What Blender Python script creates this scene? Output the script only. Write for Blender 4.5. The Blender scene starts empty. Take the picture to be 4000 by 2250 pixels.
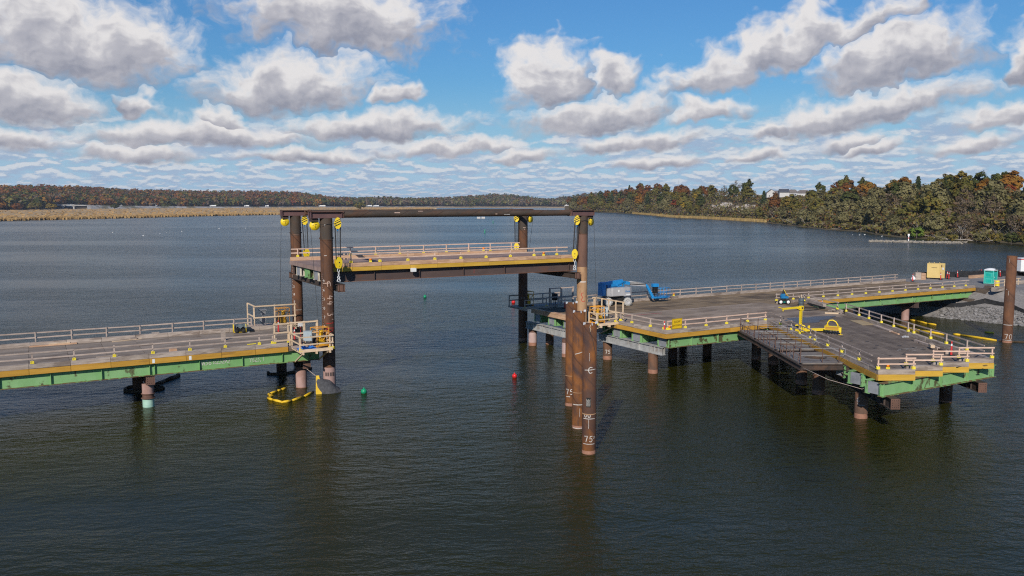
import bpy, bmesh, math, random
import numpy as np
from math import sin, cos, radians as R, pi, atan2, hypot, sqrt
from mathutils import Vector, Matrix, Euler

random.seed(7); RNG = np.random.default_rng(7)
scene = bpy.context.scene
COL = scene.collection

# ------------------------------------------------------------------ camera
cd = bpy.data.cameras.new('camera'); cam = bpy.data.objects.new('camera', cd); COL.objects.link(cam)
cam.location = (0, 0, 15.5)
cam.rotation_euler = (R(90 - 5.873), 0, R(-30))
cd.lens = 29.313; cd.sensor_width = 36; cd.clip_end = 30000; cd.clip_start = 0.5
scene.camera = cam

# ------------------------------------------------------------------ light
SUN_AZ, SUN_EL = 44.5, 30.0          # light travels towards +Y turned SUN_AZ towards +X
sl = bpy.data.lights.new('sun', 'SUN'); so = bpy.data.objects.new('sun', sl); COL.objects.link(so)
sl.energy = 4.3; sl.angle = R(0.53); sl.color = (1.0, 0.93, 0.83)
sd = Vector((sin(R(SUN_AZ)) * cos(R(SUN_EL)), cos(R(SUN_AZ)) * cos(R(SUN_EL)), -sin(R(SUN_EL))))
so.rotation_euler = sd.to_track_quat('-Z', 'Y').to_euler()
scene.view_settings.view_transform = 'Standard'; scene.view_settings.look = 'None'
scene.view_settings.exposure = 0.0; scene.view_settings.gamma = 1.0
scene.view_settings.use_curve_mapping = False

# ------------------------------------------------------------------ world: Nishita sky with cumulus clouds
SKY_STRENGTH = 0.09
world = bpy.data.worlds.new('World'); scene.world = world; world.use_nodes = True
wt = world.node_tree; wn = wt.nodes; wl = wt.links; wn.clear()

class NT:
    """tiny helper for wiring node trees"""
    def __init__(s, t): s.t = t
    def n(s, typ, **kw):
        o = s.t.nodes.new(typ)
        for k, v in kw.items(): setattr(o, k, v)
        return o
    def put(s, sock, v):
        if isinstance(v, bpy.types.NodeSocket): s.t.links.new(v, sock)
        elif v is not None: sock.default_value = v
    def m(s, op, a, b=None, c=None, clamp=False):
        o = s.n('ShaderNodeMath', operation=op, use_clamp=clamp)
        s.put(o.inputs[0], a)
        if b is not None: s.put(o.inputs[1], b)
        if c is not None: s.put(o.inputs[2], c)
        return o.outputs[0]
    def v(s, op, a, b=None, c=None):
        o = s.n('ShaderNodeVectorMath', operation=op)
        s.put(o.inputs[0], a)
        if b is not None: s.put(o.inputs[1], b)
        if c is not None: s.put(o.inputs[2], c)
        return o.outputs['Value'] if op in ('LENGTH', 'DOT_PRODUCT', 'DISTANCE') else o.outputs[0]
    def comb(s, x, y, z=0.0):
        o = s.n('ShaderNodeCombineXYZ')
        s.put(o.inputs[0], x); s.put(o.inputs[1], y); s.put(o.inputs[2], z); return o.outputs[0]
    def sep(s, a):
        o = s.n('ShaderNodeSeparateXYZ'); s.put(o.inputs[0], a); return o.outputs
    def noise(s, vec, scale, detail=4, rough=0.55, dims='3D', dist=0.0, color=False):
        o = s.n('ShaderNodeTexNoise', noise_dimensions=dims)
        s.put(o.inputs['Vector'], vec); s.put(o.inputs['Scale'], scale)
        s.put(o.inputs['Detail'], detail); s.put(o.inputs['Roughness'], rough); s.put(o.inputs['Distortion'], dist)
        return o.outputs['Color'] if color else o.outputs[0]
    def ss(s, x, a, b, lo=0.0, hi=1.0):
        o = s.n('ShaderNodeMapRange', interpolation_type='SMOOTHSTEP')
        s.put(o.inputs[0], x); s.put(o.inputs[1], a); s.put(o.inputs[2], b); s.put(o.inputs[3], lo); s.put(o.inputs[4], hi)
        return o.outputs[0]
    def mix(s, f, a, b):
        o = s.n('ShaderNodeMix', data_type='RGBA')
        s.put(o.inputs[0], f); s.put(o.inputs[6], a); s.put(o.inputs[7], b); return o.outputs[2]
    def mixf(s, f, a, b):
        o = s.n('ShaderNodeMix', data_type='FLOAT')
        s.put(o.inputs[0], f); s.put(o.inputs[2], a); s.put(o.inputs[3], b); return o.outputs[0]

def c4(c): return (c[0], c[1], c[2], 1.0)

W = NT(wt)
sky = W.n('ShaderNodeTexSky', sky_type='NISHITA', sun_disc=False)
sky.sun_elevation = R(SUN_EL)
sky.sun_rotation = atan2(-sd.x, -sd.y)          # measured from +Y, clockwise
sky.altitude = 90; sky.air_density = 1.5; sky.dust_density = 0.0; sky.ozone_density = 8.0
D = W.v('NORMALIZE', W.n('ShaderNodeTexCoord').outputs['Generated'])
dx, dy, dz = W.sep(D)
DEG = 180 / pi
el = W.m('MULTIPLY', W.m('ARCSINE', dz), DEG)
az = W.m('MULTIPLY', W.m('ARCTAN2', dx, dy), DEG)   # from +Y towards +X
# cumulus seen over the river: (azimuth, elevation, half width, half height, tilt) in degrees
CLOUDS = [
 (3.0, 10.05, 6.3, 2.75, -4), (0.2, 6.15, 3.8, 1.55, 0), (18.8, 12.3, 6.2, 2.9, -3), 
 (15.3, 7.75, 5.6, 1.65, 5), (22.3, 7.15, 1.3, 0.7, 12), (6.1, 6.2, 1.2, 0.6, -25), (11.2, 5.15, 1.6, 0.85, 4),
 (9.6, 4.25, 7.4, 0.85, 1), (20.7, 5.2, 6.2, 0.95, 2), (25.8, 3.72, 5.0, 0.52, 2), (32.4, 8.75, 3.2, 2.15, 22),
 (36.6, 8.3, 2.1, 1.25, 10), (48.5, 10.0, 9.4, 1.35, 19), (54.4, 9.1, 4.6, 1.75, 12), (35.8, 5.95, 4.8, 1.2, 4),
 (42.9, 5.85, 2.3, 0.7, 12), (53.0, 5.95, 6.6, 1.12, 11), (46.9, 4.65, 1.9, 0.6, 16), (61.3, 8.6, 1.4, 1.4, 0),
 (60.3, 5.2, 2.2, 0.72, 8), (38.4, 4.0, 4.2, 0.6, 3), (39.8, 2.65, 2.7, 0.42, 4), (30.8, 3.2, 1.9, 0.55, 4),
 (51.7, 3.7, 1.7, 0.52, 8), (53.1, 3.3, 1.6, 0.4, 8), (46.3, 2.9, 1.7, 0.42, 6), (58.4, 3.5, 2.4, 0.52, 5),
 (6.0, 3.0, 3.2, 0.55, 0), (-1.0, 3.6, 3.2, 0.7, 0), (16.5, 3.1, 4.4, 0.4, 2)]
P0 = W.comb(az, el, 0.0)
# billowing outline: warp the sky coordinates, less towards the horizon
amp = W.m('MULTIPLY', W.m('POWER', W.m('MAXIMUM', el, 0.5), 0.8), 0.30)
w1 = W.v('SUBTRACT', W.noise(P0, 0.34, 3, 0.5, color=True), (0.5, 0.5, 0.5))
w2 = W.v('SUBTRACT', W.noise(P0, 1.0, 2, 0.5, color=True), (0.5, 0.5, 0.5))
warp = W.v('ADD', W.v('MULTIPLY', w1, (4.2, 2.6, 0)), W.v('MULTIPLY', w2, (0.85, 0.70, 0)))
wscale = W.n('ShaderNodeVectorMath', operation='SCALE'); W.put(wscale.inputs[0], warp); W.put(wscale.inputs['Scale'], amp)
PW = W.v('ADD', P0, wscale.outputs[0])
best = None
for (a, e, hw, hh, tilt) in CLOUDS:
    mp = W.n('ShaderNodeMapping', vector_type='TEXTURE')
    W.put(mp.inputs['Vector'], PW)
    mp.inputs['Location'].default_value = (a, e - 0.34 * hh, 0); mp.inputs['Rotation'].default_value = (0, 0, R(tilt))
    mp.inputs['Scale'].default_value = (hw * 1.16, hh * 1.46, 1)
    flat = W.v('MAXIMUM', mp.outputs[0], W.v('MULTIPLY', mp.outputs[0], (1.0, -1.9, 0.0)))
    d = W.v('LENGTH', flat)
    y = W.sep(mp.outputs[0])[1]
    if best is None: best, bly = d, y
    else:
        k = W.ss(W.m('SUBTRACT', best, d), -0.06, 0.06)
        bly = W.mixf(k, bly, y); best = W.m('SMOOTH_MIN', best, d, 0.10)
# rows of small cumulus far away: cells shrink towards the horizon
def far_band(sx, sy, off, up):
    return W.noise(W.comb(W.m('MULTIPLY', az, sx), W.m('ADD', W.m('MULTIPLY', el, sy), up), off), 1.0, 6, 0.56)
bands = [(0.34, 0.95, 1.7, 0.42), (0.66, 2.1, 5.1, 0.42), (1.25, 4.8, 9.3, 0.42)]
u1, u2 = W.ss(el, 3.6, 2.3), W.ss(el, 1.7, 0.8)
def far_field(k_):
    q = [far_band(sx, sy, o, k_ * u) for sx, sy, o, u in bands]
    return W.mixf(u2, W.mixf(u1, q[0], q[1]), q[2])
f1 = far_field(0); f1b = far_field(1)
near_h = W.ss(el, 6.4, 4.0)                                   # 1 near the horizon
# wide field of cumulus over the rest of the sky, on a plane above
zc = W.m('ADD', W.m('MAXIMUM', dz, 0.0), 0.05)
px_, py_ = W.m('DIVIDE', dx, zc), W.m('DIVIDE', dy, zc)
f2 = W.noise(W.comb(px_, py_, 0.0), 0.85, 5, 0.5)
f2b = W.noise(W.comb(W.m('MULTIPLY', px_, 1.06), W.m('MULTIPLY', py_, 1.06), 0.0), 0.85, 5, 0.5)
inview = W.m('MULTIPLY', W.ss(az, -10, -4), W.ss(az, 70, 64))
aloft = W.m('MULTIPLY', W.m('SUBTRACT', 1.0, W.m('MULTIPLY', inview, W.ss(el, 19.0, 16.0))), W.ss(el, 3.0, 6))
a_far = W.m('MULTIPLY', W.ss(f1, W.mixf(W.ss(el, 5.0, 1.8), 0.445, 0.39), W.mixf(W.ss(el, 5.0, 1.8), 0.565, 0.53)), near_h)
lit_far = W.ss(W.m('SUBTRACT', f1, f1b), -0.07, 0.11)
a_up = W.m('MULTIPLY', W.ss(f2, 0.61, 0.72), aloft)
lit_up = W.ss(W.m('SUBTRACT', f2, f2b), -0.06, 0.10)
# named clouds: soft ragged edge, bright crowns, grey bases
wse = W.n('ShaderNodeVectorMath', operation='SCALE'); W.put(wse.inputs[0], wscale.outputs[0]); wse.inputs['Scale'].default_value = 0.45
edge = W.noise(W.v('MULTIPLY', W.v('ADD', P0, wse.outputs[0]), (1, 1.4, 1)), 0.95, 5, 0.56)
dens = W.m('SUBTRACT', W.m('ADD', 1.0, W.m('MULTIPLY', W.m('SUBTRACT', edge, 0.5), 0.85)), best)
a_named = W.ss(dens, -0.22, 0.46)
wsh = W.n('ShaderNodeVectorMath', operation='SCALE'); W.put(wsh.inputs[0], wscale.outputs[0]); wsh.inputs['Scale'].default_value = 0.35
PS = W.v('MULTIPLY', W.v('ADD', P0, wsh.outputs[0]), (1, 1.45, 1))
bil = W.noise(PS, 0.42, 3, 0.45)
bil2 = W.noise(W.v('ADD', PS, (-0.45, 0.75, 0)), 0.42, 3, 0.45)
fine = W.m('SUBTRACT', W.noise(PS, 1.3, 4, 0.55), W.noise(W.v('ADD', PS, (-0.16, 0.26, 0)), 1.3, 4, 0.55))
emb = W.m('ADD', W.m('MULTIPLY', W.m('SUBTRACT', bil, bil2), 0.95), W.m('MULTIPLY', fine, 0.42))
hgt = W.m('ADD', W.ss(bly, -0.62, 0.70), emb)
thin = W.ss(dens, 0.7, 0.0)
lit_named = W.m('ADD', W.m('MULTIPLY', hgt, 0.98), W.m('MULTIPLY', thin, 0.20), clamp=True)
k = 1.0 / SKY_STRENGTH
def ramp3(f, a, b, c): return W.mix(W.ss(f, 0.45, 1.0), W.mix(W.ss(f, 0.0, 0.55), a, b), c)
kc = lambda r, g, b: (r * k, g * k, b * k, 1)
cl_named = ramp3(lit_named, kc(0.29, 0.30, 0.365), kc(0.475, 0.47, 0.515), kc(0.80, 0.775, 0.77))
cl_far = ramp3(lit_far, kc(0.36, 0.44, 0.60), kc(0.50, 0.545, 0.65), kc(0.76, 0.745, 0.76))
cl_up = ramp3(lit_up, kc(0.26, 0.28, 0.36), kc(0.46, 0.47, 0.54), kc(0.78, 0.77, 0.77))
horizon = W.ss(el, 8.5, 0.0)
tint = W.mix(1.0, sky.outputs[0], (0.49, 0.76, 1.0, 1)); tint.node.blend_type = 'MULTIPLY'
skyc = W.mix(W.m('MULTIPLY', horizon, 0.85), tint, kc(0.38, 0.565, 0.78))
c0 = W.mix(W.m('MULTIPLY', a_up, 0.9), skyc, cl_up)
c1 = W.mix(W.m('MULTIPLY', a_far, W.mixf(horizon, 0.92, 0.62)), c0, cl_far)
c2 = W.mix(W.m('MULTIPLY', a_named, 0.97), c1, cl_named)
bg = W.n('ShaderNodeBackground'); W.put(bg.inputs[0], c2); bg.inputs[1].default_value = SKY_STRENGTH
wo = W.n('ShaderNodeOutputWorld'); wl.new(bg.outputs[0], wo.inputs[0])
world.cycles.sampling_method = 'MANUAL'; world.cycles.sample_map_resolution = 512
scene.cycles.use_denoising = False; scene.cycles.filter_width = 1.15; scene.cycles.sample_clamp_indirect = 4.0
scene.cycles.max_bounces = 6; scene.cycles.diffuse_bounces = 2; scene.cycles.glossy_bounces = 3
scene.cycles.transmission_bounces = 2; scene.cycles.volume_bounces = 0; scene.cycles.caustics_reflective = False

# ------------------------------------------------------------------ object helpers
ORG = {}
def tag(o, label=None, cat=None, group=None, kind=None):
    if label: o['label'] = label
    if cat: o['category'] = cat
    if group: o['group'] = group
    if kind: o['kind'] = kind
    return o
def thing(name, label, cat, loc=(0, 0, 0), rz=0.0, group=None):
    o = bpy.data.objects.new(name, None); COL.objects.link(o)
    o.location = loc; o.rotation_euler = (0, 0, rz); o.empty_display_size = 0.2
    tag(o, label, cat, group); ORG[o.name] = Vector(loc) if rz == 0 else None
    return o
def clone(o, parent=None, name=None):
    c = o.copy(); COL.objects.link(c)
    if parent is not None: c.parent = parent
    ORG[c.name] = None
    for ch in o.children: clone(ch, c)
    return c

class MB:
    """collects boxes, prisms, tubes; build() links them as ONE mesh object"""
    def __init__(s): s.v = []; s.f = []; s.sm = []; s.mi = []; s.cur = 0
    def add(s, vs, fs, smooth=False):
        b = len(s.v); s.v.extend([tuple(p) for p in vs])
        for f in fs: s.f.append(tuple(i + b for i in f)); s.sm.append(smooth); s.mi.append(s.cur)
        return s
    def box(s, x0, x1, y0, y1, z0, z1):
        return s.prism([(x0, y0), (x1, y0), (x1, y1), (x0, y1)], z0, z1)
    def cbox(s, c, d, rz=0.0, mat=None):
        hx, hy, hz = d[0] / 2, d[1] / 2, d[2] / 2
        M = mat if mat is not None else Matrix.Rotation(rz, 3, 'Z'); c = Vector(c)
        vs = [c + M @ Vector((x, y, z)) for z in (-hz, hz) for x, y in ((-hx, -hy), (hx, -hy), (hx, hy), (-hx, hy))]
        return s.add(vs, [(3, 2, 1, 0), (4, 5, 6, 7), (0, 1, 5, 4), (1, 2, 6, 5), (2, 3, 7, 6), (3, 0, 4, 7)])
    def prism(s, poly, z0, z1):
        ar = sum(poly[i][0] * poly[(i + 1) % len(poly)][1] - poly[(i + 1) % len(poly)][0] * poly[i][1] for i in range(len(poly)))
        if ar < 0: poly = poly[::-1]
        n = len(poly)
        vs = [(p[0], p[1], z0) for p in poly] + [(p[0], p[1], z1) for p in poly]
        fs = [tuple(range(n - 1, -1, -1)), tuple(range(n, 2 * n))] + [(i, (i + 1) % n, n + (i + 1) % n, n + i) for i in range(n)]
        return s.add(vs, fs)
    def beam(s, a, b, w, h, up=(0, 0, 1)):
        """rectangular bar from a to b; w sideways, h along up"""
        a = Vector(a); b = Vector(b); d = (b - a); L = d.length; d.normalize(); u = Vector(up)
        if abs(d.dot(u)) > 0.98: u = Vector((0, 1, 0))
        sd_ = d.cross(u).normalized(); u = sd_.cross(d).normalized()
        vs = []
        for p in (a, b):
            for i, j in ((-1, -1), (1, -1), (1, 1), (-1, 1)): vs.append(p + sd_ * (i * w / 2) + u * (j * h / 2))
        return s.add(vs, [(3, 2, 1, 0), (4, 5, 6, 7), (0, 1, 5, 4), (1, 2, 6, 5), (2, 3, 7, 6), (3, 0, 4, 7)][:] )
    def tube(s, pts, r, n=8, cap=True):
        pts = [Vector(p) for p in pts]; m = len(pts); rs = r if isinstance(r, (list, tuple)) else [r] * m
        vs = []; ref = None
        for i, p in enumerate(pts):
            t = (pts[min(i + 1, m - 1)] - pts[max(i - 1, 0)]).normalized()
            if ref is None: ref = Vector((0, 0, 1)) if abs(t.z) < 0.9 else Vector((1, 0, 0))
            a = t.cross(ref).normalized(); b = a.cross(t).normalized(); ref = b
            for k in range(n):
                q = 2 * pi * k / n; vs.append(p + a * (rs[i] * cos(q)) + b * (rs[i] * sin(q)))
        fs = [(i * n + k, i * n + (k + 1) % n, (i + 1) * n + (k + 1) % n, (i + 1) * n + k) for i in range(m - 1) for k in range(n)]
        s.add(vs, fs, True)
        if cap:
            b = len(s.v) - len(vs)
            s.f.append(tuple(b + k for k in range(n - 1, -1, -1))); s.sm.append(False); s.mi.append(s.cur)
            s.f.append(tuple(b + (m - 1) * n + k for k in range(n))); s.sm.append(False); s.mi.append(s.cur)
        return s
    def lathe(s, prof, n=24, c=(0, 0, 0), axis='Z'):
        vs = []
        for (r, z) in prof:
            for k in range(n):
                q = 2 * pi * k / n; x, y = r * cos(q), r * sin(q)
                vs.append((c[0] + x, c[1] + y, c[2] + z) if axis == 'Z' else ((c[0] + x, c[1] + z, c[2] + y) if axis == 'Y' else (c[0] + z, c[1] + x, c[2] + y)))
        fs = [(i * n + k, i * n + (k + 1) % n, (i + 1) * n + (k + 1) % n, (i + 1) * n + k) for i in range(len(prof) - 1) for k in range(n)]
        if axis == 'Y': fs = [f[::-1] for f in fs]
        return s.add(vs, fs, True)
    def quad(s, a, b, c, d): return s.add([a, b, c, d], [(0, 1, 2, 3)])
    def ibeam(s, a, b, h, bf, tf=0.04, tw=0.03):
        """rolled beam from a to b (centre line at mid depth)"""
        a = Vector(a); b = Vector(b); z = Vector((0, 0, 1))
        s.beam(a + z * (h / 2 - tf / 2), b + z * (h / 2 - tf / 2), bf, tf)
        s.beam(a - z * (h / 2 - tf / 2), b - z * (h / 2 - tf / 2), bf, tf)
        return s.beam(a, b, tw, h - 2 * tf - 0.002)
    def build(s, name, mat, parent=None, local=False, **kw):
        me = bpy.data.meshes.new(name)
        off = Vector((0, 0, 0))
        if parent is not None and not local:
            off = ORG.get(parent.name) or Vector((0, 0, 0))
        vs = s.v if off.length == 0 else [(p[0] - off.x, p[1] - off.y, p[2] - off.z) for p in s.v]
        me.from_pydata(vs, [], s.f)
        me.polygons.foreach_set('use_smooth', s.sm)
        mats = mat if isinstance(mat, (list, tuple)) else [mat]
        for m_ in mats: me.materials.append(m_)
        if len(mats) > 1: me.polygons.foreach_set('material_index', s.mi)
        me.update()
        o = bpy.data.objects.new(name, me); COL.objects.link(o)
        if parent is not None: o.parent = parent
        ORG[o.name] = off
        if kw: tag(o, **kw)
        return o
def inst(src, parent, loc, rz=0.0, name=None):
    """linked copy of a mesh part under another parent (loc is in the parent's space)"""
    c = src.copy(); COL.objects.link(c); c.parent = parent; c.location = loc; c.rotation_euler = (0, 0, rz)
    ORG[c.name] = None
    return c
def numpy_mesh(name, verts, quads, mats, mat_idx=None, smooth=False, parent=None, tri=False):
    me = bpy.data.meshes.new(name); n = 3 if tri else 4
    nv, nf = len(verts), len(quads)
    me.vertices.add(nv); me.vertices.foreach_set('co', np.asarray(verts, dtype=np.float32).ravel())
    me.loops.add(nf * n); me.loops.foreach_set('vertex_index', np.asarray(quads, dtype=np.int32).ravel())
    me.polygons.add(nf); me.polygons.foreach_set('loop_start', np.arange(0, nf * n, n, dtype=np.int32))
    if mat_idx is not None: me.polygons.foreach_set('material_index', np.asarray(mat_idx, dtype=np.int32))
    me.polygons.foreach_set('use_smooth', np.full(nf, smooth, dtype=bool))
    for m_ in (mats if isinstance(mats, (list, tuple)) else [mats]): me.materials.append(m_)
    me.update(calc_edges=True); me.validate()
    o = bpy.data.objects.new(name, me); COL.objects.link(o)
    if parent is not None: o.parent = parent
    return o

# ------------------------------------------------------------------ materials
MATS = {}
def material(name, c1, c2, scale=3.0, detail=5, rough=0.8, bump=0.0, bscale=None, stretch=(1, 1, 1), stain=None, stain_amt=0.6,
             sscale=1.0, sthr=(0.52, 0.62), metallic=0.0, spec=0.3, rnd=0.12, helix=None, island=0.0):
    m = bpy.data.materials.new(name); m.use_nodes = True; t = NT(m.node_tree); m.node_tree.nodes.clear()
    tc = t.n('ShaderNodeTexCoord').outputs['Object']
    oi = t.n('ShaderNodeObjectInfo')
    co = t.v('ADD', t.v('MULTIPLY', tc, stretch), t.v('MULTIPLY', oi.outputs['Random'], (37.0, 91.0, 53.0)))
    f = t.ss(t.noise(co, scale, detail, 0.62), 0.28, 0.72)
    col = t.mix(f, c4(c1), c4(c2))
    if helix:                      # spiral weld bands of rolled steel pipe
        hp, hc, ha = helix
        x, y, z = t.sep(tc)
        ang = t.m('ARCTAN2', y, x)
        ph = t.m('ADD', t.m('MULTIPLY', z, 2 * pi / hp), ang)
        wob = t.m('MULTIPLY', t.noise(co, 1.3, 3), 2.0)
        band = t.m('SINE', t.m('ADD', ph, wob))
        band2 = t.m('SINE', t.m('ADD', t.m('MULTIPLY', ph, 3.0), t.m('MULTIPLY', wob, 2.0)))
        h = t.m('ADD', t.ss(band, -0.4, 0.9), t.m('MULTIPLY', t.ss(band2, -0.2, 1.0), 0.5))
        col = t.mix(t.m('MULTIPLY', t.m('MULTIPLY', h, t.ss(t.noise(co, 1.1, 4), 0.3, 0.65)), ha), col, c4(hc))
        seam = t.m('MULTIPLY', t.ss(t.m('SINE', t.m('ADD', ph, t.m('MULTIPLY', wob, 0.0))), 0.985, 0.999), 0.55)
        col = t.mix(seam, col, c4([q * 0.35 for q in c1]))
        drip = t.noise(t.v('MULTIPLY', co, (2.2, 2.2, 0.16)), 2.2, 5, 0.7)          # rust runs down the pipe
        col = t.mix(t.m('MULTIPLY', t.ss(drip, 0.52, 0.70), 0.45), col, c4([q * 0.5 for q in c1]))
    if stain:
        s_ = t.ss(t.noise(t.v('ADD', co, (11.3, 4.7, 8.1)), sscale, 6, 0.65), sthr[0], sthr[1])
        col = t.mix(t.m('MULTIPLY', s_, stain_amt), col, c4(stain))
    val = t.m('ADD', 1.0 - rnd, t.m('MULTIPLY', oi.outputs['Random'], 2 * rnd))
    if island:
        g = t.n('ShaderNodeNewGeometry')
        val = t.m('MULTIPLY', val, t.m('ADD', 1.0 - island, t.m('MULTIPLY', g.outputs['Random Per Island'], 2 * island)))
    hs = t.n('ShaderNodeHueSaturation'); t.put(hs.inputs['Value'], val); t.put(hs.inputs['Color'], col)
    b = t.n('ShaderNodeBsdfPrincipled')
    t.put(b.inputs['Base Color'], hs.outputs[0]); b.inputs['Metallic'].default_value = metallic
    t.put(b.inputs['Roughness'], t.m('ADD', rough - 0.08, t.m('MULTIPLY', f, 0.14)))
    b.inputs['Specular IOR Level'].default_value = spec
    if bump:
        bp = t.n('ShaderNodeBump'); bp.inputs['Strength'].default_value = 1.0; bp.inputs['Distance'].default_value = bump
        t.put(bp.inputs['Height'], t.noise(co, bscale or scale * 3, 4, 0.6)); t.put(b.inputs['Normal'], bp.outputs[0])
    o = t.n('ShaderNodeOutputMaterial'); m.node_tree.links.new(b.outputs[0], o.inputs[0])
    MATS[name] = m; return m
M = material
timber_grey = M('timber_grey', (0.28, 0.225, 0.185), (0.46, 0.385, 0.325), 2.2, 6, 0.9, 0.01, 9, (0.5, 0.5, 3), (0.11, 0.075, 0.055), 0.55, 0.9, rnd=0.14)
timber_new = M('timber_new', (0.46, 0.27, 0.165), (0.62, 0.41, 0.26), 2.0, 6, 0.85, 0.008, 9, (0.6, 0.6, 3), (0.30, 0.17, 0.10), 0.5, 0.8, rnd=0.16)
lumber = M('lumber', (0.56, 0.41, 0.27), (0.70, 0.54, 0.37), 3.0, 5, 0.85, 0.004, 12, (1, 1, 2), rnd=0.1)
lumber_pink = M('lumber_pink', (0.56, 0.38, 0.285), (0.70, 0.50, 0.385), 2.0, 5, 0.85, 0.004, 12, (1, 1, 2), rnd=0.1)
lumber_old = M('lumber_old', (0.35, 0.27, 0.225), (0.50, 0.405, 0.34), 2.0, 5, 0.9, 0.004, 12, (1, 1, 2), rnd=0.12)
ochre = M('ochre_paint', (0.43, 0.225, 0.03), (0.53, 0.29, 0.045), 1.5, 6, 0.75, 0.006, 7, (0.5, 0.5, 4), (0.20, 0.10, 0.03), 0.5, 0.7, (0.58, 0.68), rnd=0.1)
ochre_bright = M('ochre_bright', (0.53, 0.31, 0.035), (0.62, 0.38, 0.06), 1.5, 6, 0.75, 0.006, 7, (0.5, 0.5, 4), (0.34, 0.18, 0.03), 0.5, 0.7, (0.58, 0.68), rnd=0.07)
deck_left = M('deck_left', (0.18, 0.145, 0.115), (0.295, 0.242, 0.198), 0.9, 7, 0.92, 0.01, 6, (0.3, 1.6, 1), (0.10, 0.062, 0.042), 0.7, 0.5, (0.55, 0.68), rnd=0.05, island=0.13)
deck_right = M('deck_right', (0.16, 0.113, 0.066), (0.295, 0.212, 0.130), 0.8, 7, 0.92, 0.012, 6, (0.25, 1.1, 1), (0.065, 0.045, 0.032), 0.7, 0.22, (0.46, 0.62), rnd=0.05, island=0.10)
deck_front = M('deck_front', (0.22, 0.168, 0.122), (0.34, 0.265, 0.205), 0.8, 7, 0.92, 0.012, 6, (0.3, 1.1, 1), (0.115, 0.082, 0.06), 0.7, 0.25, (0.5, 0.64), rnd=0.06, island=0.10)
deck_finger = M('deck_finger', (0.125, 0.095, 0.072), (0.21, 0.165, 0.13), 0.7, 7, 0.92, 0.012, 6, (1, 1, 1), (0.07, 0.05, 0.04), 0.6, 0.35, (0.5, 0.66), rnd=0.05, island=0.09)
deck_span = M('deck_span', (0.22, 0.15, 0.13), (0.32, 0.23, 0.20), 0.8, 6, 0.9, 0.01, 6, rnd=0.05, island=0.08)
green = M('green_paint', (0.17, 0.36, 0.125), (0.21, 0.415, 0.16), 0.9, 6, 0.55, 0.003, 10, (1, 1, 1), (0.07, 0.045, 0.02), 0.85, 1.3, (0.57, 0.66), spec=0.45, rnd=0.06)
green_worn = M('green_worn', (0.185, 0.37, 0.145), (0.235, 0.425, 0.185), 0.9, 6, 0.6, 0.003, 10, (1, 1, 0.8), (0.075, 0.05, 0.022), 0.9, 1.2, (0.545, 0.62), spec=0.4, rnd=0.06)
flange_worn = M('flange_worn', (0.175, 0.29, 0.10), (0.20, 0.34, 0.12), 0.9, 6, 0.7, 0.003, 10, (1, 1, 1), (0.155, 0.085, 0.042), 0.95, 2.2, (0.42, 0.50), rnd=0.05)
grey_plate = M('grey_plate', (0.22, 0.23, 0.25), (0.30, 0.31, 0.33), 2, 5, 0.7, spec=0.4)
cream_plate = M('cream_plate', (0.50, 0.46, 0.38), (0.62, 0.57, 0.48), 2, 5, 0.75, stain=(0.2, 0.12, 0.07), stain_amt=0.6)
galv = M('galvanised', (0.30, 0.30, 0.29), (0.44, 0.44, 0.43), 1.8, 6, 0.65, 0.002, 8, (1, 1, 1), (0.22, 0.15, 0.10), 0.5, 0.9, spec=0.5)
rust_fg = M('rust_orange', (0.115, 0.046, 0.018), (0.235, 0.088, 0.022), 1.6, 7, 0.85, 0.006, 9, (1, 1, 0.5), (0.06, 0.034, 0.027), 0.8, 0.6, (0.46, 0.60), helix=(2.9, (0.05, 0.030, 0.027), 0.65), rnd=0.06)
rust_tower = M('rust_tower', (0.068, 0.037, 0.025), (0.125, 0.059, 0.033), 1.5, 7, 0.8, 0.005, 9, (1, 1, 0.5), (0.155, 0.062, 0.028), 0.6, 0.5, (0.55, 0.68), helix=(3.4, (0.17, 0.070, 0.030), 0.5), rnd=0.06)
rust_upper = M('rust_upper', (0.050, 0.040, 0.032), (0.082, 0.060, 0.045), 1.5, 7, 0.8, 0.005, 9, (1, 1, 0.5), (0.13, 0.06, 0.03), 0.5, 0.6, (0.56, 0.7), helix=(3.4, (0.12, 0.055, 0.028), 0.35), rnd=0.06)
rust_red = M('rust_red', (0.125, 0.070, 0.052), (0.175, 0.095, 0.068), 1.5, 6, 0.85, 0.005, 9, (1, 1, 0.5), (0.09, 0.05, 0.035), 0.5, 0.6, rnd=0.05)
rust_tan = M('rust_tan', (0.34, 0.195, 0.105), (0.43, 0.27, 0.15), 1.3, 7, 0.85, 0.005, 9, (1, 1, 0.45), (0.21, 0.095, 0.045), 0.75, 0.6, (0.50, 0.64), rnd=0.05)
rust_pile = M('rust_pile', (0.10, 0.060, 0.042), (0.165, 0.098, 0.068), 1.4, 7, 0.85, 0.005, 9, (1, 1, 0.5), (0.22, 0.10, 0.05), 0.55, 0.6, (0.54, 0.68), helix=(3.1, (0.20, 0.095, 0.05), 0.45), rnd=0.08)
rust_far = M('rust_brown', (0.125, 0.058, 0.030), (0.185, 0.082, 0.040), 1.4, 7, 0.85, 0.005, 9, (1, 1, 0.5), (0.08, 0.042, 0.028), 0.6, 0.6, helix=(3.3, (0.08, 0.04, 0.027), 0.5), rnd=0.05)
pink_coat = M('pink_primer', (0.35, 0.22, 0.19), (0.43, 0.28, 0.245), 1.4, 5, 0.8, 0.003, 9, (1, 1, 0.5), (0.28, 0.15, 0.11), 0.5, 0.8, rnd=0.06)
pink_pale = M('pink_pale', (0.42, 0.295, 0.275), (0.50, 0.37, 0.34), 1.4, 5, 0.8, stain=(0.36, 0.25, 0.20), stain_amt=0.5, rnd=0.04)
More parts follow.
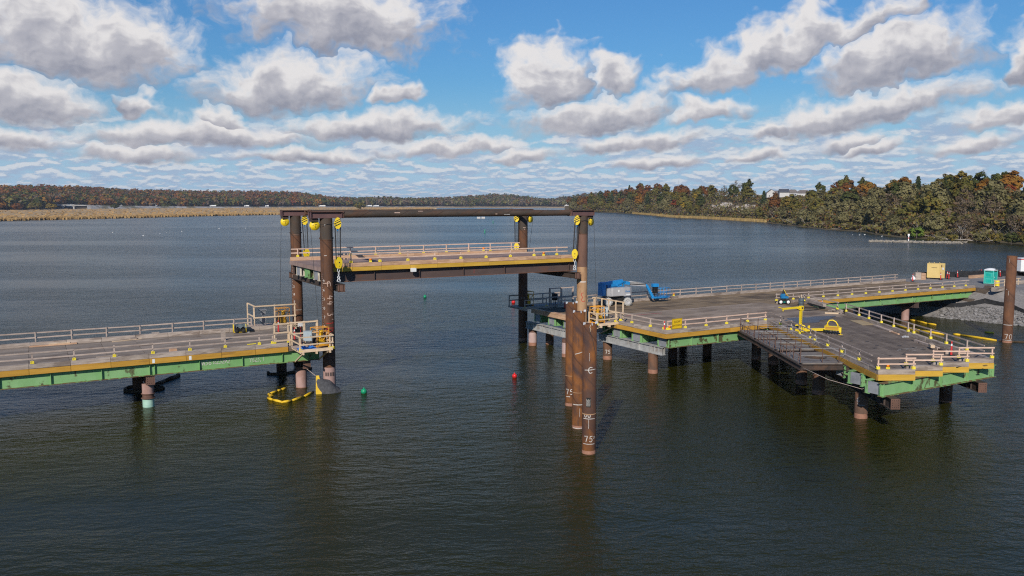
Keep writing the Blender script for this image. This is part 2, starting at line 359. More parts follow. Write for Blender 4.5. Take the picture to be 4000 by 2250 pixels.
seafoam = M('seafoam_paint', (0.30, 0.50, 0.40), (0.42, 0.62, 0.50), 2, 5, 0.7, stain=(0.62, 0.72, 0.66), stain_amt=0.5, rnd=0.04)
wet_rust = M('waterline_rust', (0.27, 0.13, 0.085), (0.37, 0.19, 0.125), 3, 6, 0.7, 0.004, 9, rnd=0.05)
beam_brown = M('beam_brown', (0.072, 0.050, 0.045), (0.105, 0.070, 0.060), 0.8, 6, 0.7, 0.003, 8, (0.4, 1, 1), (0.145, 0.065, 0.04), 0.6, 0.9, (0.56, 0.68), spec=0.4, rnd=0.05)
flange_rust = M('flange_rust', (0.15, 0.075, 0.048), (0.21, 0.105, 0.065), 2, 6, 0.8, rnd=0.05)
head_brown = M('head_brown', (0.115, 0.062, 0.060), (0.15, 0.082, 0.076), 1.2, 6, 0.65, 0.002, 8, spec=0.4, rnd=0.05)
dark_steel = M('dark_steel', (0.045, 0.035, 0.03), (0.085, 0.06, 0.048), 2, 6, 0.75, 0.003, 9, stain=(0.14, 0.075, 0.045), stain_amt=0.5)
plate_grey = M('template_plate', (0.165, 0.145, 0.128), (0.235, 0.205, 0.18), 1.5, 6, 0.75, 0.003, 9, stain=(0.10, 0.065, 0.045), stain_amt=0.6)
rail_rust = M('rail_rust', (0.11, 0.065, 0.05), (0.17, 0.10, 0.075), 3, 5, 0.8)
pipe_grey = M('pipe_grey', (0.27, 0.27, 0.27), (0.38, 0.38, 0.38), 4, 4, 0.5, spec=0.5)
yellow = M('safety_yellow', (0.78, 0.55, 0.012), (0.85, 0.62, 0.02), 3, 4, 0.5, spec=0.5, rnd=0.06)
yellow_pale = M('bracket_yellow', (0.80, 0.65, 0.045), (0.86, 0.72, 0.08), 4, 4, 0.6, rnd=0.07)
yellow_sign = M('sign_yellow', (0.80, 0.50, 0.01), (0.83, 0.53, 0.015), 1, 3, 0.5, rnd=0.0)
orange_frame = M('orange_frame', (0.70, 0.30, 0.03), (0.78, 0.37, 0.05), 3, 4, 0.55, rnd=0.05)
winch_yellow = M('winch_yellow', (0.72, 0.38, 0.01), (0.80, 0.46, 0.02), 3, 5, 0.5, stain=(0.25, 0.12, 0.02), stain_amt=0.6, rnd=0.05)
black = M('black_paint', (0.010, 0.010, 0.010), (0.022, 0.021, 0.020), 4, 4, 0.5)
rubber = M('rubber_black', (0.014, 0.014, 0.014), (0.03, 0.03, 0.03), 4, 4, 0.9)
cable = M('steel_cable', (0.035, 0.035, 0.038), (0.06, 0.06, 0.062), 5, 3, 0.6)
steel_bright = M('steel_bright', (0.55, 0.56, 0.58), (0.68, 0.69, 0.70), 4, 3, 0.4, spec=0.5)
cab_grey = M('cabinet_grey', (0.36, 0.42, 0.44), (0.42, 0.48, 0.50), 2, 4, 0.5)
lift_grey = M('lift_grey', (0.42, 0.41, 0.41), (0.48, 0.47, 0.47), 1, 4, 0.5, spec=0.5)
tyre_grey = M('tyre_grey', (0.32, 0.31, 0.29), (0.42, 0.41, 0.385), 4, 4, 0.85)
blue = M('lift_blue', (0.012, 0.215, 0.52), (0.018, 0.27, 0.62), 1.5, 4, 0.45, spec=0.5, rnd=0.04)
blue_dark = M('pump_blue', (0.01, 0.13, 0.30), (0.015, 0.18, 0.38), 2, 4, 0.5)
blue_tarp = M('blue_tarp', (0.02, 0.10, 0.38), (0.04, 0.22, 0.60), 6, 4, 0.6, 0.02, 5)
white = M('white_paint', (0.74, 0.74, 0.72), (0.80, 0.80, 0.78), 4, 4, 0.6, rnd=0.03)
chalk = M('marking_white', (0.40, 0.37, 0.33), (0.66, 0.63, 0.59), 14, 4, 0.85, rnd=0.03)
chalk_faint = M('marking_grey', (0.22, 0.20, 0.19), (0.34, 0.32, 0.31), 9, 4, 0.85, rnd=0.03)
chalk_tan = M('marking_peach', (0.50, 0.34, 0.26), (0.62, 0.45, 0.36), 9, 4, 0.85, rnd=0.03)
red_mark = M('marking_red', (0.40, 0.02, 0.02), (0.50, 0.035, 0.03), 9, 4, 0.8, rnd=0.03)
pink_mark = M('marking_pink', (0.60, 0.10, 0.12), (0.70, 0.17, 0.18), 5, 4, 0.85, rnd=0.03)
red = M('delineator_red', (0.55, 0.025, 0.025), (0.65, 0.045, 0.04), 4, 4, 0.6, rnd=0.06)
amber = M('amber_lens', (0.80, 0.20, 0.01), (0.85, 0.26, 0.02), 4, 3, 0.35, rnd=0.03)
teal = M('toilet_teal', (0.01, 0.38, 0.30), (0.02, 0.44, 0.35), 2, 4, 0.5, rnd=0.0)
teal_light = M('toilet_trim', (0.10, 0.52, 0.43), (0.13, 0.56, 0.47), 2, 4, 0.5, rnd=0.0)
box_yellow = M('container_yellow', (0.62, 0.45, 0.16), (0.68, 0.50, 0.20), 1, 4, 0.6, rnd=0.02)
gravel = M('gravel', (0.15, 0.139, 0.13), (0.25, 0.232, 0.218), 6, 8, 0.95, 0.05, 5, stain=(0.36, 0.33, 0.31), stain_amt=0.35, sscale=0.25)
stone_m = M('riprap_stone', (0.15, 0.142, 0.136), (0.29, 0.277, 0.265), 2.5, 6, 0.9, 0.03, 5, rnd=0.25)
silt = M('silt_fabric', (0.018, 0.018, 0.02), (0.035, 0.035, 0.037), 2, 4, 0.85, 0.03, 2)
curtain_m = M('curtain_fabric', (0.045, 0.045, 0.048), (0.085, 0.085, 0.09), 3, 5, 0.8, 0.06, 4)
boom_yellow = M('boom_yellow', (0.68, 0.42, 0.01), (0.78, 0.50, 0.03), 2, 5, 0.55, 0.02, 4, stain=(0.30, 0.17, 0.03), stain_amt=0.7, sscale=1.2)
boom_brown = M('boom_brown', (0.05, 0.033, 0.02), (0.10, 0.068, 0.04), 2, 5, 0.8, 0.02, 4)
buoy_red = M('buoy_red', (0.60, 0.02, 0.02), (0.68, 0.03, 0.03), 2, 3, 0.35, rnd=0)
buoy_green = M('buoy_green', (0.01, 0.24, 0.11), (0.015, 0.30, 0.14), 2, 3, 0.35, rnd=0)
plywood = M('plywood', (0.36, 0.27, 0.155), (0.44, 0.34, 0.20), 1.5, 5, 0.9)
wet_deck = M('wet_patch', (0.060, 0.052, 0.050), (0.085, 0.075, 0.072), 1.2, 5, 0.42, rnd=0, spec=0.5)
concrete = M('concrete', (0.42, 0.41, 0.39), (0.54, 0.53, 0.50), 0.2, 6, 0.9, rnd=0.04)
roof_dark = M('roof_dark', (0.05, 0.055, 0.07), (0.075, 0.08, 0.095), 1, 5, 0.9)
roof_brown = M('roof_brown', (0.14, 0.12, 0.11), (0.19, 0.165, 0.15), 1, 5, 0.9)
siding = M('siding_white', (0.50, 0.485, 0.465), (0.58, 0.565, 0.54), 1, 4, 0.8, rnd=0.06)
siding_grey = M('siding_grey', (0.34, 0.34, 0.35), (0.42, 0.42, 0.43), 1, 4, 0.8)
glass_dark = M('window_glass', (0.03, 0.035, 0.045), (0.05, 0.055, 0.065), 1, 3, 0.15, spec=0.5)
marsh_m = M('marsh_grass', (0.40, 0.265, 0.125), (0.50, 0.345, 0.175), 0.012, 8, 0.95, stretch=(1, 1, 1), stain=(0.20, 0.145, 0.07), stain_amt=0.55, sscale=0.006, sthr=(0.54, 0.64), rnd=0)
reed_m = M('reed', (0.30, 0.185, 0.075), (0.42, 0.275, 0.12), 0.05, 7, 0.95, rnd=0, island=0.10)
reed_green = M('reed_green', (0.22, 0.155, 0.06), (0.32, 0.225, 0.09), 0.05, 7, 0.95, rnd=0, island=0.2)
wood_grey = M('driftwood', (0.30, 0.26, 0.22), (0.44, 0.39, 0.34), 1, 5, 0.9, rnd=0.2)
bark = M('bark', (0.10, 0.085, 0.07), (0.18, 0.155, 0.135), 1, 5, 0.95, rnd=0.2)
bark_pale = M('bark_pale', (0.30, 0.275, 0.25), (0.40, 0.37, 0.34), 1, 5, 0.95, rnd=0.2)
ground_m = M('hill_ground', (0.075, 0.060, 0.030), (0.13, 0.098, 0.05), 0.08, 8, 0.95, stain=(0.16, 0.10, 0.045), stain_amt=0.6, sscale=0.03, rnd=0)
far_ground = M('far_ground', (0.05, 0.045, 0.026), (0.095, 0.065, 0.036), 0.02, 8, 0.95, rnd=0)
rock_m = M('rock_face', (0.30, 0.26, 0.22), (0.42, 0.37, 0.32), 0.15, 7, 0.95, 0.4, 0.3, rnd=0.05)
shore_m = M('shore_gravel', (0.23, 0.20, 0.16), (0.40, 0.355, 0.29), 0.6, 8, 0.95, 0.05, 2, rnd=0)
# ------------------------------------------------------------------ water
def water_material():
    m = bpy.data.materials.new('river_water'); m.use_nodes = True; t = NT(m.node_tree); m.node_tree.nodes.clear()
    p = t.n('ShaderNodeTexCoord').outputs['Object']
    rb = t.n('ShaderNodeVectorRotate', rotation_type='Z_AXIS'); t.put(rb.inputs['Vector'], p); rb.inputs['Angle'].default_value = R(30)
    big = t.noise(t.v('MULTIPLY', rb.outputs[0], (0.0045, 0.014, 1)), 1.0, 5, 0.6)            # gust patches
    rot = t.n('ShaderNodeVectorRotate', rotation_type='Z_AXIS'); t.put(rot.inputs['Vector'], p); rot.inputs['Angle'].default_value = R(24)
    wv = t.v('ADD', rot.outputs[0], t.v('MULTIPLY', t.v('SUBTRACT', t.noise(p, 0.12, 3, color=True), (.5, .5, .5)), (2.2, 2.2, 0)))
    n1 = t.noise(t.v('MULTIPLY', wv, (0.42, 1.0, 1)), 1.45, 4, 0.6)                # wind waves
    rot2 = t.n('ShaderNodeVectorRotate', rotation_type='Z_AXIS'); t.put(rot2.inputs['Vector'], p); rot2.inputs['Angle'].default_value = R(52)
    n2 = t.noise(t.v('MULTIPLY', rot2.outputs[0], (0.55, 1.0, 1)), 3.6, 3, 0.6)
    n3 = t.noise(p, 0.22, 2, 0.5)
    gust = t.ss(big, 0.38, 0.58, 0.25, 1.25)
    h = t.m('ADD', t.m('ADD', t.m('MULTIPLY', n1, 0.30), t.m('MULTIPLY', n2, 0.085)), t.m('MULTIPLY', n3, 0.30))
    bp = t.n('ShaderNodeBump'); t.put(bp.inputs['Height'], t.m('MULTIPLY', h, gust)); bp.inputs['Strength'].default_value = 1.0; bp.inputs['Distance'].default_value = 0.72
    b = t.n('ShaderNodeBsdfPrincipled')
    t.put(b.inputs['Base Color'], t.mix(t.noise(t.v('MULTIPLY', p, (0.02, 0.03, 1)), 1.0, 4), (0.0195, 0.0195, 0.0020, 1), (0.0245, 0.0245, 0.0035, 1)))
    b.inputs['Roughness'].default_value = 0.21; b.inputs['IOR'].default_value = 1.24; b.inputs['Specular Tint'].default_value = (1, 1, 1, 1)
    t.put(b.inputs['Normal'], bp.outputs[0])
    o = t.n('ShaderNodeOutputMaterial'); m.node_tree.links.new(b.outputs[0], o.inputs[0])
    return m
water_m = water_material()
w_ = MB(); w_.quad((-9000, -3000, 0), (14000, -3000, 0), (14000, 16000, 0), (-9000, 16000, 0))
w_.build('water', water_m, kind='structure')
g_ = MB(); g_.quad((-9500, -3500, -6), (14500, -3500, -6), (14500, 16500, -6), (-9500, 16500, -6))
g_.build('river_bed', ground_m, kind='structure')

# ------------------------------------------------------------------ writing in hand strokes (units: glyph height 1)
GL = {
 '0': [[(.5, 1), (.15, .8), (.1, .3), (.35, 0), (.65, .05), (.85, .4), (.8, .8), (.5, 1)]],
 '1': [[(.3, .8), (.5, 1), (.5, 0)]], '2': [[(.1, .8), (.35, 1), (.75, .9), (.75, .6), (.1, 0), (.85, .02)]],
 '3': [[(.1, .95), (.7, .95), (.4, .58), (.75, .4), (.6, .05), (.1, .05)]],
 '4': [[(.35, 1), (.05, .4), (.9, .42)], [(.65, .75), (.6, 0)]],
 '5': [[(.85, 1), (.3, .97), (.2, .55), (.65, .6), (.8, .3), (.55, 0), (.1, .08)]],
 '6': [[(.75, 1), (.3, .65), (.15, .2), (.5, 0), (.8, .25), (.5, .48), (.2, .3)]],
 '7': [[(.05, .95), (.85, 1), (.45, 0)]], '8': [[(.5, .55), (.2, .8), (.5, 1), (.8, .8), (.5, .55), (.15, .25), (.5, 0), (.85, .25), (.5, .55)]],
 '9': [[(.8, .6), (.4, .5), (.2, .75), (.5, 1), (.8, .85), (.75, .4), (.5, 0)]],
 'W': [[(0, 1), (.2, 0), (.5, .7), (.75, 0), (1, 1)]], 'x': [[(.1, .6), (.8, 0)], [(.8, .6), (.1, 0)]],
 'Y': [[(.05, 1), (.45, .5), (.9, 1)], [(.45, .5), (.3, 0)]], 'B': [[(.15, 0), (.15, 1), (.7, .85), (.2, .52), (.8, .3), (.15, 0)]],
 '.': [[(.3, .0), (.3, .1)]], ',': [[(.4, .15), (.2, -.2)]], ' ': [], "'": [[(.4, 1), (.3, .7)]], 'C': [[(.85, .85), (.4, 1), (.1, .5), (.4, 0), (.85, .15)]],
 'D': [[(.15, 0), (.15, 1), (.8, .7), (.75, .2), (.15, 0)]], 'L': [[(.2, 1), (.2, 0), (.8, 0)]], '-': [[(.1, .5), (.9, .5)]],
 'U': [[(.1, 1), (.15, .2), (.5, 0), (.85, .2), (.9, 1)]]}
def text_strokes(s, h, adv=0.85):
    out = []
    for i, ch in enumerate(s):
        for st in GL[ch]: out.append([((i * adv + x * 0.72) * h, y * h) for x, y in st])
    return out
def dens(st, step=0.06):
    o = []
    for a, b in zip(st[:-1], st[1:]):
        n = max(1, int(hypot(b[0] - a[0], b[1] - a[1]) / step))
        o += [(a[0] + (b[0] - a[0]) * i / n, a[1] + (b[1] - a[1]) * i / n) for i in range(n)]
    return o + [st[-1]]
def ribbon(mb, strokes, wd, fn):
    """strokes in (s,z); fn maps (s,z) to a point on the marked surface"""
    for st in strokes:
        st = dens(st); vs = []; n = len(st)
        for i, (x, y) in enumerate(st):
            a = st[max(i - 1, 0)]; b = st[min(i + 1, n - 1)]; tx, ty = b[0] - a[0], b[1] - a[1]; L = hypot(tx, ty) or 1
            nx, ny = -ty / L * wd / 2, tx / L * wd / 2
            vs += [fn(x + nx, y + ny), fn(x - nx, y - ny)]
        mb.add(vs, [(2 * i, 2 * i + 1, 2 * i + 3, 2 * i + 2) for i in range(n - 1)])
    return mb

# ------------------------------------------------------------------ steel pipe piles
def pile(name, label, u, v, ztop, D, mats, group=None, marks=(), rings=(), lugs=False, open_top=False, cat='pile'):
    """mats: list of (z0, z1, material, part name); marks: (strokes, width, material, s0, z0)"""
    r = D / 2
    t = thing(name, label, cat, (u, v, 0), group=group)
    for (z0, z1, m, pn) in mats:
        b = MB(); n = 40
        if open_top and z1 >= ztop - 1e-3:
            b.lathe([(r, z0), (r, z1), (r - 0.022, z1), (r - 0.022, z1 - 1.2)], n)
        else:
            b.lathe([(r, z0), (r, z1)], n)
            b.add([(r * cos(2 * pi * k / n), r * sin(2 * pi * k / n), z1) for k in range(n)], [tuple(range(n))])
        b.build(pn, m, t, local=True)
    for (z, w, m, pn) in rings:
        b = MB(); b.lathe([(r + 0.001, z - w / 2), (r + 0.012, z - w / 2 + 0.006), (r + 0.012, z + w / 2 - 0.006), (r + 0.001, z + w / 2)], 40); b.build(pn, m, t, local=True)
    ph = atan2(-v, -u)
    def fn(s_, z_): q = ph + s_ / r; return ((r + 0.006) * cos(q), (r + 0.006) * sin(q), z_)
    for (st, wd, m, s0, z0) in marks:
        b = MB(); ribbon(b, [[(x + s0, y + z0) for x, y in q] for q in st], wd, fn); b.build('paint_mark', m, t, local=True)
    if lugs:
        for q in (ph - 0.9, ph + 0.3, ph + 2.0):
            b = MB(); b.cbox((r * cos(q), r * sin(q), ztop + 0.04), (0.16, 0.03, 0.16), q); b.build('lifting_lug', steel_bright, t, local=True)
    return t
LINE = lambda w: [[(-w / 2, 0), (w / 2, 0)]]
VL = lambda h: [[(0, 0), (0, h)]]
CSYM = [[(-.19, .0), (.19, .01)], [(-.02, .15), (-.12, .05), (-.1, -.12), (.05, -.16), (.13, -.05)]]
CSYM2 = [[(-.36, .0), (.36, .06)], [(.13, .16), (.02, .2), (-.09, .12), (-.1, -.08), (-.02, -.18), (.13, -.14)]]
# three leaning-out foreground piles
FG = [('tallest-base rusty pile nearest the camera, painted 75 near the water with a loose wire', 29.42, 41.41, 8.10, [
          (text_strokes('75', .36), .042, chalk, -.30, .80), (LINE(.78), .035, chalk, 0, .66), (LINE(.78), .038, chalk, 0, 2.25),
          ([[(-.3, .18), (-.28, .05), (-.2, .02), (-.15, .15)], [(-.08, .18), (-.04, .03), (.06, .04), (.08, .18)]], .05, chalk, 0, 2.32), (VL(.62), .022, chalk, -.02, 1.62),
          (CSYM2, .045, chalk, .05, 5.28), (VL(.5), .016, chalk, .0, 5.85), ([[(.27, .0), (.43, .04)], [(.27, .09), (.43, .13)]], .025, chalk, 0, 1.0)], [(2.52, .07, rust_tan, 'weld_ring')]),
      ('middle one of the three rusty foreground piles, with a white band low down', 32.15, 46.54, 8.08, [
          (LINE(.86), .055, chalk, 0, 1.70), ([[(-.28, 0), (.22, .16)]], .045, chalk, .02, 5.2), (VL(.6), .02, chalk, .1, .85), (LINE(.8), .05, chalk, 0, .06)], [(2.52, .05, rust_tan, 'weld_ring')]),
      ('farthest and leftmost of the three rusty foreground piles, painted 75 at its left', 35.31, 52.15, 7.90, [
          (text_strokes('75', .40), .045, chalk, -.42, .92), (LINE(.36), .05, chalk, -.22, .74)], [(2.34, .04, rust_tan, 'weld_ring')])]
for i, (lab, u, v, zt, mk, rg) in enumerate(FG):
    t = pile('pipe_pile', lab, u, v, zt, 0.86, [(-6, .22, wet_rust, 'waterline_band'), (.22, zt, rust_fg, 'pipe')], 'free-standing rusty piles in front', mk, rg, True, True)
    if i == 0:
        ph = atan2(-v, -u); b = MB(); q = ph - .28
        P_ = lambda s, z, k=0: ((.435 + k) * cos(ph + s / .43), (.435 + k) * sin(ph + s / .43), z)
        
        for k in range(6): s0 = -.18 + .28 * k / 6; s1 = s0 + .28 / 6; b.quad(P_(s0, 2.98, .003), P_(s1, 2.98, .003), P_(s1, 3.58, .003), P_(s0, 3.58, .003))
        b.build('data_label', black, t, local=True)
        b = MB(); ribbon(b, [[(-.15 + .05 * k, 3.04), (-.15 + .05 * k, 3.5 - .06 * (k % 2))] for k in range(5)], .016, lambda s, z: P_(s, z, .007)); b.build('label_print', chalk, t, local=True)
        b = MB(); px_ = [P_(-.05, 8.08, .0), P_(.0, 7.7, .02), P_(.16, 7.2, .02), P_(.3, 6.6, .02), P_(.5, 5.9, .04)] + [P_(.56, z, .10) for z in (5, 4, 3, 2.2, 1.7)] + [P_(.60, 1.35, .12), P_(.66, 1.15, .14), P_(.74, 1.2, .16), P_(.70, 1.45, .14), P_(.57, 1.72, .11)]
        b.tube(px_, .014, 6); b.build('loose_wire', cable, t, local=True)
        for z, dz_ in ((8.0, 0),):
            b = MB(); b.tube([P_(.05, 8.1, .0), P_(.0, 7.95, .02), P_(.06, 7.8, .02), P_(.02, 7.65, .02)], .02, 6); b.build('tie_rope', lumber, t, local=True)
pile('pipe_pile', 'tall lone rusty pile at the right edge of the view, painted 70', 93.52, 51.86, 9.62, 1.04,
     [(-6, .2, wet_rust, 'waterline_band'), (.2, 9.62, rust_far, 'pipe')], None,
     [(text_strokes('70', .55), .05, chalk, -.30, .42), (LINE(.98), .05, chalk, 0, .30), (LINE(.98), .06, chalk, 0, 2.0), (VL(.5), .03, chalk, -.12, 5.3), (VL(.5), .025, chalk, -.2, 8.9), (LINE(.14), .06, chalk, -.36, 5.95)], (), False, True)
# support piles: (u, v, top, D, look, label, marks)
SUP = [
 (7.18, 67.9, 1.80, .84, 'sea', 'pile with seafoam green base under the near side of the left trestle', ()),
 (7.12, 74.4, 1.80, .84, 'dark', 'dark pile behind the seafoam pile under the left trestle', ()),
 (19.17, 68.68, 1.80, .92, 'pink', 'pink coated pile tied to the yellow boom by the near left tower', ()),
 (19.42, 76.04, 1.80, .92, 'dark', 'dark green pile in shade at the far corner of the left trestle', ()),
 (46.83, 76.61, 1.80, .90, 'pale', 'pale pink pile right beside the dark far right tower', ()),
 (48.93, 76.46, 1.80, .90, 'rust', 'shaded brown pile second from the far right tower', ()),
 (46.28, 69.2, 1.80, .92, 'pale', 'pale pink pile half hidden behind the three foreground piles', [(VL(.5), .02, chalk, -.1, .75), (LINE(.4), .03, chalk, .1, .8)]),
 (49.08, 66.04, 1.80, .92, 'rust', 'brown pile painted with a clear white 75 right of the foreground piles', [(text_strokes('75', .36), .06, chalk, -.26, .62)]),
 (48.64, 58.52, 1.80, .92, 'rust', 'brown pile below the deck corner that carries the yellow sign', ()),
 (54.70, 62.80, 1.80, .90, 'dark', 'left one of two shaded piles under the green front girder', ()),
 (59.00, 62.53, 1.80, .90, 'dark', 'right one of two shaded piles under the green front girder', ()),
 (61.74, 58.52, 1.80, .90, 'rust', 'brown pile at the inner end of the template, with a hanging rope loop', ()),
 (61.38, 56.0, 1.80, .90, 'rust', 'brown pile just right of the rope loop pile under the template', ()),
 (56.69, 48.53, 1.80, .92, 'rust', 'brown pile under the middle bay of the template', ()),
 (54.93, 45.27, 1.80, .96, 'rust', 'brown pile under the front bay of the template', ()),
 (51.39, 38.54, 1.80, .92, 'rust', 'nearest pile under the finger pier corner, with a faint white mark', [(text_strokes('6', .40), .05, chalk_faint, -.36, 1.2), ([[(-.3, .12), (-.1, 0), (.25, .02)]], .04, chalk_faint, 0, 1.0)]),
 (61.44, 38.51, 1.80, .92, 'darkrust', 'dark pile faintly painted 75 under the right of the finger pier', [(text_strokes('75', .42), .035, chalk_faint, -.30, .72)]),
 (66.9, 48.2, 1.80, .92, 'dark', 'shaded pile under the far side of the finger pier', ()),
 (99.72, 68.7, 1.80, .96, 'pink', 'pink brown pile under the approach span near the gravel bank', ()),
 (99.72, 75.8, 1.80, .96, 'dark', 'dark pile behind the pink one under the approach span', ()),
 (61.5, 69.0, 1.80, .90, 'dark', 'deep shaded pile under the middle of the right deck', ()),
 (74.0, 66.2, 1.80, .90, 'dark', 'shaded pile under the junction of right deck and approach', ()),
 (86.8, 68.7, 1.80, .96, 'dark', 'shaded pile under the approach span close to the junction', ()),
 (-5.0, 67.9, 1.80, .84, 'pink', 'pink coated pile under the left trestle beyond the picture edge', ()),
]
LOOK = {'sea': [(-6, .62, seafoam, 'painted_base'), (.62, 1.02, rust_red, 'steel_band'), (1.02, 1.8, pink_coat, 'pipe')], 'pink': [(-6, .06, wet_rust, 'waterline_band'), (.06, 1.5, pink_coat, 'pipe'), (1.5, 1.8, rust_red, 'steel_band')],
        'pale': [(-6, .35, wet_rust, 'waterline_band'), (.35, 1.45, pink_pale, 'pipe'), (1.45, 1.8, rust_red, 'steel_band')], 'rust': [(-6, .36, wet_rust, 'waterline_band'), (.36, 1.8, rust_pile, 'pipe')],
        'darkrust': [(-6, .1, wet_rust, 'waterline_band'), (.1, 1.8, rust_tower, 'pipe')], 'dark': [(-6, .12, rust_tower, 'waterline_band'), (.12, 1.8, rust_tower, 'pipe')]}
for (u, v, zt, D_, look, lab, mk) in SUP:
    t = pile('support_pile', lab, u, v, zt, D_, LOOK[look], 'pipe piles carrying the trestle decks', mk)
    if look == 'sea':
        for z in (.64, 1.0): b = MB(); b.lathe([(.42, z), (.50, z), (.50, z + .05), (.42, z + .05)], 32); b.build('clamp_ring', rust_red, t, local=True)
    if 'rope loop' in lab and 'hanging' in lab:
        ph = atan2(-v, -u); b = MB(); b.tube([(.47 * cos(ph + .1), .47 * sin(ph + .1), 1.7), (.48 * cos(ph + .1), .48 * sin(ph + .1), .5)], .02, 6)
        b.tube([(.5 * cos(ph - .1) + .18 * cos(q) * sin(-ph), .5 * sin(ph - .1) + .18 * cos(q) * cos(ph), .33 + .2 * sin(q)) for q in [2 * pi * k / 12 for k in range(13)]], .025, 6)
        b.build('rope_loop', lumber_old, t, local=True)

# ------------------------------------------------------------------ pile caps
def cap_beam(label, a, b_, mat, z0=1.80, z1=2.518, w=0.62, group='steel cap beams on the piles', ends=True, holes=False):
    t = thing('cap_beam', label, 'cap beam', (a[0], a[1], 0), group=group)
    a3 = Vector((a[0], a[1], (z0 + z1) / 2)); b3 = Vector((b_[0], b_[1], (z0 + z1) / 2)); d = (b3 - a3).normalized(); sdv = Vector((-d.y, d.x, 0))
    h = z1 - z0
    for s in (-1, 1):
        m = MB(); m.ibeam(a3 + sdv * (s * w / 4), b3 + sdv * (s * w / 4), h, w / 2 - .012, .035, .03); m.build('beam', mat, t)
    L = (b3 - a3).length; n = max(2, int(L / 1.6))
    for k in [0.04, 0.10, 0.14] + [i / n for i in range(1, n)] + [.86, .90, .96]:
        m = MB(); c = a3 + d * (L * k)
        for s in (-1, 1): m.beam(c + sdv * (s * (w / 4 + .08)) - Vector((0, 0, h / 2 - .04)), c + sdv * (s * (w / 4 + .08)) + Vector((0, 0, h / 2 - .04)), .12, .02, up=d)
        m.build('stiffener', mat, t)
    if holes:
        for e, dd in ((a3, -d), (b3, d)):
            m = MB(); m.beam(e + dd * .004, e + dd * .03, w, h); o = m.build('end_plate', rust_red, t)
            m = MB()
            for i in range(4):
                for j in range(4):
                    if i in (1, 2) and j in (1, 2): continue
                    c = e + dd * .031 + sdv * ((i - 1.5) * w / 4.6) + Vector((0, 0, (j - 1.5) * h / 4.6)); m.beam(c, c + dd * .004, .045, .045)
            m.build('bolt_hole', black, o)
    return t
cap_beam('rusty cap beam across the piles of the left trestle, bolted end plate facing out', (7.3, 67.15), (7.3, 77.0), rust_red, holes=True)
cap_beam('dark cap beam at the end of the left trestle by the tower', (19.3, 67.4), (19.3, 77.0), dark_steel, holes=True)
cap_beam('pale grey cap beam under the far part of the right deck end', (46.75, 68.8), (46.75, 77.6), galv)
cap_beam('pale grey cap beam under the near right deck corner with the sign', (48.8, 57.25), (48.8, 66.9), galv)
A_ = Vector((.495, .869)); N_ = Vector((.869, -.495))          # finger pier: along / across
def FP(s, n, o=(49.4, 35.85)): return (o[0] + A_.x * s + N_.x * n, o[1] + A_.y * s + N_.y * n)
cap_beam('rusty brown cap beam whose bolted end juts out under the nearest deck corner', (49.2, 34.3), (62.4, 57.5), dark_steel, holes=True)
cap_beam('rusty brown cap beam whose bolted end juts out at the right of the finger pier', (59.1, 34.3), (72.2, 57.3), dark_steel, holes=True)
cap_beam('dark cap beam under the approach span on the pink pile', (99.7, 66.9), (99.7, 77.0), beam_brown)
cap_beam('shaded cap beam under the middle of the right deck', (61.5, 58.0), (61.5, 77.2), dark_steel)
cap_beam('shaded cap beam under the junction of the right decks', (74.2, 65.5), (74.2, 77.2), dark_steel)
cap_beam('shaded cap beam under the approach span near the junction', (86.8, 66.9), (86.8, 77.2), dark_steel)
cap_beam('rusty cap beam of the left trestle beyond the picture edge', (-5.0, 67.15), (-5.0, 77.0), rust_red)

# ------------------------------------------------------------------ decks
GB, GT, DT, CT = 2.52, 3.46, 3.86, 4.20     # girder bottom / top, deck top, curb top
def girder(parent, a, b, zb=GB, zt=GT, mat=None, stiff=(), bf=.40, name='girder', smat=None, side=(-1, 1), flange=None):
    a3 = Vector((a[0], a[1], (zb + zt) / 2)); b3 = Vector((b[0], b[1], (zb + zt) / 2)); d = (b3 - a3).normalized(); sdv = Vector((-d.y, d.x, 0))
    h = zt - zb
    m = MB(); m.beam(a3, b3, .03, h - .09); g = m.build(name, mat, parent)
    for sgn in (-1, 1):
        m = MB(); zc_ = Vector((0, 0, sgn * (h / 2 - .022))); m.beam(a3 + zc_, b3 + zc_, bf, .042); m.build('flange', flange or mat, g)
    for s in stiff:
        m = MB(); c = a3 + d * s
        for q in side: m.beam(c + sdv * (q * (bf / 4 + .01)) - Vector((0, 0, h / 2 - .05)), c + sdv * (q * (bf / 4 + .01)) + Vector((0, 0, h / 2 - .05)), bf / 2 - .03, .025, up=d)
        m.build('stiffener', smat or mat, g)
    return g
def mat_boards(parent, polys, mat, z0=GT + .004, z1=DT, name='deck_mat'):
    m = MB()
    for p in polys: m.prism(p, z0, z1 + random.uniform(-.012, .004))
    return m.build(name, mat, parent)
def strip_mats(parent, x0, x1, y0, y1, mat, step=2.6, bw=.305, z0=GT + .004, z1=DT):
    """timber mats, each step long (along X), of boards that run along X"""
    x = x0; n = max(1, round((y1 - y0) / bw)); w = (y1 - y0) / n
    while x < x1 - .05:
        e = min(x + step, x1)
        mat_boards(parent, [[(x + .008 + random.uniform(0, .012), y0 + i * w + .006), (e - .008 - random.uniform(0, .012), y0 + i * w + .006), (e - .01, y0 + (i + 1) * w - .006), (x + .01, y0 + (i + 1) * w - .006)] for i in range(n)], mat, z0, z1); x = e
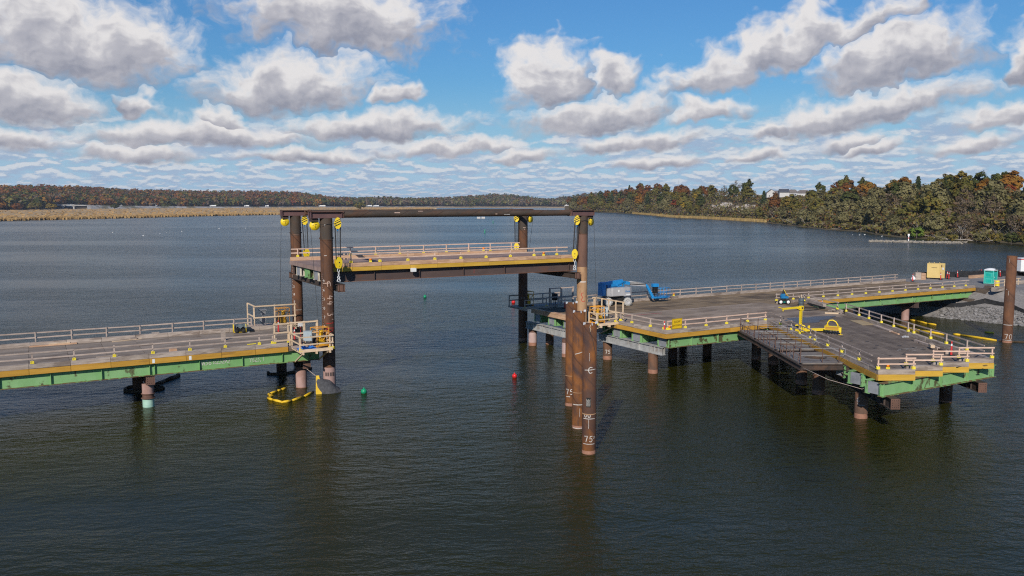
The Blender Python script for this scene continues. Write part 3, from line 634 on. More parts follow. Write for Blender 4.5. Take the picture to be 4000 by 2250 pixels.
def curbs(parent, a, b, mat, step=2.6, w=.34, z0=DT + .003, z1=CT, inset=.0, first=None, jit=.02, name='curb_timber'):
    """row of square timbers along a-b; body lies to the left of the direction"""
    a = Vector((a[0], a[1], 0)); b = Vector((b[0], b[1], 0)); d = (b - a).normalized(); L = (b - a).length; nrm = Vector((-d.y, d.x, 0))
    s = 0.0; first = step if first is None else first; k = 0
    while s < L - .05:
        e = min(L, s + (first if k == 0 else step)); q = random.uniform(-jit, jit)
        p0 = a + d * (s + .012) + nrm * (inset + q); p1 = a + d * (e - .012) + nrm * (inset + q + random.uniform(-.01, .01)); m = MB()
        m.prism([(p0.x, p0.y), (p1.x, p1.y), (p1.x + nrm.x * w, p1.y + nrm.y * w), (p0.x + nrm.x * w, p0.y + nrm.y * w)], z0, z1 + random.uniform(-.02, .012))
        m.build(name, mat, parent); s = e; k += 1
def fascia(parent, a, b, mat, step=2.6, first=None, z0=GT - .015, z1=DT - .01, t_=.05):
    curbs(parent, a, b, mat, step, t_, z0, z1, -t_ - .003, first, 0.0, 'fascia_board')

# --- left trestle
LT = thing('trestle_deck', 'left trestle deck of grey timber mats on green girders with white beam markings', 'trestle deck', (3, 72, 0))
strip_mats(LT, -13.55, 20.35, 66.88, 77.42, deck_left)
SE = -13.55
curbs(LT, (SE, 66.86), (17.65, 66.86), timber_grey); curbs(LT, (20.35, 77.44), (SE, 77.44), timber_grey)
fascia(LT, (SE, 66.86), (17.65, 66.86), ochre); fascia(LT, (20.35, 77.44), (SE, 77.44), ochre)
for v in (67.20, 70.6, 73.7, 77.08):
    st1 = [q + 14 for q in (-12, -9.1, -5.8, -2.4, .76, 4.03, 7.27)]; st2 = [q - 7.47 for q in (7.62, 10.83, 14.06, 17.21, 19.43)]
    g1 = girder(LT, (-14, v), (7.43, v), mat=green_worn if v < 68 else green, stiff=st1, flange=flange_worn); g2 = girder(LT, (7.47, v), (20.3, v), mat=green, stiff=st2, flange=flange_worn)
    if v < 68:
        m = MB(); ribbon(m, [[(x + 11.0, y + 2.9) for x, y in q] for q in text_strokes('W36', .40, .62)] + [[(x + 11.84, y + 2.93) for x, y in q] for q in text_strokes('x232', .36, .62)] + [[(x + 12.62, y + 2.95) for x, y in q] for q in text_strokes('40', .38, .62)], .04, lambda s, z: (s, v - .021, z)); m.build('chalk_lettering', chalk, g2)
        m = MB(); ribbon(m, [[(x + 14.62, y + 2.82) for x, y in q] for q in text_strokes('Y623,1', .36, .55)], .035, lambda s, z: (s, v - .021, z)); m.build('chalk_lettering', chalk, g2)
for u in (7.45, 10.05): m = MB(); m.box(u, u + .18, 66.795, 66.803, 3.50, 3.80); m.build('survey_tag', white, LT)

# --- main right deck (trestle plus staging in front of it)
RD = thing('trestle_deck', 'broad right hand trestle deck with brown timber floor, ochre edge and green girders', 'trestle deck', (62, 68, 0))
strip_mats(RD, 47.2, 111.8, 69.32, 77.46, deck_right)
strip_mats(RD, 48.42, 73.6, 56.52, 69.30, deck_front)
strip_mats(RD, 73.62, 111.8, 67.35, 69.30, deck_right)
# slanted infill between staging and approach
pol = lambda y: 73.62 + max(0, (y - 57.9)) * .42
polys = [[(73.62, y), (pol(y), y), (pol(y + .31), y + .31), (73.62, y + .31)] for y in np.arange(58.2, 67.0, .325)]
mat_boards(RD, polys, deck_right)
# curbs round the edges
curbs(RD, (111.8, 77.5), (50.4, 77.5), timber_grey, 2.58); fascia(RD, (111.8, 77.5), (50.4, 77.5), ochre, 2.58)
curbs(RD, (48.37, 56.5), (60.9, 56.5), timber_grey, 2.58); fascia(RD, (48.37, 56.5), (60.9, 56.5), ochre, 2.58)
curbs(RD, (74.3, 67.33), (111.7, 66.6), timber_grey, 2.55); fascia(RD, (74.3, 67.33), (111.7, 66.6), ochre, 2.55)
curbs(RD, (48.40, 63.4), (48.40, 56.9), timber_grey, 2.3); fascia(RD, (48.40, 66.0), (48.40, 56.5), ochre, 2.4)
curbs(RD, (47.18, 77.4), (47.18, 69.35), timber_new, 2.7, .5, DT + .003, DT + .09, -.08, name='end_timber'); fascia(RD, (47.17, 77.4), (47.17, 69.35), timber_new, 2.7)
curbs(RD, (77.2, 66.3), (73.75, 58.3), timber_grey, 2.9, .36, DT + .003, CT - .02)
# girders: front one and pairs whose boxed ends face the gap
girder(RD, (48.75, 56.84), (62.4, 56.84), mat=green_worn, flange=flange_worn, stiff=[q - 48.75 for q in (48.9, 51.62, 54.83, 57.99, 59.01, 61.2)], smat=green_worn)
for (v0, ue, mt) in ((56.84, 48.75, green_worn), (60.4, 48.62, green_worn), (63.45, 48.62, green_worn), (66.3, 48.7, green), (70.3, 47.42, green_worn), (73.2, 47.42, green_worn), (76.0, 47.42, green)):
    for k, v in enumerate((v0, v0 + 1.15)):
        if k == 0 and v0 == 56.84: continue
        girder(RD, (ue, v), (73 if v < 67 else 111.6, v), mat=mt, stiff=[.08, 1.6])
    m = MB(); m.box(ue + .05, ue + .07, v0 + .03, v0 + 1.12, GB + .06, GT - .06); m.build('end_plate', grey_plate, RD)
for dv, u0 in ((.36, 74.0), (2.6, 74.0)):
    ev = lambda u: 67.33 - (u - 74.3) * .0195 + dv
    girder(RD, (u0, ev(u0)), (99.6, ev(99.6)), mat=green_worn, flange=flange_worn, stiff=[3 + 3.1 * i for i in range(8)]); girder(RD, (99.64, ev(99.64)), (111.5, ev(111.5)), mat=green, flange=flange_worn, stiff=[.1, 3.1, 5.9, 7.4, 9.2])

# --- finger pier running out towards the camera
FD = thing('finger_pier', 'finger pier deck with stepped ochre front edge and pale green end girder', 'finger pier', (60, 46, 0))
starts = [(49.40 + 2.885 * k, 35.85 - .11 * k) for k in range(4)]
YB = 56.49
for k, (ou, ov) in enumerate(starts):
    for j in range(2):
        polys = []
        for i in range(4):
            n0 = (j * 4 + i) * .319 + .005; n1 = n0 + .309
            p0 = (ou + N_.x * n0, ov + N_.y * n0); p1 = (ou + N_.x * n1, ov + N_.y * n1)
            s0 = (YB - p0[1]) / A_.y; s1 = (YB - p1[1]) / A_.y
            polys.append([p0, p1, (p1[0] + A_.x * s1, p1[1] + A_.y * s1), (p0[0] + A_.x * s0, p0[1] + A_.y * s0)])
        mat_boards(FD, polys, deck_finger)
    a = FP(.0, 0.0, (ou, ov)); b = FP(0, 2.55, (ou, ov))
    curbs(FD, a, b, timber_grey, 3, .34, jit=0); fascia(FD, a, b, ochre_bright, 3)
    if k == 0: LE0 = (ou, ov)
lft = [FP(s, 0) for s in (23.2, .36)]
curbs(FD, lft[0], lft[1], timber_grey, 3.1, .34, jit=.01); fascia(FD, FP(23.6, 0), FP(.0, 0), ochre, 3.1)
RO = FP(0, 2.55, starts[3])
curbs(FD, (RO[0] + A_.x * .3, RO[1] + A_.y * .3), (RO[0] + A_.x * 26.0, RO[1] + A_.y * 26.0), timber_grey, 3.0, .36, jit=.01)
girder(FD, (48.75, 35.15), (61.9, 35.15), mat=green_worn, stiff=[.15, 3.3, 6.55, 9.7, 12.85], flange=flange_worn)
for k, (ue, v0) in enumerate(((48.95, 36.35), (50.35, 37.75), (50.5, 38.95), (51.7, 40.25), (52.4, 41.45), (53.2, 42.8), (54.0, 44.0), (54.9, 45.6), (55.6, 46.8), (56.7, 48.6), (57.4, 49.8), (58.5, 51.8), (59.3, 53.0))):
    girder(FD, (ue, v0), (ue + 12.4, v0), mat=green_worn if k < 3 else green, stiff=[.1, 1.5])
for (ue, v0, v1) in ((48.92, 35.2, 36.3), (50.45, 37.8, 38.9), (52.0, 40.3, 41.4)):
    m = MB(); m.box(ue + .1, ue + .12, v0, v1, GB + .06, GT - .06); m.build('end_plate', grey_plate, FD)
# ------------------------------------------------------------------ lift span
LS = thing('lift_span', 'raised lift span with brown steel girders, ochre edge and timber deck held between four towers', 'lift span', (33, 72, 9))
sGB, sGT, sDT, sCT = 8.83, 9.75, 10.10, 10.43
strip_mats(LS, 20.75, 46.3, 67.25, 77.3, deck_span, 2.6, .305, sGT + .004, sDT)
curbs(LS, (20.8, 67.22), (46.3, 67.22), timber_new, 2.62, .34, sDT + .003, sCT, 0, 2.5); curbs(LS, (46.3, 77.32), (20.8, 77.32), timber_new, 2.62, .34, sDT + .003, sCT)
fascia(LS, (20.8, 67.22), (46.3, 67.22), ochre_bright, 2.62, 2.5, sGT - .01, sDT - .008); fascia(LS, (46.3, 77.32), (20.8, 77.32), ochre_bright, 2.62, None, sGT - .01, sDT - .008)
for v in (67.60, 76.95):
    girder(LS, (20.95, v), (46.1, v), sGB, sGT, beam_brown, [.1, 4.4, 8.6, 12.9, 17.2, 24.4], .42, flange=flange_rust)
for (v, mt) in ((69.2, cream_plate), (70.4, cream_plate), (72.0, green_worn), (73.1, green_worn), (74.6, cream_plate), (75.8, cream_plate)):
    girder(LS, (20.95, v), (46.1, v), sGB + .02, sGT, mt, [.1, 2.0])
for (v0, v1, mt) in ((69.2, 70.4, grey_plate), (72.0, 73.1, green), (74.6, 75.8, grey_plate)):
    m = MB(); m.box(21.0, 21.02, v0 + .03, v1 - .03, sGB + .08, sGT - .06); m.build('end_plate', mt, LS)
for u in (21.8, 45.15):      # transverse lifting beams whose ends stick out to the hooks
    m = MB(); a = Vector((u, 65.6, 8.53)); b = Vector((u, 80.3, 8.53)); m.ibeam(a - Vector((.17, 0, 0)), b - Vector((.17, 0, 0)), .56, .32); m.ibeam(a + Vector((.17, 0, 0)), b + Vector((.17, 0, 0)), .56, .32)
    lb = m.build('lifting_beam', dark_steel, LS)
    for v in (65.62, 80.28): m = MB(); m.box(u - .3, u + .3, v - .02, v + .02, 8.20, 8.82); m.build('end_plate', rust_red, lb)
    m = MB(); m.beam((u + .5, 66.9, 8.7), (u + .1, 66.0, 8.35), .1, .1); m.build('brace', rust_red, lb)
m = MB(); m.prism([(28.55, 66.9), (29.0, 66.9), (29.0, 67.16), (28.55, 67.16)], 9.48, 9.80); m.build('survey_box', white, LS)
m = MB(); ribbon(m, [[(35.0, 9.05), (35.02, 9.5)]], .03, lambda s, z: (s, 67.58, z)); m.build('paint_mark', red_mark, LS)
m = MB(); ribbon(m, [[(31.6 + .22 * cos(q), 10.27 + .12 * sin(q)) for q in [.6 + 4.9 * k / 10 for k in range(11)]]], .05, lambda s, z: (s, 76.97, z)); m.build('paint_mark', chalk, LS)

# ------------------------------------------------------------------ tower piles and their heads
TW = {'LF': (20.85, 66.3), 'LR': (22.05, 79.65), 'RF': (46.12, 66.3), 'RR': (47.40, 79.65)}
TLAB = {'LF': 'near left tower pile, dark rusty pipe with gauge marks down its left side', 'LR': 'far left tower pile, rusty pipe with a dotted white gauge strip',
        'RF': 'near right tower pile, bare tan lower half, a red squiggle and a white ring', 'RR': 'far right tower pile, dark pipe in the shade of the raised span'}
def gauge(z0, z1, s0):
    st, n = [], int((z1 - z0) / .74)
    for i in range(n + 1):
        z = z0 + i * .74; ch = str((i * 3 + 1) % 10)
        st += [[(x + s0 + .06, y + z) for x, y in q] for q in text_strokes(ch, .2)]
        for k in range(5): st.append([(s0 - .06, z + .148 * k), (s0 - .015, z + .148 * k)])
    return st
tl = lambda q: [(-y, x) for x, y in q]           # text turned to read downwards
rot = lambda st: [[(y, -x) for x, y in q] for q in st]
marks = {
 'LF': [([[(-.38, .02), (.22, .05)], [(.0, -.26), (-.02, .12), (.1, .2), (.22, .05), (.22, -.22)]], .05, chalk_tan, .02, 8.93), (rot(text_strokes("44 3'", .50, .92)), .055, chalk_tan, -.04, 7.95), (rot(text_strokes('1D', .62, .9)), .05, red_mark, -.14, 5.9),
        (gauge(4.6, 9.2, -.43), .035, chalk, 0, 0), (LINE(.22), .04, chalk, -.1, 11.2), ([[(0, .0), (.04, .12)]], .06, chalk, -.12, 13.6)],
 'LR': [(gauge(4.4, 9.4, -.43), .045, chalk, 0, 0), (LINE(.6), .035, chalk_tan, .1, 12.44), (LINE(.7), .03, chalk, .1, 5.2)],
 'RF': [(LINE(.62), .07, white, .1, 7.86), ([[(.02, .45), (-.16, .42), (-.22, .25), (-.05, .02), (-.2, -.2), (-.12, -.38), (.05, -.42), (.14, -.3)]], .05, red_mark, .14, 6.35), ([[(.1, .1), (.2, .0)]], .03, red_mark, .2, 6.4)],
 'RR': [(LINE(.5), .035, chalk, 0, 4.9), ([[(-.1, 0), (.2, .04)], [(.05, -.12), (.12, -.2), (.05, -.22)]], .05, chalk_tan, .1, 12.7)]}
for k, (u, v) in TW.items():
    lower = {'LF': [(-6, 2.0, pink_coat, 'coated_base'), (2.0, 12.5, rust_tower, 'pipe'), (12.5, 14.21, rust_upper, 'upper_pipe')], 'LR': [(-6, 12.35, rust_tower, 'pipe'), (12.35, 14.21, rust_upper, 'upper_pipe')],
             'RF': [(-6, .3, wet_rust, 'waterline_band'), (.3, 9.3, rust_tan, 'tan_pipe'), (9.3, 12.48, rust_red, 'pipe'), (12.48, 14.21, rust_upper, 'upper_pipe')], 'RR': [(-6, .35, wet_rust, 'waterline_band'), (.35, 12.4, rust_tower, 'pipe'), (12.4, 14.21, rust_upper, 'upper_pipe')]}[k]
    t = pile('tower_pile', TLAB[k], u, v, 14.21, 1.02, lower, 'four tall tower piles of the lift frame', marks[k], [(12.46, .06, rust_tower, 'splice_collar')], cat='tower pile')
    for q in (0, pi): m = MB(); m.cbox((.53 * cos(q), .53 * sin(q), 12.6), (.12, .1, .12), q); m.build('splice_lug', dark_steel, t, local=True)
    if k == 'LF':
        ph = atan2(-v, -u)
        for a_ in (-.55, -.2, .2, .6): m = MB(); m.cbox((.515 * cos(ph + a_), .515 * sin(ph + a_), 1.45), (.03, .13, .3), ph + a_); m.build('pad_eye', beam_brown, t, local=True)
    # head beam: double plate girder along the bridge, with the sheave hanger below its outer end
    left = k[0] == 'L'; out = -1 if left else 1
    h = thing('head_beam', {'LF': 'purple brown head beam on the near left tower', 'LR': 'purple brown head beam on the far left tower', 'RF': 'purple brown head beam on the near right tower', 'RR': 'brown head beam on the far right tower, behind the long pipe'}[k],
              'head beam', (u, v, 14.22), group='head beams on the tower piles')
    c = u + (-.05 if left else -.2); L = 1.28
    for s in (-1, 1):
        m = MB(); m.ibeam((c - L, v + s * .27, 14.47), (c + L, v + s * .27, 14.47), .50, .34, .035, .03); m.build('beam', head_brown, h)
        for e in (-1, 1): m = MB(); m.box(c + e * L - .012, c + e * L + .012, v + s * .27 - .165, v + s * .27 + .165, 14.26, 14.68); m.build('end_plate', head_brown, h)
    m = MB(); m.box(c - L - .04, c + L + .04, v - .48, v + .48, 14.722, 14.75); m.build('top_plate', rust_red, h)
    so_ = c + out * (L - .32)
    m = MB()
    for s in (-1, 1): m.box(so_ - .32, so_ + .32, v + s * .2 - .05, v + s * .2 + .05, 13.96, 14.21)
    m.box(so_ - .3, so_ - .1, v - .15, v + .15, 14.0, 14.205); m.box(so_ + .06, so_ + .2, v - .15, v + .15, 14.0, 14.205)
    m.build('hanger', dark_steel, h)
for (a, b, lab) in (('LF', 'RF', 'long dark spiral welded pipe strut across the top, nearest the camera'), ('LR', 'RR', 'far pipe strut across the top, hidden behind the near one')):
    (u0, v0), (u1, v1) = TW[a], TW[b]
    t = thing('pipe_strut', lab, 'pipe', (u0 + 1.45, v0, 14.5), group='pipe struts across the lift frame')
    n = 32; r = .275; x0, x1 = u0 + 1.45, u1 - 1.6
    m = MB(); vs = [(r * cos(2 * pi * k / n), r * sin(2 * pi * k / n), z) for z in (0, x1 - x0) for k in range(n)]
    m.add(vs, [(k, (k + 1) % n, n + (k + 1) % n, n + k) for k in range(n)], True); m.add(vs[:n], [tuple(range(n - 1, -1, -1))]); m.add(vs[n:], [tuple(range(n))])
    o = m.build('pipe', rust_upper, t, local=True); o.rotation_euler = (0, pi / 2, 0)
    for x in (x0 - .06, x1 + .06):
        m = MB(); m.box(x - .05, x + .05, v0 - .3, v0 + .3, 14.2, 14.8); m.build('end_flange', rust_red, t)
        m = MB(); m.box(x - .30 if x < x1 else x + .05, x - .05 if x < x1 else x + .32, v0 - .14, v0 + .14, 14.36, 14.62); m.build('stub', rust_red, t)
    if a == 'LF':
        for x, w, dz_ in ((26.7, .5, .12), (28.9, .45, .24), (37.3, .62, -.1), (36.4, .2, -.05)):
            m = MB(); q = pi - math.asin(dz_ / .28)
            m.add([(x + w * i / 6, v0 + .279 * cos(q + (j - .5) * .24), 14.5 + .279 * sin(q + (j - .5) * .24)) for i in range(7) for j in (0, 1)], [(2 * i, 2 * i + 1, 2 * i + 3, 2 * i + 2) for i in range(6)]); m.build('paint_mark', chalk if x > 36.8 else chalk_tan, t)
# cross struts front to back at each side
for side, (a, b) in {'left': ('LF', 'LR'), 'right': ('RF', 'RR')}.items():
    (u0, v0), (u1, v1) = TW[a], TW[b]; x = 1.05 if side == 'left' else -1.2
    t = thing('cross_strut', 'dark steel beam joining the heads of the two %s towers' % side, 'beam', (u0 + x, v0, 14.5), group='cross struts of the lift frame')
    m = MB(); m.ibeam((u0 + x + .12, v0 + .47, 14.53), (u1 + x - .12, v1 - .47, 14.53), .36, .26); m.build('beam', rust_tower, t)
    for q in (.49, -.49): m = MB(); m.box(*((u0 + x, u0 + x + .3, v0 + q - .012, v0 + q + .012) if q > 0 else (u1 + x - .3, u1 + x, v1 + q - .012, v1 + q + .012)), 14.3, 14.715); m.build('end_plate', rust_red, t)

# ------------------------------------------------------------------ sheaves, blocks, ropes and hooks
def disc(m, c, r, w, n=28, axis='Y'):
    return m.lathe([(.001, -w / 2), (r, -w / 2), (r, w / 2), (.001, w / 2)], n, c, axis)
def sheave(label, u, v, rz=0.0):
    t = thing('sheave', label, 'sheave', (u, v, 13.64), rz, 'yellow sheaves at the tower tops')
    for s in (-1, 1): m = MB(); disc(m, (0, s * .075, 0), .40, .045); m.build('cheek_plate', yellow, t, local=True)
    m = MB(); m.lathe([(.30, -.05), (.36, -.045), (.33, 0), (.36, .045), (.30, .05)], 28, (0, 0, 0), 'Y'); m.build('wheel', cable, t, local=True)
    m = MB(); m.cbox((0, 0, .34), (.34, .14, .34)); m.cbox((0, -.105, .1), (.07, .03, .3)); m.build('strap', yellow, t, local=True)
    m = MB()
    m.beam((-.16, -.102, .02), (.2, -.102, .1), .03, .02, (0, 1, 0)); m.beam((.03, -.102, .06), (.06, -.102, -.2), .03, .02, (0, 1, 0))
    m.build('spoke_mark', black, t, local=True)
    m = MB(); m.tube([(-.02, 0, .36), (-.02, 0, .56)], .03, 8); m.build('pin', dark_steel, t, local=True)
    return t
def cheek(half, w, y):      # block cheek outline, x-z
    pts = [(-.14, .46), (.14, .46), (.20, .30), (.29, .05), (.26, -.22), (.10, -.43), (-.10, -.43), (-.26, -.22), (-.29, .05), (-.20, .30)]
    return pts
def upper_block(label, u, v, rz):
    t = thing('crane_block', label, 'block', (u, v, 13.78), rz, 'striped upper hoist blocks')
    pts = cheek(0, 0, 0); n = len(pts)
    for s in (-1, 1):
        m = MB(); y0, y1 = s * .12, s * .155
        m.add([(x, min(y0, y1), z) for x, z in pts] + [(x, max(y0, y1), z) for x, z in pts], [tuple(range(n - 1, -1, -1)), tuple(range(n, 2 * n))] + [(i, (i + 1) % n, n + (i + 1) % n, n + i) for i in range(n)])
        m.build('cheek_plate', yellow, t, local=True)
        m = MB(); y = s * .1565
        for (z, w) in ((-.16, .09), (.04, .09), (.22, .06)):
            a = [(-.27 + abs(z) * .1, y, z - .12), (.25, y, z + .13), (.25, y, z + .13 + w), (-.27 + abs(z) * .1, y, z - .12 + w)]
            m.add(a if s < 0 else a[::-1], [(0, 1, 2, 3)])
        m.build('warning_stripe', black, t, local=True)
    for q in (-.06, .06):
        m = MB(); m.lathe([(.05, -.03), (.24, -.03), (.20, 0), (.24, .03), (.05, .03)], 22, (0, q, -.05), 'Y'); m.build('wheel', winch_yellow, t, local=True)
    m = MB(); m.cbox((0, 0, .42), (.16, .22, .16)); m.cbox((0, 0, -.4), (.12, .22, .06)); m.build('spacer', yellow, t, local=True)
    m = MB(); m.tube([(0, 0, -.42), (0, 0, -.62)], .045, 8); m.build('becket', blue, t, local=True)
    return t
def lower_block(label, u, v, z, rz, hook):
    t = thing('hook_block', label, 'hook block', (u, v, z), rz, 'lower hoist blocks at the span corners')
    pts = [(.0, .48), (.12, .44), (.26, .22), (.28, -.02), (.17, -.36), (.09, -.46), (-.09, -.46), (-.17, -.36), (-.28, -.02), (-.26, .22), (-.12, .44)]; n = len(pts)
    for s in (-1, 1):
        m = MB(); ys = sorted((s * .13, s * .175))
        m.add([(x, ys[0], z_) for x, z_ in pts] + [(x, ys[1], z_) for x, z_ in pts], [tuple(range(n - 1, -1, -1)), tuple(range(n, 2 * n))] + [(i, (i + 1) % n, n + (i + 1) % n, n + i) for i in range(n)])
        m.build('cheek_plate', yellow, t, local=True)
        m = MB(); disc(m, (0, s * .18, .03), .055, .03, 12); disc(m, (-.02, s * .18, -.26), .03, .03, 10); disc(m, (.09, s * .18, -.1), .02, .03, 8); m.build('pin', dark_steel, t, local=True)
    for q in (-.065, .065): m = MB(); m.lathe([(.05, -.035), (.22, -.035), (.18, 0), (.22, .035), (.05, .035)], 20, (0, q, .08), 'Y'); m.build('wheel', winch_yellow, t, local=True)
    m = MB(); m.cbox((0, 0, -.40), (.16, .24, .12)); m.build('spacer', yellow, t, local=True)
    if hook:
        ring = lambda cz, rx, rz_, ry, k0=0, k1=16: [(rx * cos(2 * pi * k / 16) if ry == 0 else 0, rx * cos(2 * pi * k / 16) if ry else 0, cz + rz_ * sin(2 * pi * k / 16)) for k in range(k0, k1 + 1)]
        m = MB(); m.tube(ring(-.62, .09, .15, 0), .028, 6); m.tube(ring(-.92, .085, .17, 1), .026, 6); m.build('chain', steel_bright, t, local=True)
        m = MB(); m.tube([(-.11, 0, -1.56), (-.13, 0, -1.45), (-.04, 0, -1.3), (-.10, 0, -1.18), (.0, 0, -1.06), (.10, 0, -1.18), (.04, 0, -1.3), (.13, 0, -1.45), (.11, 0, -1.56)], .045, 8)
        m.tube([(-.16, 0, -1.53), (.16, 0, -1.53)], .035, 8); m.build('shackle', steel_bright, t, local=True)
    return t
def ropes(label, pieces, grp, cat='rope'):
    t = thing('hoist_rope', label, cat, pieces[0][0], group=grp)
    for p in pieces: m = MB(); m.tube(p, .017, 6, False); m.build('strand', cable, t)
    return t
NM = {'LF': 'near left', 'LR': 'far left', 'RF': 'near right', 'RR': 'far right'}
for k, (us, vs_, ub, vb, ul, vl) in {'LF': (19.9, 66.3, 21.72, 66.0, 21.72, 66.0), 'LR': (21.05, 79.65, 22.9, 79.5, 23.0, 79.5), 'RF': (47.1, 66.3, 45.27, 66.0, 45.03, 66.0), 'RR': (48.33, 79.65, 46.48, 79.5, 46.48, 79.5)}.items():
    n = NM[k]
    sheave('round yellow sheave hanging at the outer end of the %s head beam' % n, us, vs_, R(-12 if k[0] == 'L' else 24))
    upper_block('yellow hoist block with black stripes under the inner end of the %s head beam' % n, ub, vb, R(-14 if k[0] == 'L' else -38))
    lower_block('yellow hook block with chain at the %s corner of the raised span' % n if k[1] == 'F' else 'yellow hook block partly behind the far railing at the %s corner' % n, ul, vl, 10.58, R(8 if k[0] == 'L' else -30), True)
    o = -1 if k[0] == 'L' else 1
    dv = .12 if k[1] == 'F' else -.12
    ropes('bundle of dark hoist ropes between the two blocks at the %s tower' % n, [[(ub + q, vb + w, 13.72), (ul + q * .8, vl + w, 10.7)] for q in (-.24, -.20, .20, .24) for w in (-.05, .05)] + [[(ub, vb, 13.2), (ul, vl, 11.0)]], 'hoist rope bundles')
    tgt = {'LF': (19.75, 65.2), 'LR': (20.3, 79.5), 'RF': (46.9, 64.9), 'RR': (47.9, 80.3)}[k]
    ropes('single rope from the %s sheave down to its winch' % n, [[(us + o * .35, vs_, 13.62), (tgt[0], tgt[1], 5.0)]], 'winch lead ropes')
    ropes('short rope over the head between sheave and block at the %s tower' % n, [[(us - o * .3, vs_ - .0, 13.72), (ub + o * .25, vb, 13.8)]] if k[1] == 'R' else [[(us - o * .3, vs_ - .57, 13.72), (ub + o * .25, vb - .25, 13.8)]], 'short head ropes')

# ------------------------------------------------------------------ railings
_b = MB()
_b.box(-.14, .14, -.13, .13, 0, .025)
for x in (-.115, -.02, .075): _b.box(x, x + .05, -.115, -.075, .027, .22)
_b.box(-.115, .125, -.073, -.055, .03, .20); _b.box(-.115, .125, .06, .10, .03, .22); _b.box(-.125, -.075, -.05, .058, .03, .20); _b.box(.085, .135, -.05, .058, .03, .20)
proto_bracket = _b.build('post_bracket', yellow_pale); proto_bracket.scale = (.85, .85, .85)
COL.objects.unlink(proto_bracket)
def guardrail(label, pts, z0, mat=lumber_old, ztop=.80, zmid=.36, zb=0.0, brackets=True, ext=(.35, .35), side=1, span=2, group='timber guard railings', tall=None, skip=(), sect=(.10, .05), posts=True, cat='railing', topjit=.02):
    P3 = [Vector((p[0], p[1], z0)) for p in pts]
    t = thing('guardrail', label, cat, tuple(P3[0]), group=group)
    d0 = (P3[-1] - P3[0]).normalized(); nrm = Vector((-d0.y, d0.x, 0)) * side; ang = atan2(d0.y, d0.x)
    if posts:
        for i, p in enumerate(P3):
            if i in skip: continue
            h = (tall or {}).get(i, ztop + random.uniform(-.03, .05)); m = MB(); lean = Vector((random.uniform(-.015, .015), random.uniform(-.015, .015), 0))
            m.beam(p + Vector((0, 0, .03 + zb)), p + lean + Vector((0, 0, h)), .09, .09, d0); po = m.build('post', mat, t)
            if brackets:
                b = proto_bracket.copy(); COL.objects.link(b); b.parent = po; b.location = p - P3[0]; b.rotation_euler = (0, 0, ang + (pi if side < 0 else 0))
    n = len(P3)
    for z in ([ztop - .05, zmid] if zmid else [ztop - .05]):
        i = 0
        while i < n - 1:
            j = min(n - 1, i + span); a = P3[i] - (d0 * ext[0] if i == 0 else d0 * -.01); b = P3[j] + (d0 * ext[1] if j == n - 1 else d0 * .0)
            o = -nrm * (.07 + .004 * (i % 3)); jz = random.uniform(-topjit, topjit); m = MB()
            m.beam(a + o + Vector((0, 0, z + jz)), b + o + Vector((0, 0, z + random.uniform(-topjit, topjit))), sect[1], sect[0]); m.build('rail', mat, t); i = j
    return t
lnear = [(-.32 + 2.62 * k, 66.98) for k in range(-5, 7)] + [(16.44, 66.98)]
guardrail('weathered near railing along the left trestle with yellow brackets', lnear, CT, lumber_old)
guardrail('weathered far railing along the left trestle, no yellow brackets', [(-.05 + 2.6 * k, 77.3) for k in range(-5, 7)] + [(17.1, 77.3)], CT, lumber_old, brackets=False, side=-1, ext=(.3, .1))
guardrail('fresh near railing on the raised span', [(23.27 + 2.58 * k, 67.42) for k in range(9)], sCT, lumber_pink, ext=(1.1, 1.2))
guardrail('fresh far railing on the raised span, reaching past both ends', [(21.5 + 2.55 * k, 77.15) for k in range(10)], sCT, lumber_pink, side=-1, ext=(.6, 1.1))
guardrail('pale railing on the front edge of the right deck beside the yellow sign', [(48.75, 56.75), (50.83, 56.75), (53.34, 56.75), (55.9, 56.75), (58.59, 56.75), (60.95, 56.75)], CT, lumber_pink, ext=(.1, .1), span=2)
guardrail('short railing on the end of the right deck between winch platform and sign', [(48.62, 63.4), (48.62, 61.66), (48.62, 58.96), (48.62, 57.1)], CT, lumber_old, ext=(.1, .1), side=-1)
rf = [(50.6, 77.3), (53.2, 77.3), (55.8, 77.3), (58.2, 77.3), (60.7, 77.3), (63.2, 77.3), (65.8, 77.3)] + [(68.3 + 2.57 * k, 77.3) for k in range(17)]
guardrail('long far railing of the right deck with a pale top rail', rf, CT, lumber_old, brackets=False, ext=(.2, .5))
guardrail('near railing along the approach span up to the gravel bank', [(74.2, 67.5)] + [(76.9 + 2.52 * k, 67.42 - .052 * k) for k in range(14)], CT, lumber_old, ext=(.2, .6))
fl = [(59.66, 54.0), (58.14, 51.38), (57.17, 49.45), (55.91, 47.3), (55.4, 46.4), (54.09, 44.0), (52.75, 41.55), (51.15, 38.85)]
fl = [FP((p[1] - 35.85) / A_.y, .17) for p in fl]
guardrail('left railing of the finger pier beside the steel template', fl, CT, lumber_old, ext=(2.6, 2.2), side=1, sect=(.08, .04))
fr = [57.03, 54.26, 52.26, 49.9, 47.72, 45.31, 44.43, 41.91, 39.74, 37.14]
fr = [FP((v - RO[1]) / A_.y, -.18, RO) for v in fr]
guardrail('right railing of the finger pier towards the floating boom', fr, CT, lumber_old, ext=(.6, 2.2), side=-1)
ordn = ['leftmost', 'second from left', 'third from left', 'rightmost']
for k, (ou, ov) in enumerate(starts):
    guardrail('stepped front railing of the finger pier, %s of the four' % ordn[k], [FP(.17, .06, (ou, ov)), FP(.17, 2.48, (ou, ov))], CT, lumber_pink, ext=(.1, .12), group='stepped railings at the finger pier front')
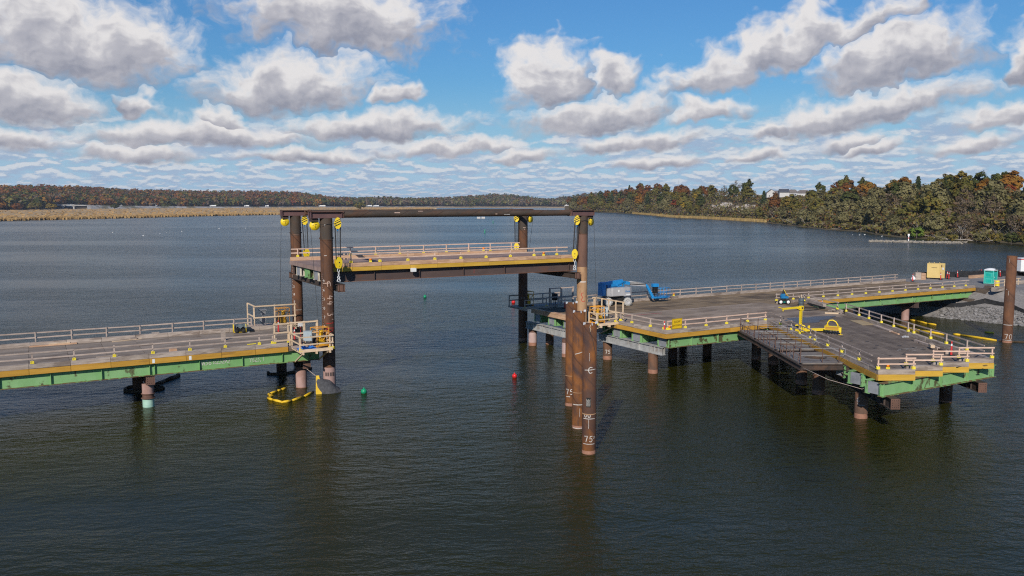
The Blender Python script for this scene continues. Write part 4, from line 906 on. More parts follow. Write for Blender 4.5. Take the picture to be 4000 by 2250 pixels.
guardrail('short railing on the slanted edge between right deck and approach', [(76.9, 65.8), (75.2, 61.9), (73.95, 58.9)], CT - .02, lumber_old, ext=(.3, .4))

# ------------------------------------------------------------------ winch platforms
def winch(name, label, u, v, z, rz):
    t = thing(name, label, 'winch', (u, v, z), rz, 'electric winches at the towers')
    m = MB()
    for x in (-.55, .55): m.beam((x, -.5, .08), (x, .5, .08), .1, .14)
    for y in (-.45, .45): m.beam((-.6, y, .2), (.6, y, .2), .1, .1)
    m.build('base_frame', orange_frame, t, local=True)
    m = MB(); m.lathe([(.30, -.38), (.30, -.34), (.18, -.33), (.18, .33), (.30, .34), (.30, .38)], 22, (-.15, 0, .50), 'Y'); m.build('drum', dark_steel, t, local=True)
    m = MB(); m.lathe([(.001, 0), (.20, 0), (.20, .1), (.165, .12), (.165, .66), (.18, .67), (.18, .72), (.12, .80), (.001, .80)], 20, (.18, .08, .55)); m.build('motor', winch_yellow, t, local=True)
    m = MB(); m.cbox((.18, .08, .38), (.46, .46, .36)); m.cbox((-.1, -.40, .5), (.5, .06, .5)); m.cbox((-.1, .42, .5), (.5, .06, .5)); m.build('gearbox', winch_yellow, t, local=True)
    m = MB(); zt = 1.62
    for x in (-.55, .55):
        for y in (-.48, .48): m.beam((x, y, .15), (x, y, zt), .045, .045)
    for z_ in (zt, zt - .32):
        for x in (-.55, .55): m.beam((x, -.48, z_), (x, .48, z_), .04, .04)
        for y in (-.48, .48): m.beam((-.55, y, z_), (.55, y, z_), .04, .04)
    for i in range(1, 5): m.beam((-.55 + .22 * i, -.48, zt), (-.55 + .22 * i, .48, zt), .025, .025)
    for y in (-.48, .48): m.beam((-.55, y, zt - .32), (0, y, .6), .03, .03); m.beam((.55, y, zt - .32), (0, y, .6), .03, .03)
    m.beam((.55, -.48, zt - .32), (.55, .48, .5), .03, .03)
    m.build('cage', orange_frame, t, local=True)
    m = MB(); m.tube([(-.45, -.3, .2), (-.3, -.52, .12), (.2, -.55, .1), (.5, -.3, .16), (.3, .1, .2)], .03, 6); m.build('hose', rubber, t, local=True)
    return t
def cabinet(label, u, v, z, rz, w=.62, h=.75):
    t = thing('control_cabinet', label, 'cabinet', (u, v, z), rz, 'grey winch control cabinets')
    m = MB(); m.cbox((0, 0, 1.0), (w, .28, h)); m.cbox((0, 0, 1.0 + h / 2 + .015), (w + .06, .34, .03)); m.build('housing', cab_grey, t, local=True)
    m = MB(); m.cbox((.01, -.15, 1.0), (w - .1, .02, h - .1)); d = m.build('door', cab_grey, t, local=True); m = MB(); m.cbox((w / 2 - .1, -.17, 1.0), (.03, .02, .12)); m.build('handle', dark_steel, d, local=True)
    m = MB()
    for x in (-w / 2 + .08, w / 2 - .08): m.beam((x, 0, .0), (x, 0, 1.0 - h / 2), .05, .05)
    m.build('stand', dark_steel, t, local=True); return t
def platform(label, u0, u1, v0, v1, z, group='timber winch platforms', braces=True, mat=lumber):
    t = thing('winch_platform', label, 'platform', (u0, v0, z), group=group); n = max(3, int((v1 - v0) / .29)); w = (v1 - v0) / n
    for i in range(n): m = MB(); m.box(u0 - random.uniform(0, .08), u1 + random.uniform(0, .08), v0 + i * w + .006, v0 + (i + 1) * w - .006, z - .05, z); m.build('plank', lumber_old, t)
    for x in (u0 + .15, (u0 + u1) / 2, u1 - .15): m = MB(); m.beam((x, v0 - .25, z - .16), (x, v1 + .6, z - .16), .1, .2); m.build('joist', mat, t)
    m = MB(); m.beam((u0 - .1, v0 - .03, z + .02), (u1 + .1, v0 - .03, z + .02), .05, .24); m.build('edge_board', mat, t)
    if braces:
        for x in (u0 + .2, u1 - .3): m = MB(); m.beam((x, v0 + .1, z - .22), (x + .25, v1 + .55, z - 1.45), .1, .1); m.build('brace', mat, t)
    return t
PZ = 3.90
platform('timber winch platform with blue tarp beside the near left tower', 17.85, 20.3, 63.9, 66.75, PZ)
guardrail('front railing of the near left winch platform', [(17.85, 63.95), (20.2, 63.95)], PZ, lumber, 1.12, .5, ext=(.1, .2), group='platform railings')
guardrail('left side railing of the near left winch platform', [(17.8, 66.85), (17.8, 64.05)], PZ, lumber, 1.12, .5, brackets=False, ext=(.05, .05), group='platform railings', side=-1)
guardrail('right side railing of the near left winch platform', [(20.45, 64.05), (20.45, 65.5)], PZ, lumber, 1.12, .5, brackets=True, ext=(.05, .1), group='platform railings')
winch('winch', 'orange caged winch with yellow motor on the near left platform', 19.75, 65.1, PZ, R(15))
cabinet('blue grey control cabinet beside the winch on the near left platform', 18.75, 65.0, PZ, R(-22), .66, .78)
m = MB(); pts = []
for i in range(9):
    for j in range(7):
        x = -.8 + 1.6 * i / 8; y = -.5 + j / 6; pts.append((x, y, .04 + .30 * max(0, sin(i * 1.9 + j) * .5 + .5) * (1 - (2 * j / 6 - 1) ** 2) * (1 - (x / .85) ** 4)))
m.add(pts, [(i * 7 + j, (i + 1) * 7 + j, (i + 1) * 7 + j + 1, i * 7 + j + 1) for i in range(8) for j in range(6)], True); t = thing('tarpaulin', 'crumpled blue tarpaulin lying on the near left winch platform', 'tarp', (18.6, 64.7, PZ), R(-10)); m.build('sheet', blue_tarp, t, local=True)
# rear safety fence of that platform, mesh between tall posts
def fence(label, a, b, z0, h, nposts, mat=lumber, mesh=True, mids=(.5,), heavy=False, brackets=False, group='tall timber safety fences'):
    a = Vector((a[0], a[1], z0)); b = Vector((b[0], b[1], z0)); d = (b - a); t = thing('safety_fence', label, 'fence', tuple(a), group=group); ww = .16 if heavy else .1; ang = atan2(d.y, d.x)
    for i in range(nposts):
        p = a + d * (i / (nposts - 1)); m = MB(); m.beam(p, p + Vector((0, 0, h)), ww, ww, d.normalized()); po = m.build('post', mat, t)
        if brackets: bb = proto_bracket.copy(); COL.objects.link(bb); bb.parent = po; bb.location = p - a; bb.rotation_euler = (0, 0, ang)
    dn = d.normalized(); nn = Vector((dn.y, -dn.x, 0)) * (ww / 2 + .03)
    for z in [h - .07] + [h * q for q in mids]: m = MB(); m.beam(a - dn * .1 + nn + Vector((0, 0, z)), b + dn * .1 + nn + Vector((0, 0, z)), .05, .12); m.build('rail', mat, t)
    if mesh:      # woven wire: thin diagonal wires
        m = MB(); L = d.length; st = .16; k = -h
        while k < L:
            for sg in (1, -1):
                x0, x1 = (k, k + h) if sg > 0 else (k + h, k); zz0, zz1 = 0.0, h
                c0, c1 = max(0, min(x0, x1)), min(L, max(x0, x1))
                if c1 - c0 > .05:
                    f = lambda x: (x - x0) / (x1 - x0) * h
                    m.beam(a + dn * c0 - nn * .9 + Vector((0, 0, f(c0))), a + dn * c1 - nn * .9 + Vector((0, 0, f(c1))), .010, .010)
            k += st
        m.build('wire_mesh', cable, t, kind='stuff')
    return t
fence('tall meshed fence with thick post behind the near left winch', (17.95, 66.98), (20.1, 66.98), PZ, 1.95, 3, heavy=True)
fence('taller fence panel on the near edge beside the left platform', (16.6, 66.95), (17.7, 66.95), CT, 1.62, 2, mids=(.52, .12), brackets=True)
platform('timber winch platform at the far left tower', 17.6, 21.4, 77.7, 80.6, PZ, braces=False)
fence('big meshed timber fence in front of the far left winch', (17.45, 77.6), (21.2, 77.6), PZ, 2.15, 3, mids=(.48, .06))
fence('side return of the fence at the far left winch platform', (17.45, 77.7), (17.45, 80.3), PZ, 2.15, 2, mesh=False)
winch('winch', 'orange caged winch behind the mesh fence at the far left tower', 20.35, 79.0, PZ, R(10))
t = thing('control_stand', 'grey control stand with flat top behind the far left mesh fence', 'control stand', (18.55, 79.0, PZ))
m = MB(); m.cbox((0, 0, 1.55), (.7, .5, .1)); m.cbox((.05, 0, 1.3), (.4, .3, .4)); m.build('panel', grey_plate, t, local=True); m = MB(); m.beam((0, 0, 0), (0, 0, 1.3), .1, .1); m.cbox((0, 0, .6), (.5, .4, .5)); m.build('pedestal', grey_plate, t, local=True)
platform('timber winch platform on stilts of the near right tower', 46.35, 48.6, 63.75, 66.2, PZ, mat=lumber)
guardrail('front railing of the near right winch platform', [(46.25, 63.85), (48.5, 63.85)], PZ, lumber, 1.12, .5, ext=(.05, .1), group='platform railings')
guardrail('left side railing of the near right winch platform', [(46.2, 65.2), (46.2, 63.95)], PZ, lumber, 1.12, .5, brackets=False, ext=(.15, .05), side=-1, group='platform railings')
winch('winch', 'orange caged winch with yellow motor at the tan near right tower', 47.0, 64.95, PZ, R(20))
cabinet('pale grey control cabinet beside the near right winch', 48.15, 65.3, PZ, R(-24), .55, .85)
fence('tall plain timber fence behind the near right winch', (49.05, 63.6), (49.05, 68.2), PZ, 2.1, 5, mesh=False, brackets=True, mids=(.45,))
fence('tall fence turned towards the span at the near right tower', (46.9, 68.3), (49.0, 68.3), PZ, 2.1, 2, mesh=False, mids=(.45,))
platform('shaded timber winch platform at the far right tower', 46.5, 53.2, 77.8, 81.0, PZ, braces=False, mat=lumber_old)
winch('winch', 'shaded orange winch at the far right tower', 48.1, 79.9, PZ, R(10))
fence('shaded open timber frame by the far right winch', (49.9, 78.0), (53.0, 78.0), PZ, 2.1, 3, mat=lumber_old, mesh=False, heavy=True)
fence('low shaded fence at the outer corner of the far right winch platform', (46.4, 81.0), (53.1, 81.0), PZ, 1.2, 4, mat=lumber_old, mesh=False)
guardrail('short low rail in front of the shaded far right winch', [(46.6, 77.9), (49.4, 77.9)], PZ, lumber_old, .95, .45, brackets=True, ext=(.05, .05), group='platform railings')
t = thing('cable_drum', 'dark cable drum standing in the shaded timber frame', 'drum', (51.2, 79.0, PZ)); m = MB(); m.lathe([(.001, 0), (.33, 0), (.35, .1), (.33, .75), (.001, .75)], 20, (0, 0, .55)); m.build('barrel', rubber, t, local=True); m = MB()
for x in (-.28, .28):
    for y in (-.28, .28): m.beam((x, y, 0), (x, y, .56), .06, .06)
m.build('stand', dark_steel, t, local=True)
t = thing('notice_board', 'plain plywood sheet fixed upright at the shaded railing', 'board', (53.9, 77.25, CT)); m = MB(); m.cbox((0, 0, .38), (1.3, .03, .72)); m.build('sheet', plywood, t, local=True); m = MB(); m.beam((-.6, .05, 0), (-.6, .05, .8), .08, .06); m.beam((.6, .05, 0), (.6, .05, .8), .08, .06); m.build('post', lumber_old, t, local=True)

# ------------------------------------------------------------------ pile driving template along the finger pier
TP = thing('pile_template', 'rusty steel pile template of three bays with round holes along the finger pier', 'pile template', (54, 49, 3.6))
TZ = 3.62
hc = [(19.2, -1.45), (13.5, -1.45), (7.7, -1.45)]
def P3_(s, n, z): q = FP(s, n); return (q[0], q[1], z)
for i, (s, n) in enumerate(hc):
    # plate with a round hole
    s0, s1, n0, n1 = s - 2.35, s + 2.25, -3.42, -.12; K = 40; ring, outer = [], []
    for k in range(K):
        q = 2 * pi * k / K; cx, cy = cos(q), sin(q); ring.append((s + .86 * cx, n + .86 * cy))
        fx = ((s1 - s) if cx > 0 else (s - s0)) / max(abs(cx), 1e-6); fy = ((n1 - n) if cy > 0 else (n - n0)) / max(abs(cy), 1e-6); f = min(fx, fy); outer.append((s + f * cx, n + f * cy))
    m = MB(); vs = []
    for z in (TZ, TZ - .10): vs += [P3_(a, b, z) for a, b in ring] + [P3_(a, b, z) for a, b in outer]
    fs = []
    for k in range(K):
        j = (k + 1) % K; fs += [(k, K + k, K + j, j), (2 * K + k, 2 * K + j, 3 * K + j, 3 * K + k), (k, j, 2 * K + j, 2 * K + k), (K + k, 3 * K + k, 3 * K + j, K + j)]
    m.add(vs, fs); c0 = [(s0, n0), (s1, n0), (s1, n1), (s0, n1)]
    for (a, b) in c0:
        near = sorted(range(K), key=lambda k: (outer[k][0] - a) ** 2 + (outer[k][1] - b) ** 2)[:2]
        m.add([P3_(a, b, TZ), P3_(*outer[near[0]], TZ), P3_(*outer[near[1]], TZ)], [(0, 1, 2)])
    pl_ = m.build('guide_plate', plate_grey, TP)
    m = MB(); vs = [P3_(s + .87 * cos(2 * pi * k / K), n + .87 * sin(2 * pi * k / K), z) for z in (TZ - .1, TZ - .55) for k in range(K)]; m.add(vs, [(k, (k + 1) % K, K + (k + 1) % K, K + k) for k in range(K)], True); m.build('guide_ring', dark_steel, pl_)
    for nn in (s0, s1):
        m = MB(); m.ibeam(P3_(nn, -3.4, TZ - .32), P3_(nn, -.15, TZ - .32), .42, .2, .03, .025); m.build('cross_beam', dark_steel, TP)
    # rails: posts on the outer side and both ends, pale pipes across
    rails = []
    for (ss, nn) in ((s0 + .05, -3.38), (s0 + .05, -1.75), (s0 + .05, -.5), (s - .8, -3.38), (s + .8, -3.38), (s1 - .05, -3.38), (s1 - .05, -1.75)):
        m = MB(); m.beam(P3_(ss, nn, TZ + .0), P3_(ss, nn, TZ + 1.12), .045, .045); m.build('rail_post', rail_rust, TP)
    for z in (.55, 1.08):
        for ss in (s0 + .05, s1 - .05):
            m = MB(); m.tube([P3_(ss, -3.4, TZ + z), P3_(ss, -1.0, TZ + z), P3_(ss, -.25, TZ + z)], .014, 6); m.build('rail_pipe', pipe_grey, TP)
        m = MB(); m.tube([P3_(s0 + .05, -3.4, TZ + z), P3_(s1 - .05, -3.4, TZ + z)], .022, 6); m.build('rail_pipe', rail_rust, TP)
    m = MB(); m.tube([P3_(s0 + .05, -.25, TZ + .55), P3_(s0 + .05, -.08, TZ + .6), P3_(s0 + .05, -.05, TZ + .75), P3_(s0 + .05, -.08, TZ + 1.05), P3_(s0 + .05, -.25, TZ + 1.08)], .024, 6); m.build('rail_return', pipe_grey, TP)
    for ss in (s0 + .5, s + .1, s1 - .5): m = MB(); m.beam(P3_(ss, -3.4, TZ + .02), P3_(ss + .5, -3.1, TZ + .62), .05, .05); m.build('strut', rail_rust, TP)
for n in (-3.45, -.10):
    m = MB(); m.ibeam(P3_(4.9, n, TZ - .30), P3_(21.9, n, TZ - .30), .38, .22, .035, .03); m.build('side_beam', dark_steel, TP)
    if n > -1: m = MB(); m.ibeam(P3_(3.5, n + .0, TZ - .95), P3_(23.5, n, TZ - .95), .30, .2, .03, .025); m.build('support_beam', rail_rust, TP)
m = MB(); m.ibeam(P3_(4.9, -.10, TZ - .36), P3_(3.6, .9, TZ - .36), .45, .22, .035, .03); m.build('end_beam', dark_steel, TP)
m = MB(); m.tube([P3_(5.0, -3.3, TZ - .3), P3_(3.0, -2.2, TZ - .75), P3_(1.0, -.6, TZ - 1.0), P3_(.6, 0, TZ - .6)], .02, 6); m.build('slack_cable', lumber_old, TP)
# ------------------------------------------------------------------ boom lift
BL = thing('boom_lift', 'blue articulated boom lift with grey body and tyres, parked on the right deck', 'boom lift', (57.6, 76.0, DT))
cr = R(-25)
def L_(x, y, z, rz=cr): return (x * cos(rz) - y * sin(rz), x * sin(rz) + y * cos(rz), z)
m = MB(); m.cbox(L_(0, 0, .62), (2.5, 1.3, .42), cr); m.cbox(L_(0, 0, .88), (1.6, 1.1, .16), cr)
for x in (-1.1, 1.1): m.beam(L_(x, -1.0, .48), L_(x, 1.0, .48), .22, .22)
m.build('chassis', black, BL, local=True)
m = MB(); m.lathe([(.001, .96), (.55, .96), (.55, 1.1), (.001, 1.1)], 24); m.build('slew_ring', dark_steel, BL, local=True)
for (x, y) in ((1.1, -1.12), (-1.1, -1.12), (1.1, 1.12), (-1.1, 1.12)):
    w_t = MB(); w_t.lathe([(.24, -.17), (.42, -.18), (.462, -.12), (.462, .12), (.42, .18), (.24, .17)], 28, (0, 0, 0), 'Y')
    for k in range(14):
        q = 2 * pi * k / 14
        for s in (-.09, .09): w_t.cbox((.462 * cos(q + s * 2), s, .462 * sin(q + s * 2)), (.05, .15, .07), 0, Matrix.Rotation(-q, 3, 'Y'))
    wo_ = w_t.build('wheel', tyre_grey, BL, local=True); wo_.location = L_(x, y, .462); wo_.rotation_euler = (0, 0, cr)
    s_ = -1 if y < 0 else 1
    w_t = MB(); w_t.lathe([(.001, s_ * .06), (.12, s_ * .06), (.12, s_ * .13), (.14, s_ * .13), (.14, s_ * .07), (.25, s_ * .10), (.27, s_ * .175)], 24, (0, 0, 0), 'Y'); w_t.build('rim', lift_grey, wo_, local=True)
# turntable cover: big rounded grey counterweight
m = MB(); prof = [(-1.62, -.55), (-1.55, -.9), (-1.2, -1.02), (.2, -1.06), (1.1, -1.02), (1.42, -.9), (1.5, -.6), (1.5, .75), (1.2, .95), (-1.3, .95), (-1.6, .7)]
m.prism(prof, 1.16, 1.98); m.prism([(x * .98, y * .98) for x, y in prof], 1.10, 1.157); m.prism([(x * .985, y * .985) for x, y in prof], 1.983, 2.03)
m.prism([(.3, -1.11), (1.12, -1.075), (1.48, -.92), (1.56, -.6), (1.5, -.58), (.3, -1.0)], 1.05, 1.97)
cw = m.build('counterweight', lift_grey, BL, local=True)
m = MB(); m.cbox((-.42, -1.062, 1.68), (.2, .012, .28)); m.build('door_sticker', white, cw, local=True)
m = MB(); m.cbox((.88, -1.115, 1.22), (.62, .012, .16), R(3)); m.build('name_strip', white, cw, local=True)
def text_mesh(txt, size, mat, parent, loc, rot, name='lettering', shear=0.0, local=True, align='CENTER', space=1.0):
    cu = bpy.data.curves.new('t', 'FONT'); cu.body = txt; cu.size = size; cu.align_x = align; cu.align_y = 'CENTER'; cu.shear = shear; cu.extrude = .002; cu.resolution_u = 3; cu.space_line = space
    o = bpy.data.objects.new('t', cu); COL.objects.link(o); bpy.context.view_layer.update()
    me = bpy.data.meshes.new_from_object(o.evaluated_get(bpy.context.evaluated_depsgraph_get())); bpy.data.objects.remove(o); bpy.data.curves.remove(cu)
    me.name = name; me.materials.clear(); me.materials.append(mat)
    o = bpy.data.objects.new(name, me); COL.objects.link(o); o.parent = parent; o.location = loc; o.rotation_euler = rot; return o
text_mesh('Genie', .30, blue, cw, (.74, -1.13, 1.60), (R(90), 0, R(3)), shear=.25)
m = MB()
m.prism([(-2.28, -.35), (-1.72, -.35), (-1.72, .35), (-2.28, .35)], 1.15, 2.62); m.cbox((-2.0, -.37, 1.55), (.4, .05, .7)); m.cbox((-1.98, -.38, 2.3), (.18, .05, .2))
m.build('riser', blue, BL, local=True)
m = MB(); m.beam((-2.2, -.1, 2.5), (-.9, -.1, 2.52), .42, .34); m.beam((-1.1, -.1, 2.5), (.75, -.1, 2.66), .40, .42); m.beam((.5, -.1, 2.58), (1.75, -.1, 2.38), .34, .36); m.build('lower_boom', blue, BL, local=True)
m = MB(); m.beam((-1.4, -.12, 2.16), (.6, -.12, 2.26), .36, .3); m.build('upper_boom', blue, BL, local=True)
m = MB(); m.beam((.0, -.34, 2.28), (.85, -.34, 2.62), .10, .09); m.beam((.72, -.33, 2.0), (.98, -.33, 2.72), .12, .10); m.beam((-1.2, -.33, 2.20), (-.1, -.33, 2.18), .08, .10); m.build('lift_cylinder', blue_dark, BL, local=True)
m = MB(); m.tube([(1.75, -.1, 2.56), (1.7, -.1, 2.48), (1.75, -.1, 2.40), (4.2, -.1, 2.10), (4.25, -.1, 2.18)], .09, 8); m.tube([(1.75, -.1, 2.56), (4.25, -.1, 2.22)], .075, 8); m.build('cable_track', galv, BL, local=True)
m = MB(); m.beam((1.9, -.12, 2.22), (4.15, -.12, 1.98), .2, .16); m.build('telescope_boom', lift_grey, BL, local=True)
m = MB(); m.beam((1.7, -.12, 2.30), (4.1, -.12, 2.08), .24, .08); m.build('dark_underside', black, BL, local=True)  # black strip added below the cable track for the boom's dark underside
m = MB(); m.beam((4.15, -.15, 2.14), (4.95, -.5, .52), .16, .22, (0, 1, 0)); m.beam((4.4, -.15, 2.05), (5.15, -.5, .55), .08, .12, (0, 1, 0)); m.cbox((5.1, -.5, .55), (.55, .3, .14)); m.build('jib', blue, BL, local=True)
m = MB(); m.cbox((5.35, -.4, 2.0), (.72, .5, .36), R(-10)); m.build('control_box', blue, BL, local=True)
m = MB(); m.cbox((5.4, -.35, 1.45), (.5, .4, .75)); m.tube([(5.1, -.6, 1.7), (5.0, -.7, 1.1), (5.2, -.5, .8)], .04, 6); m.build('rotator', black, BL, local=True)
bk = R(8); B_ = lambda x, y, z: (6.55 + x * cos(bk) - y * sin(bk), -.25 + x * sin(bk) + y * cos(bk), z)
m = MB(); m.cbox(B_(0, 0, .52), (1.75, .95, .07), bk); m.cbox(B_(0, 0, .40), (1.5, .7, .05), bk); fl_ = m.build('basket_floor', blue, BL, local=True)
m = MB()
for x in (-.86, -.3, .3, .86):
    for y in (-.46, .46): m.tube([B_(x, y, .55), B_(x, y, 1.62)], .022, 6)
for y in (0,):
    for x in (-.86, .86): m.tube([B_(x, y, .55), B_(x, y, 1.62)], .022, 6)
for z in (.62, 1.1, 1.62): m.tube([B_(-.86, -.46, z), B_(.86, -.46, z), B_(.86, .46, z), B_(-.86, .46, z), B_(-.86, -.46, z)], .024, 6)
m.build('basket_rail', blue, BL, local=True)
m = MB(); m.cbox(B_(-.7, .3, 1.72), (.34, .22, .2), .3); m.build('headlamp', yellow_pale, BL, local=True)

# ------------------------------------------------------------------ small machines and things on the right deck
t = thing('wheeled_pump', 'small blue machine on two white rimmed wheels with a black and yellow handle', 'pump', (74.5, 67.0 - .3, DT), R(-30))
for x in (-.42, .42):
    m = MB(); m.lathe([(.16, -.09), (.27, -.10), (.30, -.05), (.30, .05), (.27, .10), (.16, .09)], 22, (x, -.25, .30), 'Y'); wh = m.build('wheel', rubber, t, local=True)
    m = MB(); m.lathe([(.001, -.10), (.07, -.12), (.09, -.08), (.17, -.105)], 18, (x, -.25, .30), 'Y'); m.build('rim', white, wh, local=True)
m = MB(); m.beam((-.42, -.25, .28), (.42, -.25, .28), .07, .07); m.beam((-.3, -.2, .3), (-.3, .5, .34), .06, .06); m.beam((.3, -.2, .3), (.3, .5, .34), .06, .06); m.build('axle_frame', teal, t, local=True)
m = MB(); m.cbox((0, .1, .52), (.5, .5, .36)); m.build('engine', black, t, local=True)
m = MB(); m.cbox((.05, .0, .80), (.84, .5, .22)); m.cbox((-.1, .05, 1.06), (.44, .34, .30)); m.cbox((-.36, -.05, .98), (.16, .2, .1)); m.build('body', blue_dark, t, local=True)
m = MB(); m.add([(-.28, -.05, 1.22), (.22, -.05, 1.22), (.16, .2, 1.22), (-.2, .2, 1.22), (-.06, .05, 1.72)], [(0, 1, 4), (1, 2, 4), (2, 3, 4), (3, 0, 4)]); m.build('hood', black, t, local=True)
m = MB(); m.tube([(-.03, 0, 1.7), (.12, -.05, 1.45), (.22, -.1, 1.22), (.45, -.1, 1.0), (.5, -.1, .62)], .03, 6); m.build('hose', yellow, t, local=True)

t = thing('waste_drum', 'dark grey steel drum with bits of scrap sticking out, by the approach corner', 'drum', (75.1, 64.7, DT))
m = MB(); m.lathe([(.001, .02), (.30, 0), (.31, .02), (.30, .28), (.315, .30), (.30, .32), (.30, .58), (.315, .60), (.30, .62), (.30, .88), (.31, .90), (.28, .90), (.27, .60), (.001, .6)], 26); m.build('drum', siding_grey, t, local=True); t.children[0].data.materials[0] = M('drum_grey', (.075, .095, .11), (.11, .135, .15), 2, 4, .6)
m = MB(); m.beam((-.1, 0, .6), (-.35, .1, 1.12), .06, .05); m.beam((.1, 0, .6), (.1, .1, 1.25), .05, .05); m.beam((0, .1, .6), (.2, -.1, 1.05), .1, .03); m.build('scrap', lumber, t, local=True)

# yellow davit standing on its fork frame
t = thing('jib_crane', 'yellow lifting jib with long arm standing on fork pockets on the finger deck', 'jib crane', (59.9, 51.6, DT))
m = MB(); m.beam((0, 0, .1), (0, 0, 2.28), .17, .20); m.build('mast', yellow, t, local=True)
m = MB(); m.beam((.16, .05, 2.22), (-2.35, -.9 * 0, 2.22), .13, .17); m.beam((-2.35, 0, 2.24), (-2.85, -.02, 2.40), .10, .07); m.cbox((.02, 0, 2.14), (.36, .24, .42)); m.beam((-.05, 0, 1.95), (-.5, 0, 2.17), .12, .1); m.tube([(-2.3, 0, 2.15), (-2.3, 0, 1.98)], .05, 8); m.build('arm', yellow, t, local=True)
m = MB(); disc(m, (.04, -.125, 2.16), .09, .02, 14); m.build('pivot_pin', dark_steel, t, local=True)
m = MB()
for k in range(9): m.cbox((0, -.102, .45 + .18 * k), (.05, .006, .09))
m.build('height_holes', black, t, local=True)
m = MB(); m.cbox((-.15, -.3, .16), (.7, .9, .18)); m.beam((-.45, -.72, .2), (-.45, -.72, .62), .08, .08); m.beam((.2, -.72, .2), (.2, -.72, .62), .08, .08); m.beam((.45, -.62, .2), (.45, -.62, .6), .08, .08); m.tube([(-.35, .3, .55), (.1, .1, .62), (.4, -.1, .5), (.45, -.35, .15)], .06, 8); m.build('base_frame', yellow, t, local=True)
for y in (-.55, -.05): m = MB(); m.beam((-.2, y - .1, .22), (2.15, y - .9, .20), .2, .15); m.build('fork_pocket', yellow, t, local=True)
# yellow sweeper bucket with hoop
t = thing('sweeper_bucket', 'yellow sweeper bucket with a curved hoop handle on the finger deck', 'attachment', (61.2, 49.2, DT), R(-58)); t.scale = (.82, .82, .82)
m = MB(); m.prism([(-.75, -.25), (.75, -.25), (.75, .2), (-.75, .2)], .45, .82); m.prism([(-.78, -.3), (.78, -.3), (.78, .24), (-.78, .24)], .823, .86); m.build('bucket', yellow, t, local=True)
m = MB(); m.prism([(-.68, -.272), (.68, -.272), (.68, -.256), (-.68, -.256)], .50, .80); m.build('front_opening', ochre, t, local=True)
m = MB(); m.tube([(-.45, 0, .86), (-.5, 0, 1.2), (-.3, 0, 1.48), (.05, 0, 1.52), (.35, 0, 1.36), (.55, 0, 1.05), (.58, 0, .86)], .065, 8); m.add([(-.72, 0, .86), (-.35, 0, .86), (-.45, 0, 1.2)], [(0, 1, 2), (2, 1, 0)]); m.build('hoop', yellow, t, local=True)
m = MB(); m.prism([(.753, -.28), (.95, -.28), (.95, .15), (.753, .15)], .25, .78); m.build('motor_housing', yellow, t, local=True)
m = MB()
for k in range(5): disc(m, (-.55 + .28 * k, 0, .24), .24, .06, 16, 'X')
m.build('brush', rubber, t, local=True)
m = MB(); m.beam((.9, -.1, .02), (.9, -.1, .55), .06, .06); m.cbox((.9, -.1, .02), (.4, .2, .03)); m.build('stand', yellow, t, local=True)

# road sign
t = thing('warning_sign', 'yellow SLOW LENTEMENT sign at the front corner of the right deck', 'sign', (49.72, 56.72, CT), R(6))
m = MB(); m.cbox((0, -.12, .50), (1.30, .02, .92)); pn = m.build('panel', yellow_sign, t, local=True)
m = MB()
for (x0, x1, z0, z1) in ((-.62, .62, .065, .085), (-.62, .62, .915, .935), (-.62, -.60, .085, .915), (.60, .62, .085, .915)): m.box(x0, x1, -.1345, -.1315, z0, z1)
m.build('border', black, pn, local=True)
text_mesh('SLOW', .30, black, pn, (0, -.133, .66), (R(90), 0, 0)); text_mesh('LENTEMENT', .225, black, pn, (0, -.133, .33), (R(90), 0, 0))
m = MB(); m.beam((-.5, -.06, 0), (-.5, -.06, .9), .06, .06); m.beam((.5, -.06, 0), (.5, -.06, .9), .06, .06); m.build('post', lumber_old, t, local=True)
def beacon(label, u, v, z):
    t = thing('warning_beacon', label, 'beacon', (u, v, z), group='amber warning beacons on the railings')
    m = MB(); m.cbox((0, 0, .07), (.20, .16, .14)); m.build('battery_case', yellow_pale, t, local=True)
    m = MB(); m.lathe([(.001, -.07), (.11, -.07), (.13, 0), (.11, .07), (.001, .07)], 18, (0, 0, .25), 'Y'); m.build('lens', amber, t, local=True); return t
beacon('amber beacon at the left foot of the SLOW sign', 48.95, 56.72, CT)
beacon('amber beacon on the near edge of the raised span, near its left end', 25.0, 67.4, sCT)
beacon('amber beacon on the near edge of the raised span, near its right end', 42.4, 67.4, sCT)
beacon('amber beacon on the far edge of the raised span', 41.1, 77.15, sCT)
beacon('amber beacon on the stepped front edge of the finger pier', FP(.17, .75, starts[0])[0], FP(.17, .75, starts[0])[1], CT)
beacon('amber beacon on the far railing beside the boom lift basket', 67.3, 77.3, CT)
beacon('amber beacon on the slanted edge by the junction of the decks', 75.9, 62.6, CT)
def delineator(label, u, v, z, lean=0.0, rz=0.0):
    t = thing('delineator', label, 'delineator', (u, v, z), rz, 'red and white delineator posts'); mt = Matrix.Rotation(lean, 3, 'Y')
    m = MB(); m.cbox((0, 0, .04), (.40, .40, .07)); m.build('base', rubber, t, local=True)
    m = MB(); b0 = len(m.v); m.lathe([(.085, .06), (.06, .72), (.055, .74)], 14); m.lathe([(.05, .92), (.04, 1.0), (.05, 1.08), (.001, 1.10)], 14); m.v = [tuple(mt @ Vector(p)) for p in m.v]; m.build('post', red, t, local=True)
    m = MB(); m.lathe([(.062, .58), (.058, .68)], 14); m.lathe([(.057, .75), (.052, .92)], 14); m.v = [tuple(mt @ Vector(p)) for p in m.v]; m.build('reflective_band', white, t, local=True); return t
